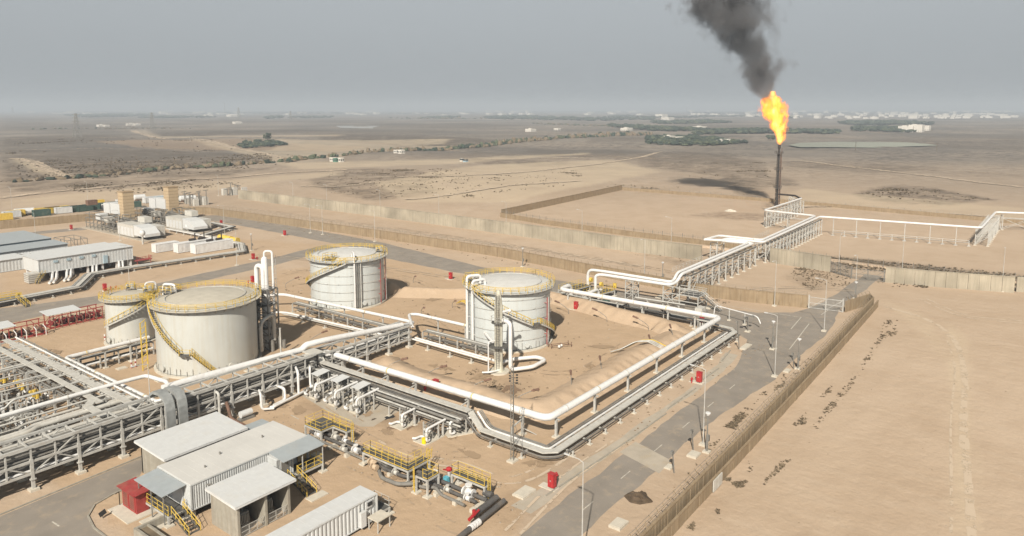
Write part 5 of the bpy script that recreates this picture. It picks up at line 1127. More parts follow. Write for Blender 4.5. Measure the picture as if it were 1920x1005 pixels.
for r_i, y_ in enumerate((101.2,106.4,110.8,115.4,119.9,124.3,128.5,133.0,137.6)):
    for c_i, x_ in enumerate((14,23,32.5,38.2)):
        if c_i == 3 and r_i % 2: continue
        q_ = ('first','second','third','fourth','fifth','sixth','seventh','eighth','ninth')[r_i]; w_ = ('farthest from','far from','close to','hard against')[c_i]
        place(wh, (x_+rnd.uniform(-.6,.6),y_+rnd.uniform(-.3,.3),0), 'valve manifold in the %s row behind the trussed rack, %s the cable covers' % (q_, w_), rnd.choice((0,math.pi)), 'valve manifolds of the pipe field')
def yvalve(): 
    root = thing('yellow_valve', 'v', 'valve', (0,0,0)); mb = MB(); mb.cyl((0,0,0),.1,2.6,8); mb.ball((0,0,1.0),.3,8); mb.build('stem', M['galv'], root); mb = MB(); mb.cyl((0,0,2.6),.3,.7,10); mb.box(-.12,.5,-.12,.12,2.8,3.2); mb.tube([(-.45,-.2,3.1),(-.45,.2,3.1)],.22,8); mb.build('actuator', M['yellow'], root); return root
yv = yvalve()
for (u,v), lb in zip(((8,715),(34,718),(42,728),(64,737),(70,744)), ('yellow valve actuator at the left edge of the pipe field','yellow actuator second from the left edge of the pipe field','middle yellow actuator of the pipe field','yellow actuator beside the last one, nearer the covers','yellow actuator nearest the wide cable covers')):
    q = P(u,v,2.8); place(yv, (q.x,q.y,0), lb, 0, 'yellow valve actuators')

lt = thing('lean_to_roof', 'small grey flat roof on posts behind the far end of the control cabin', 'roof', (52.5,83,0)); mb = MB(); mb.box(50.9,54.4,81.2,84.2,3.1,3.18); mb.build('roof', M['bluroof'], lt); mb = MB()
for x_ in (51.1,54.2):
    for y_ in (81.4,84.0): mb.bar((x_,y_,0),(x_,y_,3.1),.1)
mb.build('post', M['galv'], lt)
# ------------------------------------------------------------------ flare line on its trestle
tr = thing('trestle', 'long steel trestle carrying two white flare lines across the walls', 'trestle', (160,70,0))
def bent(root, p, d, w, h, brace=True, s=.26):
    """portal frame at p, square to direction d"""
    n_ = Vector((d.y,-d.x,0)); mb = MB(); a = p-n_*w/2; b_ = p+n_*w/2
    mb.bar((a.x,a.y,.1),(a.x,a.y,h),s); mb.bar((b_.x,b_.y,.1),(b_.x,b_.y,h),s); mb.bar(a+Vector((0,0,h)),b_+Vector((0,0,h)),s*.8)
    if brace: mb.bar((a.x,a.y,h*.55),(b_.x,b_.y,h*.55),s*.6); mb.bar((a.x,a.y,h*.55),(b_.x,b_.y,h),s*.5); mb.bar((a.x,a.y,.3),(b_.x,b_.y,h*.55),s*.5)
    o = mb.build('bent', M['galv'], root); mb = MB()
    for q in (a, b_): mb.cbox((q.x,q.y,.06),(.9,.9,.3))
    mb.build('footing', M['pad'], o)
def bents(root, a, b_, step, w, h, brace=True, s=.26):
    a = Vector((*a,0)); b_ = Vector((*b_,0)); L_ = (b_-a).length; k = max(1, int(L_/step)); d = (b_-a).normalized()
    for i in range(k+1): bent(root, a.lerp(b_, i/k), d, w, h, brace, s)
    mb = MB(); n_ = Vector((d.y,-d.x,0))
    for o_ in (-w/2, w/2):
        mb.bar(a+n_*o_+Vector((0,0,h*.8)), b_+n_*o_+Vector((0,0,h*.8)), .14)
        for i in range(0,k,3):
            p, q = a.lerp(b_, i/k)+n_*o_, a.lerp(b_, (i+1)/k)+n_*o_; mb.bar(p+Vector((0,0,.3)), q+Vector((0,0,h*.8)), .1); mb.bar(q+Vector((0,0,.3)), p+Vector((0,0,h*.8)), .1)
    mb.build('tie_beam', M['galv'], root)
HT = 6.1
bents(tr, (160,70.3), (206,70.3), 4.4, 3.2, 5.5); bents(tr, (212,69.4), (273,69.4), 3.3, 3.2, 5.5)
bents(tr, (206,81.3), (211.5,81.3), 5, 2.0, 5.4); bents(tr, (277,88.5), (277,73), 5.2, 2.2, 5.5, True); bents(tr, (279.5,89.2), (323,89.2), 4.3, 2.4, 5.5)
def flare_pipe(pts, r, label):
    mb = MB(); mb.tube(pts, r, 10, bend=1.6); mb.build('pipe', W_, tr, smooth=True)
flare_pipe([(153.5,93.0,1.2),(153.5,93.0,5.0),(153.3,89,5.2),(153.8,70.9,5.0),(155.8,70.9,5.0),(157.6,70.9,6.5),(208.0,71.0,6.5),(203.6,83.2,6.5)], .36, '')
flare_pipe([(149.8,88.6,1.2),(149.8,88.6,4.9),(150.4,87,5.1),(151.5,69.8,4.9),(154.9,69.8,4.9),(156.8,69.6,6.45),(205.8,69.7,6.45)], .36, '')
flare_pipe([(203.6,83.2,6.5),(212.6,82.4,6.5),(212.9,69.4,6.5),(273.6,70.2,6.5),(276.8,89.9,6.5),(324.2,89.4,6.5)], .36, '')
flare_pipe([(205.8,69.7,6.45),(204.6,79.0,6.45),(209.4,78.6,6.45),(209.9,68.0,6.45),(273.0,68.6,6.45),(279,20,6.45),(325,19.2,6.45),(329,8,6.45),(336,-14,6.45)], .36, '')
bents(tr, (325.5,17), (334,-10), 8, 2.2, 5.5, False); bents(tr, (282,19.8), (322,19.4), 4.0, 3.6, 5.6)
mb = MB()
for i in range(12): # brackets and posts of the cross leg towards the right
    t_ = i/11; p = Vector((273.6,64,0)).lerp(Vector((278.6,23,0)), t_); mb.bar((p.x,p.y,.1),(p.x,p.y,1.9 if i%2 else 6.0),.22); mb.cbox((p.x,p.y,.05),(1,1,.3))
for z_ in (1.3,1.9): mb.bar((273.6,64,z_),(278.6,23,z_),.13)
mb.build('bent', M['galv'], tr)
mb = MB(); railing(mb, [(158,72.3,6.4),(176,72.3,6.4)], 1.1, 2, .04); railing(mb, [(212,71.6,6.4),(226,71.6,6.4)], 1.1, 2, .04); mb.build('railing', M['galv'], tr)
mb = MB()
for i in range(60):
    x_ = 159+i*.8; mb.bar((x_,68.7,5.6),(x_,72,5.6),.05)
mb.bar((160,68.8,5.5),(206,68.8,5.5),.3,.2); mb.bar((212,68,5.5),(273,68,5.5),.3,.2); mb.build('walkway', M['grating'], tr)
# dark pipe and supports at the road crossing, stair tower
xt = thing('stair_tower', 'tangled grey steel stair tower where the flare lines climb to the trestle', 'stair tower', (154,66,0)); mb = MB()
for x_ in (151.5,156.5):
    for y_ in (63,67.5,71.5): mb.bar((x_,y_,0),(x_,y_,5 if y_>64 else 3),.22)
for z_ in (1.6,3.0,4.6):
    for a,b_ in (((151.5,63),(156.5,63)),((156.5,63),(156.5,71.5)),((156.5,71.5),(151.5,71.5)),((151.5,71.5),(151.5,63))):
        if z_ < 4 or a[1] > 64: mb.bar((*a,z_),(*b_,z_),.16)
for (p,q) in (((151.5,67.5,0),(151.5,71.5,3)),((151.5,71.5,0),(151.5,67.5,3)),((156.5,63,0),(156.5,67.5,3)),((151.5,63,3),(156.5,63,0))): mb.bar(p,q,.11)
mb.build('frame', M['galv'], xt); mb = MB(); mb.box(151.5,156.5,63,67.5,2.95,3.03); mb.build('deck', M['grating'], xt); mb = MB(); railing(mb, [(151.5,67.5,3),(151.5,63,3),(156.5,63,3),(156.5,67.5,3)], 1.1, 1.1, .05); mb.build('railing', M['galv'], xt); stair(xt, (154,63,3.0), (154,58.6,0), 1.0, None, M['galv'])
tw = thing('pipe_support', 'slim braced steel tower holding up the white flare lines by the road', 'steel tower', (151.6,79.5,0)); mb = MB()
for (x_,y_) in ((150.6,78.8),(153.4,78.8),(150.6,80.8),(153.4,80.8)): mb.bar((x_,y_,0),(x_,y_,4.6),.18)
for z_ in (1.5,3,4.5):
    for a,b_ in (((150.6,78.8),(153.4,78.8)),((153.4,78.8),(153.4,80.8)),((153.4,80.8),(150.6,80.8)),((150.6,80.8),(150.6,78.8))): mb.bar((*a,z_),(*b_,z_),.13); mb.bar((*a,z_-1.5),(*b_,z_),.08)
mb.build('frame', M['galv'], tw)
# valve station with yellow decks where the two flare lines rise
vs2 = platform('low yellow railed deck of the valve station where the flare lines rise', [(144,95.5),(152.5,94.2),(152.2,91.6),(143.8,92.2)], 1.5, [[(144,95.5),(152.5,94.2)],[(143.8,92.2),(152.2,91.6)]], None)
vs3 = platform('second yellow railed deck of the valve station, closer to the flare lines', [(143.5,88.2),(151.8,86.6),(151.5,84.2),(143.3,85.5)], 1.5, [[(143.5,88.2),(151.8,86.6)],[(143.3,85.5),(151.5,84.2),(151.8,86.6)]], None)
vst = thing('valve_station', 'dark pipes and yellow actuators under the railed decks by the road', 'valve station', (148,90,0))
for k,(x_,y_) in enumerate(((146,93.8),(149,93.2),(146,87.4),(149,86.6),(143.4,90),(143.6,82))): flange_valve(vst, (x_,y_,.8), (1,-.1,0), .36, (W_,D_,M['green'])[k%3])
mb = MB(); mb.tube([(143,94,.8),(153.5,93,.8)], .36, 8); mb.tube([(143,87.6,.8),(149.8,86.8,.8)], .36, 8); mb.tube([(142.6,98,.7),(142.8,80,.7)], .25, 8); mb.build('pipe', M['galv'], vst)
mb = MB(); mb.tube([(153.2,92.2,2.6),(153.2,91.6,2.6)],.6,12); mb.cyl((152.2,84.6,1.8),.45,1.2,10); mb.tube([(151.4,88.2,2.4),(151.4,87.6,2.4)],.55,12); mb.build('actuator', M['yellow'], vst)
pipeline('low grey line on sleepers beside the perimeter road under the flare lines', [(150.4,78,.9),(151.3,66,.9)], .18, M['galv'], bands=False, sup=[(150.7,75,.6),(151,70,.6)], along='y', supw=.8, sups=.2)
kn = thing('knockout_skid', 'small skid with white hood and pipes at the foot of the stair tower', 'skid', (148,61,0)); mb = MB(); mb.box(146.5,150.5,59.8,62.2,0,.3); mb.build('base', M['galvd'], kn); mb = MB(); mb.box(147,149.4,60.2,61.8,.9,1.9); mb.tube([(146.8,61,.7),(150.3,61,.7)], .4, 10); mb.build('hood', M['tray'], kn); mb = MB()
for k in range(5): mb.tube([(147+.7*k,60,.3),(147+.7*k,60,1.2+.2*(k%2)),(147.3+.7*k,62,1.2)], .09, 6, bend=.3)
mb.build('piping', D_, kn)
pipeline('thin white pipe on posts by the skid at the road bend', [(149.9,58.6,.4),(149.9,58.4,2.4),(146.4,47.9,2.5),(146.2,47.2,1.2)], .12, bands=False, sup=[(148.4,54.6,2.3),(147.2,50.8,2.3)], along='y', supw=.4, sups=.2)
gb = thing('gas_bottle_rack', 'small grey frame with a white sloping cover beside the corner of the white pipeline', 'frame', (139.5,49.8,0)); q_ = P(1322,618); mb = MB()
for dx in (-.6,.6):
    for dy in (-1.3,1.3): mb.bar((q_.x+dx,q_.y+dy,0),(q_.x+dx,q_.y+dy,1.9),.14)
for k in range(5): mb.cyl((q_.x,q_.y-1.1+.55*k,0),.18,1.5,8)
mb.build('frame', M['galv'], gb); mb = MB(); mb.cbox((q_.x,q_.y,1.98),(1.6,3.2,.1)); mb.build('cover', M['tray'], gb)

# ------------------------------------------------------------------ walls and fences
def wallrun(name, label, pts, h, th, m, posts=None, cap=None, panel=2.5, cat='wall', ragtop=0.0, coil=False, hs=None, seed=1):
    """panel wall; posts: (spacing, height above the wall, lean)"""
    rnd = random.Random(seed); root = thing(name, label, cat, (pts[0][0],pts[0][1],0)); mb = MB(); pm = MB(); cm = MB(); npost = 0; pl = []
    for i in range(len(pts)-1):
        a, b_ = Vector((*pts[i],0)), Vector((*pts[i+1],0)); L_ = (b_-a).length; k = max(1, round(L_/panel)); d = (b_-a).normalized(); n_ = Vector((d.y,-d.x,0))
        for j in range(k):
            p, q = a.lerp(b_, j/k), a.lerp(b_, (j+1)/k); hh = h + rnd.uniform(-ragtop, ragtop); o_ = n_*rnd.uniform(-.03,.03)
            mb.bar(p+d*.03+o_+Vector((0,0,hh/2-.1)), q-d*.03+o_+Vector((0,0,hh/2-.1)), th, hh+.2)
            if posts and j % max(1, round(posts[0]/panel)) == 0: pl.append((p+o_, n_))
        if cap: cm.bar(a+Vector((0,0,h)), b_+Vector((0,0,h)), th+.12, .16)
    mb.build('panel', m, root)
    if cap: cm.build('coping', m, root)
    if posts:
        rest = MB()
        for i, (p, n_) in enumerate(pl):
            t_ = MB() if i < 95 else rest; z0 = h-.15; le = n_*posts[2]*(1+rnd.uniform(-.4,.4))
            t_.bar(p+Vector((0,0,0)), p+Vector((0,0,z0+.2)), .2); t_.bar(p+Vector((0,0,z0)), p+le+Vector((0,0,z0+posts[1]*(1+rnd.uniform(-.2,.1)))), .07)
            if i < 95: t_.build('fence_post', m, root)
        if len(pl) > 95: rest.build('fence_posts', m, root, kind='stuff')
        if coil:
            w = MB()
            for i in range(len(pl)-1):
                p, q = pl[i][0], pl[i+1][0]
                if (q-p).length > posts[0]*2.5: continue
                for fz in (.35,.7,1.0): w.bar(p+pl[i][1]*posts[2]*fz+Vector((0,0,h+posts[1]*fz-.1)), q+pl[i+1][1]*posts[2]*fz+Vector((0,0,h+posts[1]*fz-.14)), .03)
            w.build('barbed_wire', M['galvd'], root)
    return root
wallrun('perimeter_wall', 'tan precast wall with leaning wire posts running along the right side of the road', [(40,31.0),(90,31.2),(130,31.6),(178.5,32.3),(180.5,33.4)], 2.3, .16, M['precast'], cap=True, posts=(1.5,.8,-.6), coil=True, panel=.75, ragtop=.05, seed=4)
wallrun('retaining_wall', 'low tan panel wall standing outside the leaning wire posts on the right', [(40,30.1),(90,30.3),(130,30.7),(179.5,31.5)], 1.55, .14, M['precast'], cap=True, panel=1.5, ragtop=.06, seed=5)
mb = MB()
for k in range(2): mb.box(78.6+k*1.4,79.9+k*1.4,30.0,30.12,.1,1.5)
tag(mb.build('repair_panel', M['tray']), 'two pale grey repair sheets patched onto the low tan wall', 'panels')
wallrun('perimeter_wall', 'short tan wall end joining the gate at the corner of the right wall', [(180.5,33.4),(170.2,36.4)], 2.6, .16, M['precast'], posts=(1.5,.8,.5), coil=True, panel=.75, seed=6)
wallrun('perimeter_wall', 'tan wall with a row of wire posts behind the perimeter road and tanks', [(168.6,44.2),(165.5,57),(164.2,68),(167,96.5),(171.3,134.8),(171.0,186.6),(169,240),(167,290),(163,300)], 2.9, .18, M['precast'], posts=(2.4,1.1,-.35), cap=True, coil=True, panel=1.2, ragtop=.04, seed=7)
wallrun('perimeter_wall', 'brown wall behind the generator yard in front of the parked containers', [(163,300),(158,306),(128,311.5),(97,317),(70,322),(40,328)], 3.0, .18, M['precast'], posts=(2.4,.5,-.2), panel=1.2, ragtop=.04, seed=8)
wallrun('concrete_wall', 'stained grey green concrete wall crossing behind the whole plant', [(205.5,330),(205.6,297),(206.2,231),(204.6,161),(203.0,117),(203.6,84)], 4.5, .35, M['concwall'], cap=True, panel=2.4, ragtop=.05, seed=9)
wallrun('concrete_wall', 'stained concrete wall between the flare trestle and the mesh gate', [(213.4,67),(212,57),(210.9,49.5)], 4.4, .35, M['concwall'], cap=True, panel=2.4, ragtop=.05, seed=10)
wallrun('concrete_wall', 'pale concrete wall running right from the outer gate', [(206.8,35.0),(209,24),(213,10),(214,7.5)], 4.0, .35, M['concwall'], cap=True, panel=2.4, ragtop=.05, seed=11)
wallrun('concrete_wall', 'last stretch of pale concrete wall at the right edge', [(215.6,7.2),(218,0),(222,-12)], 3.8, .35, M['concwall'], panel=2.4, ragtop=.08, seed=12)
wallrun('perimeter_wall', 'brown bank wall with wire top on the left side of the flare ground', [(238,187),(262,188.6),(300,191),(357,195)], 2.9, .2, M['precast'], posts=(4.8,.7,0), cap=True, panel=2.4, seed=14)
wallrun('perimeter_wall', 'low brown wall far behind the flare stack', [(357,195),(356,150),(355,108),(350,60),(345,10),(340,-60)], 1.7, .2, M['precast'], posts=(7.2,.7,0), panel=2.4, seed=15)
wallrun('perimeter_wall', 'low brown wall just beyond the concrete wall, on the flare ground', [(236,186),(231,160),(228,120),(227,90),(225.5,73)], 1.9, .2, M['precast'], panel=2.4, seed=16)
def mesh_fence(name, label, pts, h, step=3.0, wire=.35, m=None, cat='fence', t=.05):
    root = thing(name, label, cat, (pts[0][0],pts[0][1],0)); mb = MB(); mp = []
    for i in range(len(pts)-1):
        a, b_ = Vector((*pts[i],0)), Vector((*pts[i+1],0)); a.z = gz(a.x,a.y); b_.z = gz(b_.x,b_.y); L_ = (b_-a).length; k = max(1, round(L_/step))
        for j in range(k+1): mp.append(a.lerp(b_, j/k))
        z = wire
        while z <= h: mb.bar(a+Vector((0,0,z)), b_+Vector((0,0,z)), t*.6); z += wire
        n = int(L_/wire)
        for j in range(n): q = a.lerp(b_, j/n); mb.bar(q+Vector((0,0,.1)), q+Vector((0,0,h)), t*.5)
    mb.build('mesh', m or D_, root); rest = MB()
    for i, p in enumerate(mp):
        q = MB() if i < 60 else rest; q.bar(p, p+Vector((0,0,h+.15)), .1)
        if i < 60: q.build('fence_post', m or D_, root)
    if rest.f: rest.build('fence_posts', m or D_, root, kind='stuff')
    return root
mesh_fence('mesh_fence', 'dark wire mesh wing fence left of the outer gate', [(210.9,49.5),(206.3,43.2)], 3.2, 2.2, .28, t=.09)
def gate(label, a, b_, h, m):
    root = thing('gate', label, 'gate', (a[0],a[1],0)); a = Vector((*a,0)); b_ = Vector((*b_,0)); mid = a.lerp(b_,.5)
    for p, q in ((a,mid),(mid,b_)):
        d = (q-p).normalized(); p = p+d*.08; q = q-d*.08; mb = MB()
        for z_ in (.15,h*.5,h): mb.bar(p+Vector((0,0,z_)), q+Vector((0,0,z_)), .1)
        for s in (p, q): mb.bar(s+Vector((0,0,.1)), s+Vector((0,0,h)), .12)
        n = int((q-p).length/.22)
        for j in range(n): s = p.lerp(q, j/n); mb.bar(s+Vector((0,0,.15)), s+Vector((0,0,h)), .035)
        mb.bar(p+Vector((0,0,.15)), q+Vector((0,0,h)), .07); mb.build('gate_leaf', m, root)
    mb = MB()
    for p in (a, b_): mb.bar(p, p+Vector((0,0,h+.5)), .25)
    mb.build('gate_post', m, root)
gate('outer wire gate where the track leaves through the concrete wall', (206.2,43.0), (206.7,35.2), 2.8, D_)
gate('wide inner wire gate across the road at the end of the tan walls', (168.9,43.8), (169.9,36.8), 2.6, M['galv'])
mesh_fence('mesh_fence', 'low dark mesh fence just beyond the concrete wall facing the flare ground', [(237,186),(232,160),(229,120),(228,90),(226.5,73)], 3.0, 4, .8, t=.07)
mesh_fence('mesh_fence', 'low dark mesh fence beyond the gates on the right of the trestle', [(226,66),(224,50),(226,20),(232,-20)], 2.4, 4, .8, t=.07)
mesh_fence('mesh_fence', 'faint wire fence along the far bank behind the flare', [(360,196),(358,150),(357,108),(352,60),(347,10),(343,-55)], 2.2, 6, .8, t=.07)

# ------------------------------------------------------------------ lamp posts, masts, hydrants
def lamp(h=10.6, arm=1.7, name='lamp_post'):
    root = thing(name, 'l', 'lamp post', (0,0,0)); mb = MB(); n = 8; mb.cyl((0,0,.2),.085,h-.2,8,.045)
    mb.tube([(0,0,h-.1),(0,.5,h+.12),(0,arm,h+.2)], .045, 5); mb.build('pole', M['galv'], root); mb = MB(); mb.cbox((0,arm+.2,h+.2),(.2,.6,.1)); mb.build('lamp_head', M['whiteroof'], root); mb = MB(); mb.box(-.45,.45,-.45,.45,-.05,.25); mb.build('footing', M['pad'], root); return root
lps = lamp(); gl = 'tall lamp posts of the plant'
for (x_,y_,lb) in ((58.0,35.4,'tall lamp post at the bottom edge beside the road'),(89.6,35.9,'tall lamp post by the security camera mast and concrete cover'),(121.0,36.3,'tall lamp post between the road and the tan wall, middle of its row'),(152.7,36.4,'tall lamp post nearest the inner wire gate')):
    place(lps, (x_,y_,0), lb, 0, gl)
wps = [((613,390),0,'lamp post at the concrete wall behind the generator side'),((713,403),0,'lamp post at the concrete wall, above the left pale tank'),((823,415),0,'lamp post at the concrete wall straight above the pale tanks'),((949,432),0,'lamp post at the concrete wall by the bank corner'),((1091,452),0,'lamp post at the concrete wall above the valve station'),((1258,470),0,'lamp post at the concrete wall nearest the trestle'),
  ((1572,513),-1.5,'lamp post in front of the dark mesh wing fence'),((1690,528),-1.5,'lamp post at the pale wall right of the outer gate'),((1878,547),-1.5,'lamp post at the break in the pale wall on the right'),((550,385),0,'lamp post near the end of the concrete wall on the generator side'),((410,367),0,'far lamp post behind the generator yard'),
  ((703,453),1.5,'lamp post behind the tan wall above the left pale tank'),((1208,522),1.5,'lamp post by the tan wall left of the road bend'),((1452,574),1.5,'dark lamp post at the tan wall opposite the road bend'),((605,440),1.5,'lamp post behind the tan wall left of the pale tanks'),((582,437),1.5,'lamp post close beside another behind the tan wall'),((421,440),1.5,'lamp post at the tan wall near the generator yard'),
  ((243,537),1.5,'lamp post in front of the raised white hall'),((444,498),1.5,'lamp post at the corner of the yard by the yellow tanks'),((68,458),1.5,'lamp post among the grey roofed sheds'),((225,452),1.5,'lamp post left of the generator packages'),((23,397),0,'far lamp post behind the yellow containers'),((165,383),0,'far lamp post behind the green containers'),((286,822),1.5,'slim pole standing in the trussed rack by the cable bridges'),((1603,560),1.5,'lamp post behind the corner of the tan walls')]
for (uv,rz,lb) in wps: q = P(*uv); place(lps, (q.x,q.y,0), lb, rz, gl)
def cctv():
    root = thing('camera_mast', 'c', 'camera mast', (0,0,0)); mb = MB(); mb.cyl((0,0,.2),.1,5.2,8); mb.cyl((0,0,.3),.16,1.3,8); mb.build('pole', M['galvd'], root); mb = MB(); mb.cyl((0,0,5.35),.34,.14,10); mb.ball((0,0,5.25),.22,8); mb.build('dome_camera', W_, root); mb = MB(); mb.box(-.45,.45,-.45,.45,-.05,.22); mb.build('footing', M['pad'], root)
    mb = MB(); mb.box(.1,.45,-.2,.2,1.5,2.3); mb.build('control_box', M['galvd'], root); return root
cct = cctv(); gc = 'security camera masts'
for (uv,lb) in (((1325,848),'camera mast beside the road lamp and pale cover slab'),((1496,692),'camera mast by the small post and pale slab near the tan wall'),((1242,530),'camera mast in front of the tan wall by the trestle'),((1603,572),'camera mast inside the corner of the right wall'),((1448,655),'camera mast on the sand between road and bend'),((980,500),'camera mast behind the perimeter road above the front tank'),((472,470),'tall dark camera mast near the yellow tanks')):
    q = P(*uv); place(cct, (q.x,q.y,0), lb, 0, gc)
def stub():
    root = thing('floodlight_post', 's', 'floodlight', (0,0,0)); mb = MB(); mb.bar((0,0,0),(-.25,.15,2.6),.12); mb.build('post', M['galvd'], root); mb = MB(); mb.cbox((-.3,.2,2.75),(.5,.3,.4)); mb.build('lamp_head', D_, root); return root
stb = stub()
for (uv,lb) in (((1300,845),'short floodlight post leaning beside the camera mast'),((1488,692),'short leaning floodlight post near the right tan wall'),((1264,887),'thin dark stake in the sand beside the right wall'),((1402,621),'short dark post on the pale slab at the road'),((1386,655),'short dark post in the middle of the long pale slab'),((1384,628),'bollard like dark post near the tray corner')):
    q = P(*uv); place(stb, (q.x,q.y,0), lb, 0, 'short posts')
q = P(1402,622); ds = thing('floodlight_stand', 'two headed floodlight stand on the sand near the road bend', 'floodlight', (q.x,q.y,0)); mb = MB(); mb.cyl((q.x,q.y,0),.1,3.2,8); mb.bar((q.x-1.3,q.y+.6,3.2),(q.x+1.3,q.y-.6,3.2),.1); mb.build('pole', M['galvd'], ds); mb = MB(); mb.cbox((q.x-1.1,q.y+.5,3.0),(.6,.5,.4)); mb.cbox((q.x+1.1,q.y-.5,3.0),(.6,.5,.4)); mb.build('lamp_head', M['galvd'], ds); mb = MB(); mb.cbox((q.x,q.y,.08),(1,1,.3)); mb.build('footing', M['pad'], ds)
# guyed lattice mast with floodlights in the foreground
q = P(961,865); ms = thing('floodlight_mast', 'thin lattice mast with insulators standing in front of the low tray corner', 'mast', (q.x,q.y,0)); mb = MB()
for k in range(3): a = k*2.094; mb.bar((q.x+.28*math.cos(a),q.y+.28*math.sin(a),.2),(q.x+.2*math.cos(a),q.y+.2*math.sin(a),12.6),.06)
for z_ in range(0,24):
    for k in range(3): a, b_ = k*2.094, (k+1)*2.094; mb.bar((q.x+.27*math.cos(a),q.y+.27*math.sin(a),.3+z_*.52),(q.x+.26*math.cos(b_),q.y+.26*math.sin(b_),.8+z_*.52),.035)
mb.bar((q.x+1.6,q.y-.9,.1),(q.x,q.y,6.0),.05); mb.bar((q.x+1.1,q.y+1.1,.1),(q.x,q.y,5.0),.05); mb.cyl((q.x,q.y,12.6),.05,1.0,6); mb.build('lattice', D_, ms); mb = MB()
for dy in (-.55,.55):
    mb.bar((q.x,q.y,11.2),(q.x+.2,q.y+dy,11.2),.05)
    for k in range(4): mb.ball((q.x+.2,q.y+dy,11.6-k*.35),.17,6,(1,1,.7))
mb.build('insulator', M['black'], ms); mb = MB(); mb.cbox((q.x,q.y,.08),(1.3,1.0,.3)); mb.build('footing', M['pad'], ms)
def hydrant():
    root = thing('fire_cabinet', 'f', 'fire cabinet', (0,0,0)); mb = MB(); mb.box(-.32,.32,-.42,.42,.25,1.85); mb.box(-.36,.36,-.46,.46,1.85,1.92); mb.build('body', M['red'], root); mb = MB(); mb.box(-.36,-.32,-.38,-.03,.35,1.75); mb.box(-.36,-.32,.03,.38,.35,1.75); d_ = mb.build('door', M['red'], root); mb = MB()
    for dy in (-.06,.06): mb.bar((-.38,dy,1.0),(-.38,dy,1.2),.03)
    mb.build('handle', M['galv'], d_); mb = MB()
    for x_ in (-.27,.27):
        for y_ in (-.36,.36): mb.bar((x_,y_,0),(x_,y_,.25),.06)
    mb.box(-.55,.55,-.7,1.6,-.05,.1); mb.build('plinth', M['pad'], root)
    return root
hy = hydrant()
for (uv,lb) in (((1311,718),'red fire cabinet standing alone between the low tray and the road'),((1035,916),'red fire cabinet at the bottom beside the valve pipeline and road'),((845,524),'red fire cabinet on the sand between the two pale tanks'),((1080,581),'red fire cabinet under the thick white pipeline by the far bank'),((817,733),'red fire cabinet behind the thick white pipeline, at the bank foot'),((474,531),'red fire cabinet just left of the stripper tower top'),((197,546),'red fire cabinet at the road left of the cream tanks'),((534,442),'red fire cabinet beside the perimeter road far behind the tower'),((134,431),'red fire cabinet by the brown wall at far left'),((1316,606),'red fire cabinet inside the corner of the white pipeline'),((415,422),'red fire cabinet near the generator packages'),((475,487),'red fire cabinet beside the junction of the plant roads')):
    q = P(*uv); place(hy, (q.x,q.y,0), lb, 0, 'red fire cabinets')
def hyd():
    root = thing('fire_hydrant', 'h', 'hydrant', (0,0,0)); mb = MB(); mb.cyl((0,0,0),.1,.9,10); mb.ball((0,0,.9),.15,8); mb.build('body', M['red'], root); mb = MB(); mb.tube([(-.3,0,.65),(.3,0,.65)],.09,8); mb.tube([(0,-.24,.65),(0,.24,.65)],.09,8); mb.build('outlet', M['red'], root); return root
hd_ = hyd()
for (uv,lb) in (((1043,900),'red hydrant beside the fire cabinet at the bottom by the road'),((208,544),'red hydrant right of the cabinet at the road left of the cream tanks'),((218,543),'second red hydrant right of the cabinet left of the cream tanks'),((1300,606),'red hydrant left of the cabinet in the white pipeline corner'),((466,533),'red hydrant left of the tower cabinet'),((482,487),'red hydrant next to the road junction cabinet'),((797,735),'red hydrant lying by the bank foot cabinet'),((1297,718),'small pale red hydrant by the lone cabinet')):
    q = P(*uv); place(hd_, (q.x,q.y,0), lb, 0, 'red hydrants')
# foam monitors on the banks: bent thin pipe carrying a dark nozzle
def monitor():
    root = thing('foam_monitor', 'm', 'foam nozzle', (0,0,0)); mb = MB(); mb.tube([(0,0,0),(0,0,1.0),(.7,-1.0,1.7),(1.5,-2.2,2.3)], .06, 5, bend=.5); mb.build('pipe', D_, root); mb = MB(); mb.tube([(1.3,-1.9,2.2),(2.0,-2.9,2.5)], [.14,.22], 7); mb.tube([(1.55,-2.2,2.1),(1.55,-2.2,2.5)],.13,6); mb.build('nozzle', M['rust'], root); return root
mo = monitor()
mons = [((594,663),0,'foam nozzle on the sand right of the stripper tower'),((727,697),0,'foam nozzle at the bank foot left end, under the white pipeline'),((799,712),0,'foam nozzle at the bank foot next to the red cabinet'),((880,738),0,'foam nozzle on the near bank in front of the slim column'),((968,758),0,'foam nozzle near the bank corner by the lattice mast'),((1072,738),1.6,'foam nozzle on the near bank, first after the corner'),((1128,708),1.6,'foam nozzle on the near bank, second after the corner'),((1222,664),1.6,'foam nozzle on the near bank, third after the corner'),((1262,642),1.6,'foam nozzle on the near bank, last after the corner'),
 ((535,540),.5,'foam nozzle between the tower and the left pale tank'),((580,648),.5,'fallen foam nozzle beside the grey rack'),((775,530),-1.2,'foam nozzle right of the left pale tank'),((790,590),-1.2,'foam nozzle on the sand between the two pale tanks'),((848,577),-1.2,'foam nozzle left of the tank with the winding stair'),((1066,589),2.6,'foam nozzle by the cabinet on the far bank'),((1138,604),2.6,'foam nozzle in the middle of the far bank'),((1216,620),2.6,'foam nozzle near the end of the far bank')]
for (uv,rz,lb) in mons: q = P(*uv); place(mo, (q.x,q.y,0), lb, rz, 'foam nozzles on the banks')
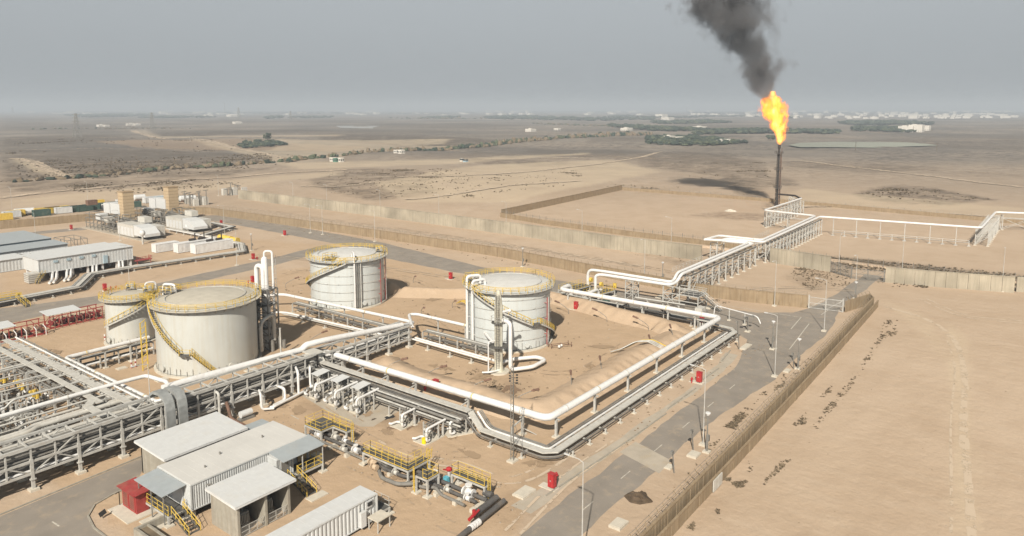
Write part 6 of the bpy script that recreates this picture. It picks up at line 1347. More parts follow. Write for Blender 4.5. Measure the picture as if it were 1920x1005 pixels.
# steps over the banks
for (a,b_,lb) in (((119.5,60.5,1.8),(116.4,62.8,.2),'pipe handrail steps over the near bank'),):
    st_ = thing('bank_steps', lb, 'steps', (a[0],a[1],0)); 
    for o_ in (0,.5,1.0,1.5): mb = MB(); mb.tube([(114+o_,64.0-o_*.3,.5),(116+o_,63.0-o_*.3,.7),(117.6+o_,60.9-o_*.3,2.1),(119.2+o_,59.2-o_*.3,2.1),(120.9+o_,56.0-o_*.3,.4)], .1, 6, bend=.5); mb.build('pipe', M['galv'] if o_ < 1.2 else M['yellow'], st_)
st_ = thing('bank_steps', 'yellow pipe handrails crossing the bank left of the winding stair tank', 'steps', (108,96,0)); q = P(865,575)
for o_ in (0,.5,1.0): mb = MB(); mb.tube([(q.x-1+o_,q.y-3,.3),(q.x-.4+o_,q.y-1.4,1.3),(q.x+o_,q.y+.4,1.3),(q.x+.6+o_,q.y+2,.3)], .09, 6, bend=.5); mb.build('pipe', M['yellow'], st_)
# little pipe stand beside the winding stair
q = P(1050,650); ps = thing('pipe_stand', 'small rusty pipe stand with valves at the foot of the winding stair', 'pipe stand', (q.x,q.y,0)); mb = MB(); mb.bar((q.x-1.6,q.y+1.6,.5),(q.x+1.6,q.y-.8,.5),.1); mb.bar((q.x-2,q.y+.6,.5),(q.x+1.2,q.y-1.8,.5),.1)
for (dx,dy) in ((-1.6,1.6),(1.6,-.8),(-2,.6),(1.2,-1.8)): mb.bar((q.x+dx,q.y+dy,0),(q.x+dx,q.y+dy,1.0),.1)
mb.build('frame', M['rust'], ps); mb = MB(); mb.ball((q.x-1.2,q.y-.6,.5),.3,7); mb.ball((q.x-.4,q.y-.6,.5),.25,7); mb.build('valve', W_, ps)
# pale slabs and covers
def slab(u, v, w, d, h, lb, rz=0, m=None, kind=None):
    q = P(u,v); mb = MB(); mb.cbox((q.x,q.y,h/2-.01),(w,d,h),rz); mb.cbox((q.x,q.y,h+.01),(w*.86,d*.86,.05),rz); tag(mb.build('concrete_cover', m or M['pad']), lb, 'slab', 'pale concrete covers')
for a in ((983,925,2.6,1.6,.25,'pale concrete cover left of the fire cabinet at the bottom road'),(1160,985,2.0,1.4,.3,'pale concrete cover at the bottom right beside the road'),(1301,854,1.8,1.3,.25,'pale concrete cover beside the camera mast and road lamp'),(1476,696,1.8,.9,.2,'pale concrete cover near the leaning floodlight post'),(1398,651,3.8,1.2,.2,'long pale slab at the edge of the bend'),(1302,686,1.2,.8,.15,'small pale cover behind the lone red cabinet'),(228,691,1.6,1.2,.15,'cover at the foot of the white pipe left of the cream tank'),(303,713,1.8,1.4,.2,'pale cover slab in front of the large cream tank'),(470,694,2.2,1.0,.12,'flat pale slab right of the large cream tank'),(1070,848,1.0,.6,.15,'tiny pale cover near the tray corner'),(1255,876,1.4,.9,.12,'broken pale slab in the sand patch'),(1238,557,2.6,1.4,.2,'pale slab behind the stair tower, nearer it'),(1330,577,2.6,1.4,.2,'pale slab behind the stair tower, farther right')):
    slab(*a[:5], a[5])
# ------------------------------------------------------------------ dirt pile
def heap(name, label, cat, pts, h, m, kind=None, seed=3, step=.45):
    xs = [p[0] for p in pts]; ys = [p[1] for p in pts]; cx0, cy0 = sum(xs)/len(xs), sum(ys)/len(ys); R_ = max(max(xs)-min(xs), max(ys)-min(ys))/2; n = 26; mb = MB(); vs = [(cx0,cy0,h)]; rings = 9; N_ = 28
    for i in range(1, rings+1):
        for k in range(N_):
            a = 2*math.pi*k/N_; j = int(k/N_*len(pts)); t_ = k/N_*len(pts)-j; p = Vector((*pts[j],0)).lerp(Vector((*pts[(j+1)%len(pts)],0)), t_); f_ = i/rings; x_, y_ = cx0+(p.x-cx0)*f_, cy0+(p.y-cy0)*f_
            z_ = h*(1-f_**1.4)*(.65+.7*mnoise.noise(Vector((x_*1.6,y_*1.6,seed))))-(.06 if i == rings else 0); vs.append((x_,y_,z_ if i<rings else -.05))
    fs = [(0,1+k,1+(k+1)%N_) for k in range(N_)]
    for i in range(rings-1):
        for k in range(N_): fs.append((1+i*N_+k,1+(i+1)*N_+k,1+(i+1)*N_+(k+1)%N_,1+i*N_+(k+1)%N_))
    mb.add(vs, fs); o = mb.build(name, m); tag(o, label, cat, kind=kind); return o
heap('soil_heap','dark heap of dug soil between the road and the right wall','heap',[P(u,v) for u,v in ((1168,930),(1180,943),(1200,947),(1228,942),(1215,930),(1212,922),(1195,922),(1180,922))],.75,M['soil'])
# ------------------------------------------------------------------ generator yard, halls and sheds at the left
h1 = cabin('raised_hall', 'long white corrugated hall standing on columns above a pipe yard', 'hall', 73.4, 97.6, 212.2, 222.5, 1.9, 5.6, pitch=.8, dep=.03, over=.3)
mb = MB()
for k in range(7):
    for y_ in (212.8,217.3,221.8): mb.bar((74+3.85*k,y_,0),(74+3.85*k,y_,1.95),.5)
mb.build('column', W_, h1); mb = MB()
for k in range(4): mb = MB(); mb.box(77+3.2*k,78+3.2*k,212.0,212.2,4.3,4.9); mb.build('window', M['bluegrey'], h1)
mb = MB(); mb.box(89.5,90.6,211.9,212.2,2.0,4.2); mb.build('door', M['bluegrey'], h1)
h2 = cabin('white_hall', 'lower white hall with a broad roof behind the raised hall', 'hall', 78, 98, 223.5, 231, .2, 4.6, pitch=.8, dep=.03, over=.3)
gs = thing('switch_cabinet', 'grey louvred cabinet with yellow stair at the near end of the raised hall', 'cabinet', (71.5,213,0)); mb = MB(); mb.box(70.3,73.0,210.5,213.5,.2,2.6); mb.build('body', M['tray'], gs); mb = MB()
for k in range(4): mb.box(70.22,73.08,210.42,213.58,.6+k*.5,.7+k*.5)
mb.build('louvre', M['galvd'], gs); stair(gs, (74.0,210.6,2.0), (71.6,208.9,0), .9)
rw = thing('walkway', 'red steel walkway at the right end of the raised hall', 'walkway', (99,211,0)); mb = MB(); mb.box(98,102.5,211,213,1.2,1.3); mb.build('deck', M['redfade'], rw); mb = MB(); railing(mb, [(98,211,1.3),(102.5,211,1.3),(102.5,213,1.3)], 1.0, .9, .06)
for x_ in (98.3,102.2): mb.bar((x_,211.2,0),(x_,211.2,1.2),.12)
mb.build('railing', M['redfade'], rw)
cabin('grey_hall', 'large grey roofed shed at the left edge, behind the white hall', 'shed', 70, 93, 257, 280, .1, 3.8, M['bluegrey'], M['bluroof'], over=.4, pitch=.8)
cabin('grey_hall', 'second grey roofed shed at the left edge with long flat eaves', 'shed', 72, 92.5, 243.5, 254, .1, 3.6, M['corr'], M['bluroof'], over=.4, pitch=.8)
cabin('white_shed', 'low white roofed building at the left edge beside the raised hall', 'shed', 62, 77, 231.5, 240, .1, 3.4, M['corr'], M['whiteroof'], over=.3, pitch=.8)
cabin('white_shed', 'small pale roofed building between the sheds and the white hall', 'shed', 79, 90, 233.8, 240.5, .1, 3.0, M['corr'], M['whiteroof'], over=.3, pitch=.8)
fx = thing('scaffold_frame', 'steel frame standing at the corner of the grey sheds', 'frame', (97,256,0)); mb = MB()
for x_ in (95,98,101):
    for y_ in (250,255,260): mb.bar((x_,y_,0),(x_,y_,3.4),.14)
    mb.bar((x_,250,3.4),(x_,260,3.4),.14); mb.bar((x_,250,0),(x_,255,3.4),.1)
mb.bar((95,250,3.4),(101,250,3.4),.14); mb.bar((95,260,3.4),(101,260,3.4),.14); mb.build('frame', M['galvd'], fx)
# pipes by the raised hall
yd = tray_run('pipe_rack', 'low bundle of pipes ending in a bend left of the raised hall', [(50,191,1.5),(74.5,192.2,1.5),(82.5,204,1.6),(92.8,205,1.4)], 0, 1.0, [(-.9,-.2,.16,G_),(-1.3,-.2,.14,G_),(.9,-.2,.16,D_),(1.3,-.2,.14,G_),(-.9,-.7,.16,D_),(-1.3,-.7,.14,K_),(.9,-.7,.15,K_),(0,-.7,.18,D_)], 3.6)
tray_run('pipe_rack', 'low pipe bundle running right from the raised hall to the yellow tanks', [(92,205.5,1.4),(126,201.5,1.3),(133,213.5,1.3)], 0, .9, [(-.8,-.2,.16,W_),(-1.2,-.3,.14,D_),(.8,-.2,.15,G_),(1.2,-.3,.14,D_),(0,-.6,.18,D_)], 4.2)
tray_run('pipe_rack', 'low pipe bundle from the yellow tanks back to the generator packages', [(133,213.5,1.2),(134,232,1.2),(134,262,1.2)], 0, .8, [(-.8,-.2,.16,W_),(.8,-.2,.15,G_),(1.2,-.3,.14,D_)], 5.0)
tray_run('pipe_rack', 'dark low pipe rack right of the generator packages', [(134,238,1.4),(150,246,1.4),(151,262,1.4)], 0, 1.4, [(-1.2,-.2,.2,K_),(1.2,-.2,.2,K_),(0,-.8,.2,D_)], 5.0)
for i,(x0,lb) in enumerate(((74.0,'first bent grey duct under the raised hall'),(77.5,'second bent grey duct under the raised hall'),(84.0,'third bent grey duct under the raised hall'),(91.0,'fourth bent grey duct under the raised hall'))):
    root = thing('duct', lb, 'duct', (x0,208,0)); mb = MB(); mb.tube([(x0+3,213,1.7),(x0+1.5,209.5,1.7),(x0+.6,207.5,.7),(x0-1,205,.6)], .32, 8, bend=.8); mb.tube([(x0+4,213,1.7),(x0+2.5,209.5,1.7),(x0+1.6,207.5,.7),(x0,205,.6)], .3, 8, bend=.8); mb.build('pipe', W_, root, smooth=True)
yr = thing('access_platform', 'yellow railed crossing over the low pipe bundle at the far left', 'platform', (58,191,0)); mb = MB(); railing(mb, [(54,190.2,1.6),(62,190.6,1.6)], 1.1, 1.2, .05); railing(mb, [(54,193,1.6),(62,193.4,1.6)], 1.1, 1.2, .05); mb.build('railing', M['yellow'], yr); stair(yr, (61,189.9,1.6), (61.6,186,0), 1.0); mb = MB(); mb.box(54,62,190.2,193,1.5,1.6); mb.build('deck', M['galvd'], yr)
q = P(36,563); mb = MB(); mb.box(q.x-.3,q.x+.3,q.y-.3,q.y+.3,0,1.6); mb.box(q.x-.4,q.x+.4,q.y-.4,q.y+.4,1.6,1.75); tag(mb.build('yellow_box', M['yellow']), 'yellow box on a post by the far left stair', 'box')
# white generator containers
def genset(name, lb, x0, x1, y0, y1, h, stacks=0):
    root = cabin(name, lb, 'generator', x0, x1, y0, y1, .15, h, M['white'], M['white'], pitch=2.0, dep=.02)
    mb = MB(); k = int((x1-x0)/1.6)
    for i in range(k): mb.box(x0+.5+i*1.6, x0+1.3+i*1.6, y0-.03, y0, .6, h-.6)
    mb.build('vent', M['galv'] if k < 4 else M['white'], root)
    if stacks:
        mb = MB()
        for i in range(stacks): x_ = x0+(x1-x0)*(.55+.25*i); mb.tube([(x_,y1-.6,h),(x_,y1-.6,h+2.4)], .2, 8); mb.tube([(x_-2.2,y1-1,h+.45),(x_,y1-.9,h+.45)], .38, 8)
        mb.build('exhaust', M['soot'], root)
    return root
genset('generator', 'small white generator box left of the two long white ones', 110.5,118,224.5,227.2,2.7)
genset('generator', 'long white generator container with black exhausts, the rear one', 114.5,127,218.6,221.4,3.0,2)
genset('generator', 'long white generator container with black exhausts, the front one', 117,129.8,212.8,215.8,3.0,2)
for k,(u,v) in enumerate(((418,452),(428,454),(440,457))):
    q = P(u,v); root = thing('yellow_tank', ('left','middle','right')[k]+' one of three yellow tanks by the low pipe corner', 'tank', (q.x,q.y,0), 'yellow tanks'); mb = MB(); mb.tube([(q.x-.2,q.y+1.6,1.2),(q.x+.2,q.y-1.6,1.2)], 1.05, 12); mb.build('vessel', M['yellow'], root, smooth=True); mb = MB(); mb.box(q.x-.8,q.x+.8,q.y-1.2,q.y+1.2,0,.4); mb.build('saddle', M['galv'], root)
# gas turbine packages with tan stacks
def tstack(x, y, h, lb):
    root = thing('exhaust_stack', lb, 'chimney', (x,y,0)); w = 2.0; mb = MB(); mb.box(x-w,x+w,y-w,y+w,2.5,h); mb.build('shaft', M['tan'], root); mb = MB(); n = 9
    for k in range(n): z = 2.7+(h-3.0)*k/n; mb.box(x-w-.06,x+w+.06,y-w-.06,y+w+.06,z,z+.12)
    mb.build('panel_joints', M['tan2'], root); mb = MB(); mb.box(x-w-.15,x+w+.15,y-w-.15,y+w+.15,h,h+.35); mb.box(x-w+.4,x+w-.4,y-w+.4,y+w-.4,h+.35,h+.38); mb.build('rim', M['tan2'], root); mb = MB()
    for dx in (-1.6,1.6):
        for dy in (-1.6,1.6): mb.bar((x+dx,y+dy,0),(x+dx,y+dy,2.5),.4)
    mb.build('leg', M['galvd'], root)
tstack(128.3,281.5,13.8,'tan banded exhaust stack of the generator packages, the left one'); tstack(146.8,283.5,13.9,'tan banded exhaust stack of the generator packages, the right one')
def package(lb, x, y):
    root = thing('turbine_package', lb, 'generator', (x,y,0)); mb = MB(); mb.box(x,x+5,y,y+12,.5,4.6); mb.build('enclosure', M['tray'], root)
    mb = MB(); n = 5
    for k in range(n): mb.box(x-.05,x,y+.6+k*2.3,y+2.3+k*2.3,.8,3.6)
    mb.build('door', M['whiteroof'], root)
    mb = MB(); zz = [(y-8.5,2.4),(y-5.5,4.3),(y-.8,4.9)]; vs = []
    for (yy,z_) in zz: vs += [(x-.3,yy,1.4),(x+5,yy,1.4),(x-.3,yy,z_),(x+5,yy,z_)]
    mb.add(vs, [(0,1,3,2),(8,10,11,9)]+[q for i in (0,4) for q in ((i+2,i+3,i+7,i+6),(i,i+2,i+6,i+4),(i+1,i+5,i+7,i+3),(i,i+4,i+5,i+1))]); mb.build('sloping_hood', M['whiteroof'], root)
    mb = MB(); mb.box(x+7.5,x+12.5,y+26.5,y+33.8,5.2,9.2); mb.build('filter_house', M['whiteroof'], root); mb = MB(); mb.box(x+7.5,x+12.5,y+34.3,y+39.5,5.0,8.8); mb.build('filter_house', M['whiteroof'], root)
    mb = MB(); mb.box(x+1,x+4,y+28,y+31.5,3.6,6.0); mb.build('air_duct', M['whiteroof'], root); mb = MB(); mb.box(x+1.5,x+4,y+23,y+26,3.2,5.2); mb.build('air_duct', M['tray'], root); mb = MB(); mb.box(x+5.4,x+8,y+3,y+8,4.6,6.6); mb.box(x+5.4,x+9,y-4,y+10,.4,4.0); mb.build('air_duct', M['tray'], root)
    mb = MB(); rr = random.Random(int(x))
    for j in range(9):
        yy = y+13+j*3.2
        for xx in (x+.5,x+4.5,x+8.3,x+12.3):
            if rr.random() < .85: h_ = rr.uniform(3,6.5); mb.bar((xx,yy,0),(xx,yy,h_),.2); mb.bar((xx,yy,h_),(xx+4 if xx<x+9 else xx-4,yy,h_-rr.uniform(0,.5)),.18)
        mb.bar((x+.5,yy,.3),(x+4.5,yy,3),.12)
    for z_ in (2.2,4.0,5.6): mb.bar((x+.5,y+13,z_),(x+.5,y+39,z_),.2); mb.bar((x+12.3,y+18,z_),(x+12.3,y+39,z_),.2); mb.bar((x+4.5,y+13,z_),(x+4.5,y+39,z_),.18)
    mb.build('frame', D_, root); mb = MB()
    for k in range(22): xx = x+rr.uniform(0,12); yy = y+rr.uniform(12.5,36); z_ = rr.uniform(1.5,6); mb.tube([(xx,yy,.3),(xx,yy,z_),(xx+rr.uniform(-2,2),yy+rr.uniform(-5,5),z_)], rr.uniform(.15,.32), 6, bend=.6)
    mb.tube([(x+7,y+13,3.2),(x+7,y+23,3.4)], 1.3, 12); mb.cyl((x+3,y+15,0),1.1,4.4,12); mb.cyl((x+10.5,y+19,0),.9,3.6,12)
    mb.build('piping', D_, root)
    mb = MB(); mb.box(x-1,x+6,y-9,y+40,-.03,.25); mb.build('plinth', M['slab'], root)
package('left generator package with grey enclosure and white sloping hood', 118.6, 256); package('right generator package with grey enclosure and white sloping hood', 137, 257.5)
q = P(268,458); root = thing('vent_pipe', 'white rounded vent on a post beside the left generator package', 'vent', (q.x,q.y,0)); mb = MB(); mb.cyl((q.x,q.y,0),.3,3,8); mb.build('post', M['galv'], root); mb = MB(); mb.ball((q.x,q.y,3.8),1.0,10,(1,1,1.1)); mb.build('hood', M['whiteroof'], root, smooth=True)
q = P(353,435); root = thing('vent_pipe', 'white rounded vent on a post beside the right generator package', 'vent', (q.x,q.y,0)); mb = MB(); mb.cyl((q.x,q.y,0),.3,1,8); mb.build('post', M['galv'], root); mb = MB(); mb.ball((q.x,q.y,2.0),1.2,10,(1,1,1.1)); mb.build('hood', M['whiteroof'], root, smooth=True)
# switchyard clump behind
for (u,v,w,lb) in ((440,365,6,'grey electrical plant on open sand beyond the generator yard'),(335,383,5,'grey frames behind the right tan stack'),(370,385,4,'low grey frames right of the white horizontal tanks')):
    q = P(u,v); root = thing('switchgear', lb, 'switchgear', (q.x,q.y,0)); rr = random.Random(u); mb = MB()
    for k in range(7):
        dx, dy = rr.uniform(-w,w), rr.uniform(-w/2,w/2); hh = rr.uniform(3,7); mb.bar((q.x+dx,q.y+dy,0),(q.x+dx,q.y+dy,hh),.3); mb.bar((q.x+dx-1.5,q.y+dy,hh),(q.x+dx+1.5,q.y+dy+.8,hh),.25)
    mb.build('frame', D_, root); mb = MB()
    for k in range(4): dx, dy = rr.uniform(-w,w), rr.uniform(-w/2,w/2); mb.box(q.x+dx-1.2,q.x+dx+1.2,q.y+dy-1,q.y+dy+1,0,rr.uniform(2,4))
    mb.build('unit', M['tray'], root)
# row of parked containers and tanks beyond the brown wall
def box_cont(u, v, lb, m, L=6.1, W=2.6, h=2.7, rz=.0, grp='parked containers'):
    q = P(u,v); root = thing('shipping_container', lb, 'container', (0,0,0), grp); mb = MB()
    for a,b_ in (((-L/2,-W/2),(L/2,-W/2)),((L/2,-W/2),(L/2,W/2)),((L/2,W/2),(-L/2,W/2)),((-L/2,W/2),(-L/2,-W/2))): corr(mb, a, b_, .2, h, .5, .06)
    mb.box(-L/2,L/2,-W/2,W/2,h,h+.05); mb.build('body', m, root); mb = MB()
    for a in ((-L/2,-W/2),(L/2,-W/2),(L/2,W/2),(-L/2,W/2)): mb.bar((*a,0),(*a,h+.08),.2)
    for s in (-.6,.6): mb.bar((-L/2-.06,s,.2),(-L/2-.06,s,h),.08)
    mb.build('frame', m, root); root.location = (q.x,q.y,0); root.rotation_euler = (0,0,rz)
Y_, GR_ = M['yellow'], M['green']
for a in ((6,413,'yellow container at the far left end of the parked row',Y_),(22,408,'white container second from the left end of the row',M['whiteroof']),(30,406,'yellow container just right of the white one at the left end',Y_),
          (78,405,'green container in front of the yellow ones',GR_),(88,401,'long yellow container behind the first green one',Y_),(98,400,'yellow container with stepped top left of the white box',Y_),(108,399,'yellow cabin between white box and long yellow',Y_),(119,400,'white box container among yellow and green',M['whiteroof']),
          (131,398,'green container, first after the white box',GR_),(145,397,'green container, second after the white box',GR_),(159,396,'green container, third after the white box',GR_),(172,394,'green container beneath the red topped one',GR_),(186,392,'dark green container, last of the green run',GR_),(181,386,'yellow container behind the green run with red box on top',Y_),
          (207,393,'white container left of the left tan stack',M['whiteroof']),(218,389,'dark container behind the white one at the left stack',GR_),(250,389,'dark green container right of the left tan stack',GR_),(232,384,'white container behind the left tan stack',M['whiteroof']),(282,380,'white container left of the pale blue ones',M['whiteroof']),(292,378,'long white container left of the right tan stack',M['whiteroof']),(303,379,'pale blue container beside the right tan stack',M['bluegrey']),(336,378,'dark container right of the right tan stack',GR_)):
    box_cont(*a, L=9 if 'long' in a[2] else 6.1, rz=random.uniform(-.15,.1))
for a in ((40,404,'white horizontal vessel among the yellow containers'),(52,403,'second white horizontal vessel left of the green container'),(262,376,'reddish white horizontal tank behind the left stack'),(347,378,'white horizontal tank right of the right tan stack'),(357,378,'white horizontal tank at the right end of the parked row'),(297,385,'pale blue horizontal tank in front of the white containers')):
    q = P(a[0],a[1]); root = thing('horizontal_tank', a[2], 'tank', (q.x,q.y,0), 'parked tanks'); mb = MB(); mb.tube([(q.x-2.6,q.y+.4,1.7),(q.x-2.3,q.y+.4,1.7),(q.x+2.3,q.y-.4,1.7),(q.x+2.6,q.y-.4,1.7)], [.9,1.35,1.35,.9], 12); mb.build('vessel', M['bluegrey'] if 'blue' in a[2] else M['whiteroof'], root, smooth=True); mb = MB(); mb.box(q.x-1.8,q.x-1.2,q.y-.8,q.y+1,0,.7); mb.box(q.x+1.2,q.x+1.8,q.y-1,q.y+.8,0,.7); mb.build('saddle', M['rust'], root)
q = P(176,386,2.9); mb = MB(); mb.cbox((q.x,q.y+2,4.2),(4,2.4,2.0)); mb.cbox((q.x,q.y+2,5.25),(4.1,2.5,.15)); tag(mb.build('red_box', M['rust']), 'dark red box stacked on top of the yellow container', 'box')
# two canopied red skids in front of the plant road
def red_skid(lb, x0, x1, y0, y1, white=False):
    root = thing('pump_skid', lb, 'skid', (x0,y0,0)); mb = MB(); mb.box(x0,x1,y0,y0+.25,0,.35); mb.box(x0,x1,y1-.25,y1,0,.35); k = 6
    for i in range(k+1):
        x_ = x0+.2+(x1-x0-.4)*i/k
        for y_ in (y0+.2,y1-.2): mb.bar((x_,y_,.2),(x_,y_,2.5),.14)
        mb.bar((x_,y0,.3),(x_,y1,.3),.2)
    for y_ in (y0+.2,y1-.2):
        mb.bar((x0,y_,2.5),(x1,y_,2.5),.16); mb.bar((x0,y_,.3),(x0+1.7,y_,2.5),.1); mb.bar((x1,y_,.3),(x1-1.7,y_,2.5),.1)
    mb.build('frame', M['redfade'], root); mb = MB(); a = [(x0,y0+.9,2.62),(x1*.62+x0*.38,y0+.9,2.62),(x1*.62+x0*.38,y1+1.6,2.9),(x0,y1+1.6,2.9)]; mb.add(a+[(p[0],p[1],p[2]+.06) for p in a],[(0,3,2,1),(4,5,6,7),(0,1,5,4),(1,2,6,5),(2,3,7,6),(3,0,4,7)]); mb.build('roof', M['whiteroof'], root); mb = MB(); rr = random.Random(int(x0))
    for i in range(6): x_ = x0+1+(x1-x0-2)*i/5; mb.tube([(x_,y0+.6,.9),(x_,y1-.6,.9)],.38,10); mb.cyl((x_+.5,(y0+y1)/2,.3),.3,1.3,8); mb.ball((x_+.4,y0+.5,1.6),.25,6)
    mb.build('pump', mat('maroon_paint', (.17,.03,.03), .5) if not white else M['rust'], root); mb = MB()
    for i in range(8): x_ = x0+.6+(x1-x0-1.2)*i/7; mb.tube([(x_,y0-1.0,.1),(x_,y0-1.0,1.6),(x_,y0+.4,2.0)],.08,6,bend=.3)
    mb.build('piping', W_ if white else M['rust'], root)
red_skid('red framed pump skid with a half white roof, the one on the right', 57.6,68.2,163.2,166.6); red_skid('red framed pump skid with white bent pipes at the left edge', 43,56.2,160.6,164.4, True)
for k,(u,v,m_,lb) in enumerate(((197,640,M['redfade'],'thin red and white marker posts behind the white pipeline'),(247,690,M['redfade'],'red and white striped posts at the left foot of the large cream tank'))):
    q = P(u,v); root = thing('marker_post', lb, 'posts', (q.x,q.y,0)); mb = MB()
    for dx in (0,.7): 
        for j in range(4): mb.mat(W_ if j%2 else M['redfade']); mb.cyl((q.x+dx,q.y,.35*j),.14,.35,8)
    mb.build('post', None, root)

# ------------------------------------------------------------------ flare
FX, FY = 342.0, 105.3
fs = thing('flare_stack', 'tall sooty flare stack with ladder rising from the far bank', 'flare stack', (FX,FY,0)); mb = MB(); mb.lathe([(.6,0),(.55,3),(.42,10),(.38,26.6),(.6,26.8),(.66,28.4),(.5,28.6)], (FX,FY,0), 14); mb.build('stack', M['soot'], fs, smooth=True); mb = MB()
for k in range(3):
    a = k*2.094+.5; mb.bar((FX+1.1*math.cos(a),FY+1.1*math.sin(a),0),(FX+.9*math.cos(a),FY+.9*math.sin(a),25),.16)
for z_ in range(13):
    for k in range(3): a, b_ = k*2.094+.5, (k+1)*2.094+.5; mb.bar((FX+1.05*math.cos(a),FY+1.05*math.sin(a),z_*1.9),(FX+1.0*math.cos(b_),FY+1.0*math.sin(b_),z_*1.9+1.9),.1); mb.bar((FX+1.05*math.cos(a),FY+1.05*math.sin(a),z_*1.9),(FX+1.05*math.cos(b_),FY+1.05*math.sin(b_),z_*1.9),.1)
mb.build('lattice', M['soot'], fs)
for z_ in (8.5,17,24.5): ring_deck(fs, FX, FY, .6, 1.9, z_, True, M['soot'])
mb = MB(); mb.tube([(FX+1.2,FY-.9,0),(FX+1.2,FY-.9,27)], .12, 6); mb.tube([(FX-1.1,FY-1.1,0),(FX-1.1,FY-1.1,25)], .09, 6); mb.build('pilot_pipe', M['rust'], fs)
mb = MB(); mb.tube([(FX,FY,5.6),(338,96,5.9),(326.5,91,6.4),(324.2,89.4,6.5)], .42, 8, bend=1); mb.build('inlet_pipe', M['soot'], fs)
bents(fs, (338.5,98), (328,91.5), 3, 1.6, 5.2, False)
# ------------------------------------------------------------------ flame and smoke (volumes that live on the plume's axis)
def plume(name, label, cat, z0, z1, axis, radius, mode, seed, shape_r, zf):
    """closed sleeve round the plume; density and glow are functions of the distance from the curved axis in space"""
    mb = MB(); N_ = 20; K = 22; vs = []
    for i in range(K+1):
        z = z0+(z1-z0)*i/K; c_ = axis(z); r_ = shape_r(z)
        for k in range(N_): a = 2*math.pi*k/N_; vs.append((c_[0]+r_*math.cos(a), c_[1]+r_*math.sin(a), z))
    fsx = [(i*N_+k,i*N_+(k+1)%N_,(i+1)*N_+(k+1)%N_,(i+1)*N_+k) for i in range(K) for k in range(N_)] + [tuple(range(N_-1,-1,-1)), tuple(K*N_+k for k in range(N_))]
    mb.add(vs, fsx)
    m = bpy.data.materials.new(name+'_volume'); m.use_nodes = True; t = m.node_tree; t.nodes.clear(); L = t.links.new
    o_ = nd(t,'ShaderNodeOutputMaterial'); pv = nd(t,'ShaderNodeVolumePrincipled'); L(pv.outputs[0], o_.inputs['Volume'])
    g = nd(t,'ShaderNodeNewGeometry'); sp = nd(t,'ShaderNodeSeparateXYZ'); L(g.outputs['Position'], sp.inputs[0])
    def M_(op, *a):
        n = nd(t,'ShaderNodeMath', operation=op)
        for i, v_ in enumerate(a):
            if isinstance(v_, (int,float)): n.inputs[i].default_value = v_
            else: L(v_, n.inputs[i])
        return n.outputs[0]
    zn = M_('DIVIDE', M_('SUBTRACT', sp.outputs['Z'], z0), z1-z0)
    def curve(fn):
        """function of height, read from a float curve"""
        n = nd(t,'ShaderNodeFloatCurve'); L(zn, n.inputs['Value']); vals = [fn(z0+(z1-z0)*i/12) for i in range(13)]; lo, hi = min(vals), max(vals); hi = hi if hi-lo > 1e-3 else lo+1
        cu = n.mapping.curves[0]; cu.points[0].location = (0,(vals[0]-lo)/(hi-lo)); cu.points[1].location = (1,(vals[-1]-lo)/(hi-lo))
        for i in range(1,12): cu.points.new(i/12, (vals[i]-lo)/(hi-lo))
        n.mapping.update(); return M_('ADD', M_('MULTIPLY', n.outputs[0], hi-lo), lo)
    cxn = curve(lambda z: axis(z)[0]-FX); cyn = curve(lambda z: axis(z)[1]-FY); rn = curve(radius)
    ns = nd(t,'ShaderNodeTexNoise'); ns.inputs['Scale'].default_value = zf[0]; ns.inputs['Detail'].default_value = 5; ns.inputs['Roughness'].default_value = .6
    mp = nd(t,'ShaderNodeMapping'); mp.inputs['Location'].default_value = (seed,seed*.7,seed*1.3); mp.inputs['Scale'].default_value = (1,1,zf[1]); L(g.outputs['Position'], mp.inputs[0]); L(mp.outputs[0], ns.inputs['Vector'])
    dx = M_('SUBTRACT', M_('SUBTRACT', sp.outputs['X'], FX), cxn); dy = M_('SUBTRACT', M_('SUBTRACT', sp.outputs['Y'], FY), cyn)
    d = M_('DIVIDE', M_('SQRT', M_('ADD', M_('MULTIPLY', dx, dx), M_('MULTIPLY', dy, dy))), rn)
    e = M_('ADD', M_('SUBTRACT', 1.0, d), M_('MULTIPLY', M_('SUBTRACT', ns.outputs[0], .5), zf[2]))
    if mode == 'smoke':
        fade = curve(lambda z: 1.0 if z < 60 else 1.0-.35*(z-60)/50)
        r = nd(t,'ShaderNodeMapRange', interpolation_type='SMOOTHSTEP'); L(e, r.inputs[0]); r.inputs[1].default_value = .05; r.inputs[2].default_value = .85; r.inputs[3].default_value = 0; r.inputs[4].default_value = .27
        L(M_('MULTIPLY', r.outputs[0], fade), pv.inputs['Density']); pv.inputs['Color'].default_value = (.44,.43,.44,1); pv.inputs['Anisotropy'].default_value = 0.1
    else:
        r = nd(t,'ShaderNodeMapRange', interpolation_type='SMOOTHSTEP'); L(e, r.inputs[0]); r.inputs[1].default_value = .12; r.inputs[2].default_value = .5; r.inputs[3].default_value = 0; r.inputs[4].default_value = 1
        L(M_('MULTIPLY', r.outputs[0], .6), pv.inputs['Density']); pv.inputs['Color'].default_value = (.3,.12,.05,1)
        cr = nd(t,'ShaderNodeValToRGB'); L(e, cr.inputs[0]); el = cr.color_ramp.elements; el[0].position = .15; el[0].color = (.8,.10,.005,1); el[1].position = .9; el[1].color = (1,.72,.22,1); x_ = el.new(.42); x_.color = (1,.30,.02,1); x_ = el.new(.62); x_.color = (1,.5,.06,1)
        L(cr.outputs[0], pv.inputs['Emission Color']); L(M_('MULTIPLY', r.outputs[0], 1.15), pv.inputs['Emission Strength'])
    me_o = mb.build(name, m); tag(me_o, label, cat); return me_o
_left = Vector((-math.sin(AZ), math.cos(AZ)))        # across the wind, seen from the plant
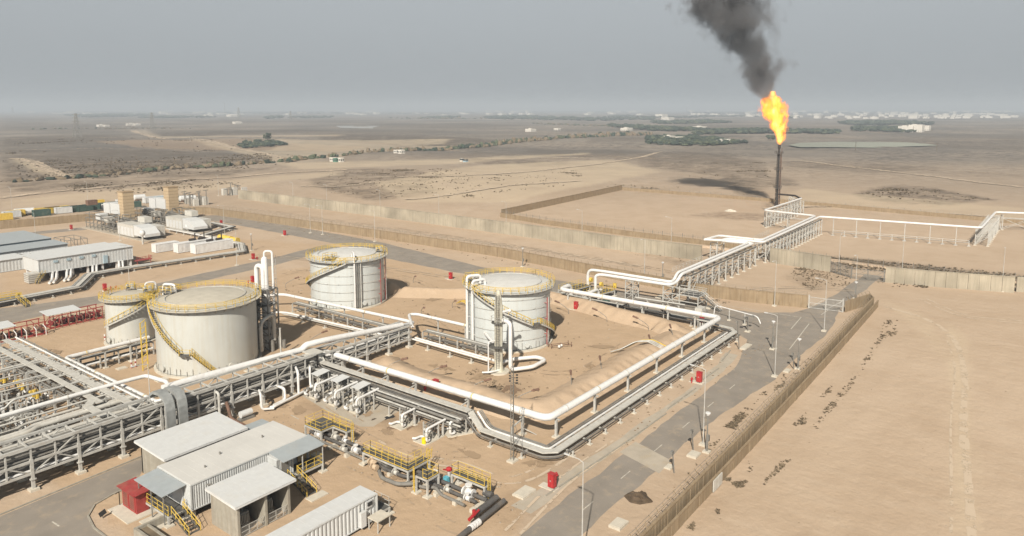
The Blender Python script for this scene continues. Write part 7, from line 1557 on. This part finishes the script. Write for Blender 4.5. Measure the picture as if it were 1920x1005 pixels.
def itp(tab, z):
    if z <= tab[0][0]: return tab[0][1]
    for (a_, p_), (b_, q_) in zip(tab, tab[1:]):
        if z <= b_: t_ = (z-a_)/(b_-a_); return p_+(q_-p_)*t_
    return tab[-1][1]
F_AX = [(28.4,0),(31.5,-.6),(34,0),(38,1.4),(44,3.2),(49,4.0),(52,4.2)]; F_R = [(28.4,.6),(30,1.5),(34,3.1),(38,4.3),(43,6.2),(46,6.3),(49,5.0),(52,1.4)]
S_AX = [(45,5.0),(50,6.5),(59,9.6),(68,12.0),(78,20),(87,25.5),(97,27.5),(108,28)]; S_R = [(45,3.4),(50,5.2),(54,7),(59,10.6),(68,12),(74,12.6),(80,16),(87,20.5),(97,23),(108,24)]
def ax_f(z): s = itp(F_AX, z); return (FX+_left.x*s, FY+_left.y*s)
def r_f(z): return itp(F_R, z)
flame = plume('flame', 'bright yellow orange flame roaring from the flare stack tip', 'flame', 28.4, 53, ax_f, r_f, 'flame', 3.0, lambda z: r_f(z)*1.4+.6, (.42,.6,3.0))
def ax_s(z): s = itp(S_AX, z); return (FX+_left.x*s, FY+_left.y*s)
def r_s(z): return itp(S_R, z)
smoke = plume('smoke', 'dark grey smoke plume drifting up and left from the flame', 'smoke', 45.0, 106.0, ax_s, r_s, 'smoke', 8.0, lambda z: r_s(z)*1.6+1, (.12,.85,3.4))
smoke['kind'] = 'stuff'
# ------------------------------------------------------------------ the plain: groves, hedges, scrub, houses, pylons
def Q(u, v): p = P(u, v); p.z = gz(p.x, p.y); return p
leafs = [M['leaf'], mat('grove_foliage_pale', (0.075,0.088,0.05), .9, var=.3, scale=.1)]
def tree_clump(mb, p, h, w):
    for k in range(4):
        mb.cur = random.choice((0,0,1)); a = random.uniform(0,6.28); r_ = random.uniform(0,w*.35)
        mb.ico((p.x+r_*math.cos(a), p.y+r_*math.sin(a), p.z+h*random.uniform(.4,.85)), w*random.uniform(.3,.5), .45, h/w*.8)
def grove(label, poly, n, h, w, seed):
    random.seed(seed); pts = [Q(*q) for q in poly]; xs = [q.x for q in pts]; ys = [q.y for q in pts]; mb = MB(); mb.mats = list(leafs); c = 0; tries = 0
    while c < n and tries < n*60:
        tries += 1; x, y = random.uniform(min(xs),max(xs)), random.uniform(min(ys),max(ys))
        if inside([(q.x,q.y) for q in pts], np.array([x]), np.array([y]))[0]: tree_clump(mb, Vector((x,y,gz(x,y)-.3)), h*random.uniform(.6,1.0), w*random.uniform(.8,1.2)); c += 1
    o = mb.build('grove', None); tag(o, label, 'grove', kind='stuff'); return o
grove('dark grove nearest the flare, left of it', [(1212,269),(1216,258),(1300,256),(1345,262),(1400,268),(1345,273),(1240,271)], 520, 5.5, 8, 1)
grove('narrow dark grove strip beyond the flare', [(1310,247),(1420,246),(1575,247),(1570,251),(1420,250),(1300,251)], 420, 7, 12, 2)
grove('grove strip on the right, middle distance', [(1600,241),(1690,240),(1740,244),(1700,249),(1600,247)], 330, 7, 13, 3)
grove('longer grove strip on the right, far', [(1575,230),(1700,229),(1755,234),(1640,235),(1575,233)], 300, 9, 18, 4)
grove('dark grove band left of the flare, far', [(1215,229),(1330,227),(1380,231),(1240,233)], 260, 9, 18, 5)
grove('grove behind the near one, thin', [(1180,240),(1240,240),(1330,246),(1250,248),(1180,243)], 240, 7, 13, 6)
grove('long grove band above the middle of the plain', [(900,220),(960,217),(1100,222),(1230,221),(1230,225),(1100,227),(930,224)], 420, 10, 22, 7)
grove('thin grove line in the middle distance', [(1135,236),(1200,238),(1225,243),(1160,241)], 130, 7, 13, 8)
grove('long dark grove far away on the left', [(115,217),(200,214),(288,215),(290,218),(170,221)], 380, 11, 24, 9)
grove('faint groves along the horizon on the left', [(340,211),(560,210),(700,211),(700,213),(500,214),(350,213)], 260, 12, 34, 10)
grove('faint groves along the horizon on the right', [(1480,211),(1700,209),(1915,212),(1915,215),(1700,213),(1500,214)], 320, 12, 34, 11)
grove('small dark grove with a white house near the sandy field', [(443,273),(460,269),(500,266),(520,268),(538,271),(500,275),(456,276)], 90, 4.5, 7, 12)
grove('far right grove strip on the horizon', [(1290,212),(1400,210),(1450,213),(1310,215)], 160, 12, 30, 13)
grove('grove line behind the white halls', [(495,220),(530,218),(530,222),(500,223)], 80, 10, 18, 14)
rb = random.Random(5)
for k in range(34):
    u0 = rb.uniform(60,1850); w_ = rb.uniform(50,190); v0 = rb.choice((208.6,209.5,210.5,212,214,217,219)); dv = .5+.12*(v0-206)
    grove('faint tree belt in the haze near the horizon', [(u0,v0+dv),(u0+w_*.3,v0),(u0+w_,v0+dv*.3),(u0+w_*.9,v0+dv*1.1),(u0+w_*.4,v0+dv*1.3)], 70, 9, 20+30*(v0<212), 60+k)
for k,(u,v,h,w,lb) in enumerate(((502,267,12,11,'single round tree standing above the small grove'),(1445,262,7,12,'dark round tree just right of the flame base'))):
    random.seed(k+40); q = Q(u,v); root = thing('tree', lb, 'tree', (q.x,q.y,q.z)); mb = MB(); mb.tube([q, q+Vector((.2,.1,h*.5))], [.5,.3], 6)
    for j in range(4): a = j*1.6; mb.tube([q+Vector((.1,0,h*.35)), q+Vector((math.cos(a)*w*.3,math.sin(a)*w*.3,h*.65))], [.25,.08], 5)
    mb.build('trunk', M['bark'], root); mb = MB(); mb.mats = list(leafs)
    for j in range(60): a = random.uniform(0,6.28); r_ = w*.5*random.random()**.5; mb.cur = random.choice((0,1)); mb.ico((q.x+r_*math.cos(a),q.y+r_*math.sin(a),q.z+h*random.uniform(.4,1.0)), w*random.uniform(.06,.14), .5)
    mb.build('crown', None, root)
def hedge(label, line, n, h, w, seed, jit=4, gf=.5):
    random.seed(seed); pts = [Q(*q) for q in line]; L_ = [0]
    for a, b_ in zip(pts, pts[1:]): L_.append(L_[-1]+(b_-a).length)
    mb = MB(); mb.mats = [M['scrub'], leafs[1], M['leaf']]
    for i in range(n):
        s = random.random()**.9*L_[-1]; j = max(k for k in range(len(pts)-1) if L_[k] <= s+1e-6); p = pts[j].lerp(pts[j+1], (s-L_[j])/(L_[j+1]-L_[j])); dk = math.hypot(p.x,p.y)/500
        x, y = p.x+random.uniform(-jit,jit)*dk, p.y+random.uniform(-jit,jit)*dk; hh = h*random.uniform(.4,1.2)*(.6+dk*gf); mb.cur = random.choice((0,0,1,2)); mb.ico((x,y,gz(x,y)+hh*.4), w*random.uniform(.4,1)*(.6+dk*gf), .4, min(1.3,hh/w))
    tag(mb.build('hedge', None), label, 'hedge', kind='stuff')
hedge('scrubby hedge line running from the left edge up to the right across the plain', [(20,345),(130,337),(260,323),(400,312),(540,303),(700,288),(840,280),(900,275),(1000,265),(1100,258),(1215,253)], 620, 2.0, 2.6, 21, 3)
hedge('row of separate trees on the middle horizon', [(750,222),(860,223),(905,223)], 60, 9, 11, 22, 6, .02)
hedge('thin hedge along the far field edge on the left', [(60,242),(180,240),(330,242)], 60, 3, 5, 23, 8, .05)
hedge('hedge by the lone road right of centre', [(1000,231),(1120,236),(1240,246)], 150, 4, 7, 24, 5, .05)
# dry scrub clumps on the sand
def scrub(label, regions, seed, size=.5, name='scrub'):
    random.seed(seed); mb = MB(); mb.mats = [M['scrub'], mat('pale_scrub_%d' % seed, (.20,.155,.10), .95, var=.3)]
    for (poly, n, sz) in regions:
        pts = [P(*q) for q in poly]; xs = [q.x for q in pts]; ys = [q.y for q in pts]; pl = [(q.x,q.y) for q in pts]; c = 0; tr_ = 0; cl = []
        while c < n and tr_ < n*40:
            tr_ += 1
            if cl and random.random() < .7: b0 = random.choice(cl); x, y = b0[0]+random.gauss(0,sz*1.6), b0[1]+random.gauss(0,sz*1.6)
            else: x, y = random.uniform(min(xs),max(xs)), random.uniform(min(ys),max(ys))
            if not inside(pl, np.array([x]), np.array([y]))[0]: continue
            cl.append((x,y)); c += 1; z = gz(x,y); s = sz*random.uniform(.35,1.1); mb.cur = random.choice((0,0,1)); k = 5; vs = []; fs = []
            for j in range(k):   # splayed blades and twigs
                a = random.uniform(0,6.28); r_ = s*random.uniform(.3,1); h_ = s*random.uniform(.15,.45); b_ = len(vs); w = s*.28
                vs += [(x-w*math.sin(a),y+w*math.cos(a),z-.02),(x+w*math.sin(a),y-w*math.cos(a),z-.02),(x+r_*math.cos(a),y+r_*math.sin(a),z+h_)]; fs.append((b_,b_+1,b_+2))
                vs.append((x+r_*.5*math.cos(a+1),y+r_*.5*math.sin(a+1),z+h_*1.2)); fs.append((b_,b_+3,b_+1))
            mb.add(vs, fs)
    tag(mb.build(name, None), label, 'scrub', kind='stuff')
scrub('dry brown scrub clumps in two rows on the open sand right of the walls', [([(1480,800),(1500,785),(1512,770),(1512,795),(1485,803)],60,.4),([(1535,745),(1560,722),(1558,735),(1540,750)],40,.38),([(1520,800),(1600,705),(1603,718),(1530,805)],110,.42),([(1595,715),(1655,620),(1662,625),(1610,705)],80,.5),([(1640,640),(1680,608),(1684,625),(1650,640)],60,.5),([(1430,905),(1465,865),(1483,862),(1460,885),(1432,912)],80,.4),([(1370,905),(1400,900),(1395,915),(1380,914)],90,.35),([(1355,900),(1372,893),(1370,903)],40,.3),([(1288,990),(1305,975),(1300,995)],60,.3),([(1340,955),(1350,955),(1348,970)],20,.3),([(1405,850),(1412,880),(1402,890)],20,.3),([(1640,630),(1660,600),(1690,596)],40,.5)], 31, name='scrub')
scrub('brown scrub growing along the inside of the right wall', [([(1290,890),(1340,815),(1470,700),(1560,640),(1550,660),(1440,740),(1330,850)],260,.4),([(1355,800),(1390,785),(1380,805)],110,.45),([(1445,735),(1475,710),(1470,725)],70,.4)], 32)
scrub('dotted scrub on the sand between the walls by the trestle', [([(1490,500),(1590,505),(1600,535),(1520,545),(1480,520)],420,.6),([(1240,455),(1320,475),(1310,500),(1180,480)],260,.6),([(1330,560),(1370,565),(1365,572),(1330,568)],30,.5),([(1640,528),(1740,532),(1740,540),(1650,538)],90,.7)], 33)
scrub('dark scrub band beyond the outer gate and concrete wall', [([(1400,478),(1560,482),(1720,496),(1920,515),(1920,538),(1760,520),(1600,505),(1480,490)],1500,1.0)], 34)
scrub('low scrub tufts at the foot of the tank banks', [([(725,683),(760,690),(850,720),(960,760),(1000,770),(985,776),(880,742),(760,700)],300,.35),([(870,695),(900,690),(940,720),(1000,715),(990,745),(930,742),(880,715)],260,.35),([(700,710),(705,720),(690,715)],20,.3)], 35)
scrub('scattered scrub over the near plain behind the concrete wall', [([(640,330),(760,315),(1020,330),(1060,350),(900,375),(760,372),(600,365)],900,1.3),([(990,320),(1100,316),(1090,332),(1000,340)],150,1.2),([(120,350),(360,335),(470,345),(300,362),(150,368)],500,1.6),([(30,310),(500,290),(520,305),(280,325),(60,338)],900,2.4),([(0,300),(560,288),(540,308),(300,330),(0,344)],1200,2.0),([(0,262),(300,258),(560,264),(400,285),(0,290)],420,2.6),([(560,320),(860,318),(900,350),(700,376),(560,352)],700,1.0),([(1140,345),(1300,350),(1250,360),(1130,352)],90,1.1),([(1240,300),(1440,300),(1450,345),(1300,335)],250,1.4),([(1600,362),(1690,345),(1860,372),(1760,385)],260,1.6)], 36, name='scrub')
# houses
def house(u, v, w, d, h, lb, m=None, grp=None, shed=False, rz=None):
    q = Q(u, v); root = thing('house' if not shed else 'farm_shed', lb, 'house' if not shed else 'shed', (q.x,q.y,q.z), grp); mb = MB(); mb.box(q.x-w/2,q.x+w/2,q.y-d/2,q.y+d/2,q.z-1,q.z+h); mb.build('wall', m or M['house'], root); mb = MB(); z = q.z+h
    if shed: mb.add([(q.x-w/2-.4,q.y-d/2-.4,z),(q.x+w/2+.4,q.y-d/2-.4,z),(q.x+w/2+.4,q.y+d/2+.4,z),(q.x-w/2-.4,q.y+d/2+.4,z),(q.x-w/2-.4,q.y,z+d*.14),(q.x+w/2+.4,q.y,z+d*.14)],[(0,1,5,4),(2,3,4,5),(0,4,3),(1,2,5),(0,3,2,1)])
    else:
        for a in ((-w/2,w/2,-d/2,-d/2+.3),(-w/2,w/2,d/2-.3,d/2),(-w/2,-w/2+.3,-d/2+.3,d/2-.3),(w/2-.3,w/2,-d/2+.3,d/2-.3)): mb.box(q.x+a[0],q.x+a[1],q.y+a[2],q.y+a[3],z+.01,z+(.9 if w > 12 else .35))
        if w > 12: mb.box(q.x-w*.1,q.x+w*.25,q.y,q.y+d*.3,z+.01,z+2.2)
    mb.build('roof', m or M['house'], root); mb = MB(); n = max(2, int(w/4))
    if grp: return
    for k in range(n): x = q.x-w/2+w*(k+.5)/n; mb = MB(); mb.box(x-.6,x+.6,q.y-d/2-.06,q.y-d/2,q.z+1.0,q.z+2.4); mb.build('window', M['glass'], root)
    n = max(2, int(d/4))
    for k in range(n): y = q.y-d/2+d*(k+.5)/n; mb = MB(); mb.box(q.x-w/2-.06,q.x-w/2,y-.6,y+.6,q.z+1.0,q.z+2.4); mb.build('window', M['glass'], root)
    return root
brick = mat('terracotta_wall', (.35,.15,.09), .9); grn = mat('green_shutter', (.10,.22,.16), .8)
for a in ((625,303,4.5,4.5,3.0,'white hut with a green front beside the hedge line, left of a second hut'),(639,304,4,4,3.2,'white hut just right of the green fronted hut'),(744,290,4.5,4.5,3,'white hut with dark opening beside the hedge'),(753,291,5,4.5,3.4,'dark framed hut right of the white hut at the hedge')): house(*a)
house(631,304,4.5,4,2.8,'small green fronted hut between two white ones', grn); house(866,304,2.6,2.6,2.2,'small white hut in front of the reddish ground'); house(873,305,3.4,3,1.3,'low blue box beside the small white hut', M['bluegrey'])
for a in ((390,219,46,40,9,'white farm hall, left of two far away'),(436,219,50,44,9,'white farm hall with dark front, right of two far away')): house(*a, None, None, True)
for a in ((1255,262,16,12,5,'white house in the middle of the dark grove'),(1275,263,10,10,5,'small white house in the grove by the flare'),(1355,269,18,12,4,'long pale house at the grove edge left of the flare'),(1362,268,8,8,6,'pale upright house beside the long one'),(1312,244,30,20,6,'white house behind the near grove'),(1700,247,34,26,10,'pale house at the right of the far grove strip'),(1718,247,30,24,13,'large pale house beside the grove on the right'),(1732,245,26,22,9,'pale house at the right end of its row'),(1240,221,60,40,16,'tall white farm building far left of the flare'),(1252,225,50,34,10,'lower white farm building below the tall one'),(995,247,18,14,5,'white hut alone on the plain right of centre'),(1045,244,12,10,4,'tiny white hut on the plain'),(1175,245,24,16,5,'pale hut beside the thin grove'),(245,235,20,12,4,'tiny white hut far on the left plain'),(190,237,18,14,4,'tiny dark hut far on the left plain'),(200,237,12,10,4,'tiny pale hut beside the dark hut'),(257,235,16,12,4,'tiny hut right of the white one on the left plain'),(445,232,24,16,5,'tiny hut below the farm halls')): house(*a)
random.seed(77); dirs = ('white','cream','pale','sandy','bright','dusty','grey white','chalky'); sz_ = ('low','broad','small','tall','narrow','long'); used = set(); n_h = 0
bands = [((1480,1915),(210,223),130),((1290,1480),(210,219),26),((900,1240),(209,216),26),((440,900),(209,216),30),((20,440),(209,215),26)]
where = ('the right horizon town','the horizon left of the flame','the horizon right of centre','the horizon left of centre','the far left horizon')
for (ur, vr, n), wh_ in zip(bands, where):
    for i in range(n):
        u = random.uniform(*ur); v = random.uniform(*vr); q = P(u, v); k = math.hypot(q.x,q.y)/3000
        c_ = random.choice(dirs); s_ = random.choice(sz_); lb = '%s %s house in %s' % (s_, c_, wh_)
        w = random.uniform(12,34)*max(.7,k); h_ = random.uniform(5,10)*max(.8,k*.7)
        if s_ == 'tall': h_ *= 1.4
        house(u, v, w, w*random.uniform(.5,.9), h_, lb, None, lb.replace('house','houses'))
# pylons and masts
def pylon(u, v, h, lb):
    q = Q(u,v); root = thing('pylon', lb, 'pylon', (q.x,q.y,q.z), 'power pylons'); mb = MB(); w = h*.13
    for sx in (-1,1):
        for sy in (-1,1): mb.bar((q.x+sx*w,q.y+sy*w,q.z-1),(q.x+sx*w*.18,q.y+sy*w*.18,q.z+h), h*.014)
    for k in range(9):
        z0, z1 = h*k/9, h*(k+1)/9; w0, w1 = w*(1-.82*k/9), w*(1-.82*(k+1)/9)
        for (a,b_) in (((-1,-1),(1,-1)),((1,-1),(1,1)),((1,1),(-1,1)),((-1,1),(-1,-1))): mb.bar((q.x+a[0]*w0,q.y+a[1]*w0,q.z+z0),(q.x+b_[0]*w1,q.y+b_[1]*w1,q.z+z1), h*.008); mb.bar((q.x+a[0]*w1,q.y+a[1]*w1,q.z+z1),(q.x+b_[0]*w1,q.y+b_[1]*w1,q.z+z1), h*.008)
    mb.build('tower', M['galvd'], root); mb = MB()
    for z_ in (.68,.82,.96): d = _rt*h*.16; p = Vector((q.x,q.y,q.z+h*z_)); mb.bar(p-d, p+d, h*.014)
    mb.build('crossarm', M['galvd'], root)
pylon(145,258,38,'dark lattice pylon on the left plain, the nearest one'); pylon(286,244,36,'lattice pylon right of the nearest one'); pylon(448,224,50,'faint pylon in front of the farm halls'); pylon(24,214,60,'faint pylon at the far left horizon'); pylon(545,228,36,'faint pylon right of the farm halls')
for (u,v,h,lb) in ((422,213,110,'tall thin radio mast on the left horizon'),(1287,214,60,'thin mast on the horizon left of the flame')):
    q = Q(u,v); root = thing('radio_mast', lb, 'mast', (q.x,q.y,q.z)); mb = MB(); mb.bar(q, q+Vector((0,0,h)), h*.022)
    for k in range(8): mb.bar(q+Vector((-h*.03,0,h*k/8)), q+Vector((h*.03,0,h*(k+1)/8)), h*.012)
    mb.build('mast', M['galvd'], root)
for (u,v,lb) in ((1604,281,'short wooden pole on the plain right of the flare'),(1756,283,'lone pole far right on the plain')):
    q = Q(u,v); mb = MB(); mb.bar(q, q+Vector((0,0,10)), .4); mb.bar(q+Vector((-1.5,0,9)), q+Vector((1.5,0,9)), .25); tag(mb.build('utility_pole', M['bark']), lb, 'pole')
pond = earcut_sheet('water', ragged([P(u,v) for u,v in ((1478,272),(1500,276),(1640,277),(1760,273),(1700,267),(1560,266),(1500,268))][::-1], 6, 40, 4), mat('pale_green_water', (.30,.31,.25), .7, var=.1, scale=.01), .15)
pond2 = earcut_sheet('water', ragged([P(u,v) for u,v in ((630,236),(640,240),(700,241),(712,236))][::-1], 6, 60, 5), mat('pale_grey_field', (.36,.36,.34), .5, var=.1, scale=.01), .2)
q = P(1370,396); heap('sand_heap','small pale sand heap in the flare ground','heap',[(q.x+2.6*math.cos(a*.7),q.y+3*math.sin(a*.7)) for a in range(9)],1.1,M['pad'])
# ------------------------------------------------------------------ haze
hz = MB(); HR = 40800; ring = [(HR*math.cos(2*math.pi*k/48), HR*math.sin(2*math.pi*k/48)) for k in range(48)]
hz.prism(ring, -8, 122)
hm = bpy.data.materials.new('haze'); hm.use_nodes = True; t = hm.node_tree; t.nodes.clear()
o_ = nd(t,'ShaderNodeOutputMaterial'); pv = nd(t,'ShaderNodeVolumePrincipled'); t.links.new(pv.outputs[0], o_.inputs['Volume'])
pv.inputs['Color'].default_value = (.78,.86,.95,1); pv.inputs['Density'].default_value = 2.6e-4; pv.inputs['Anisotropy'].default_value = 0.0
hzo = hz.build('haze', hm); tag(hzo, kind='stuff')

def stones(label, regions, seed):
    random.seed(seed); mb = MB(); mb.mats = [mat('pale_stone', (.36,.30,.23), .95), mat('brown_stone', (.22,.165,.11), .95)]
    for (poly, n, sz) in regions:
        pts = [P(*q) for q in poly]; xs = [q.x for q in pts]; ys = [q.y for q in pts]; pl = [(q.x,q.y) for q in pts]; c = 0; tr_ = 0
        while c < n and tr_ < n*30:
            tr_ += 1; x, y = random.uniform(min(xs),max(xs)), random.uniform(min(ys),max(ys))
            if inside(pl, np.array([x]), np.array([y]))[0]: c += 1; mb.cur = random.choice((0,1,1)); mb.ico((x,y,sz*.15), sz*random.uniform(.3,1), .35, .6)
    tag(mb.build('stones', None), label, 'stones', kind='stuff')
stones('small stones and rubble scattered over the yard sand', [([(500,740),(980,900),(960,1000),(700,900),(480,790)],200,.16),([(640,690),(1000,780),(1330,620),(1040,590),(740,560),(560,640)],260,.22),([(1050,860),(1400,640),(1440,650),(1150,860)],90,.2),([(1200,960),(1560,640),(1600,640),(1260,960)],90,.14),([(1300,1000),(1700,600),(1900,600),(1900,1000)],90,.1),([(420,400),(1240,520),(1240,545),(420,415)],160,.35),([(230,560),(560,500),(740,490),(560,560),(240,620)],120,.3)], 51)
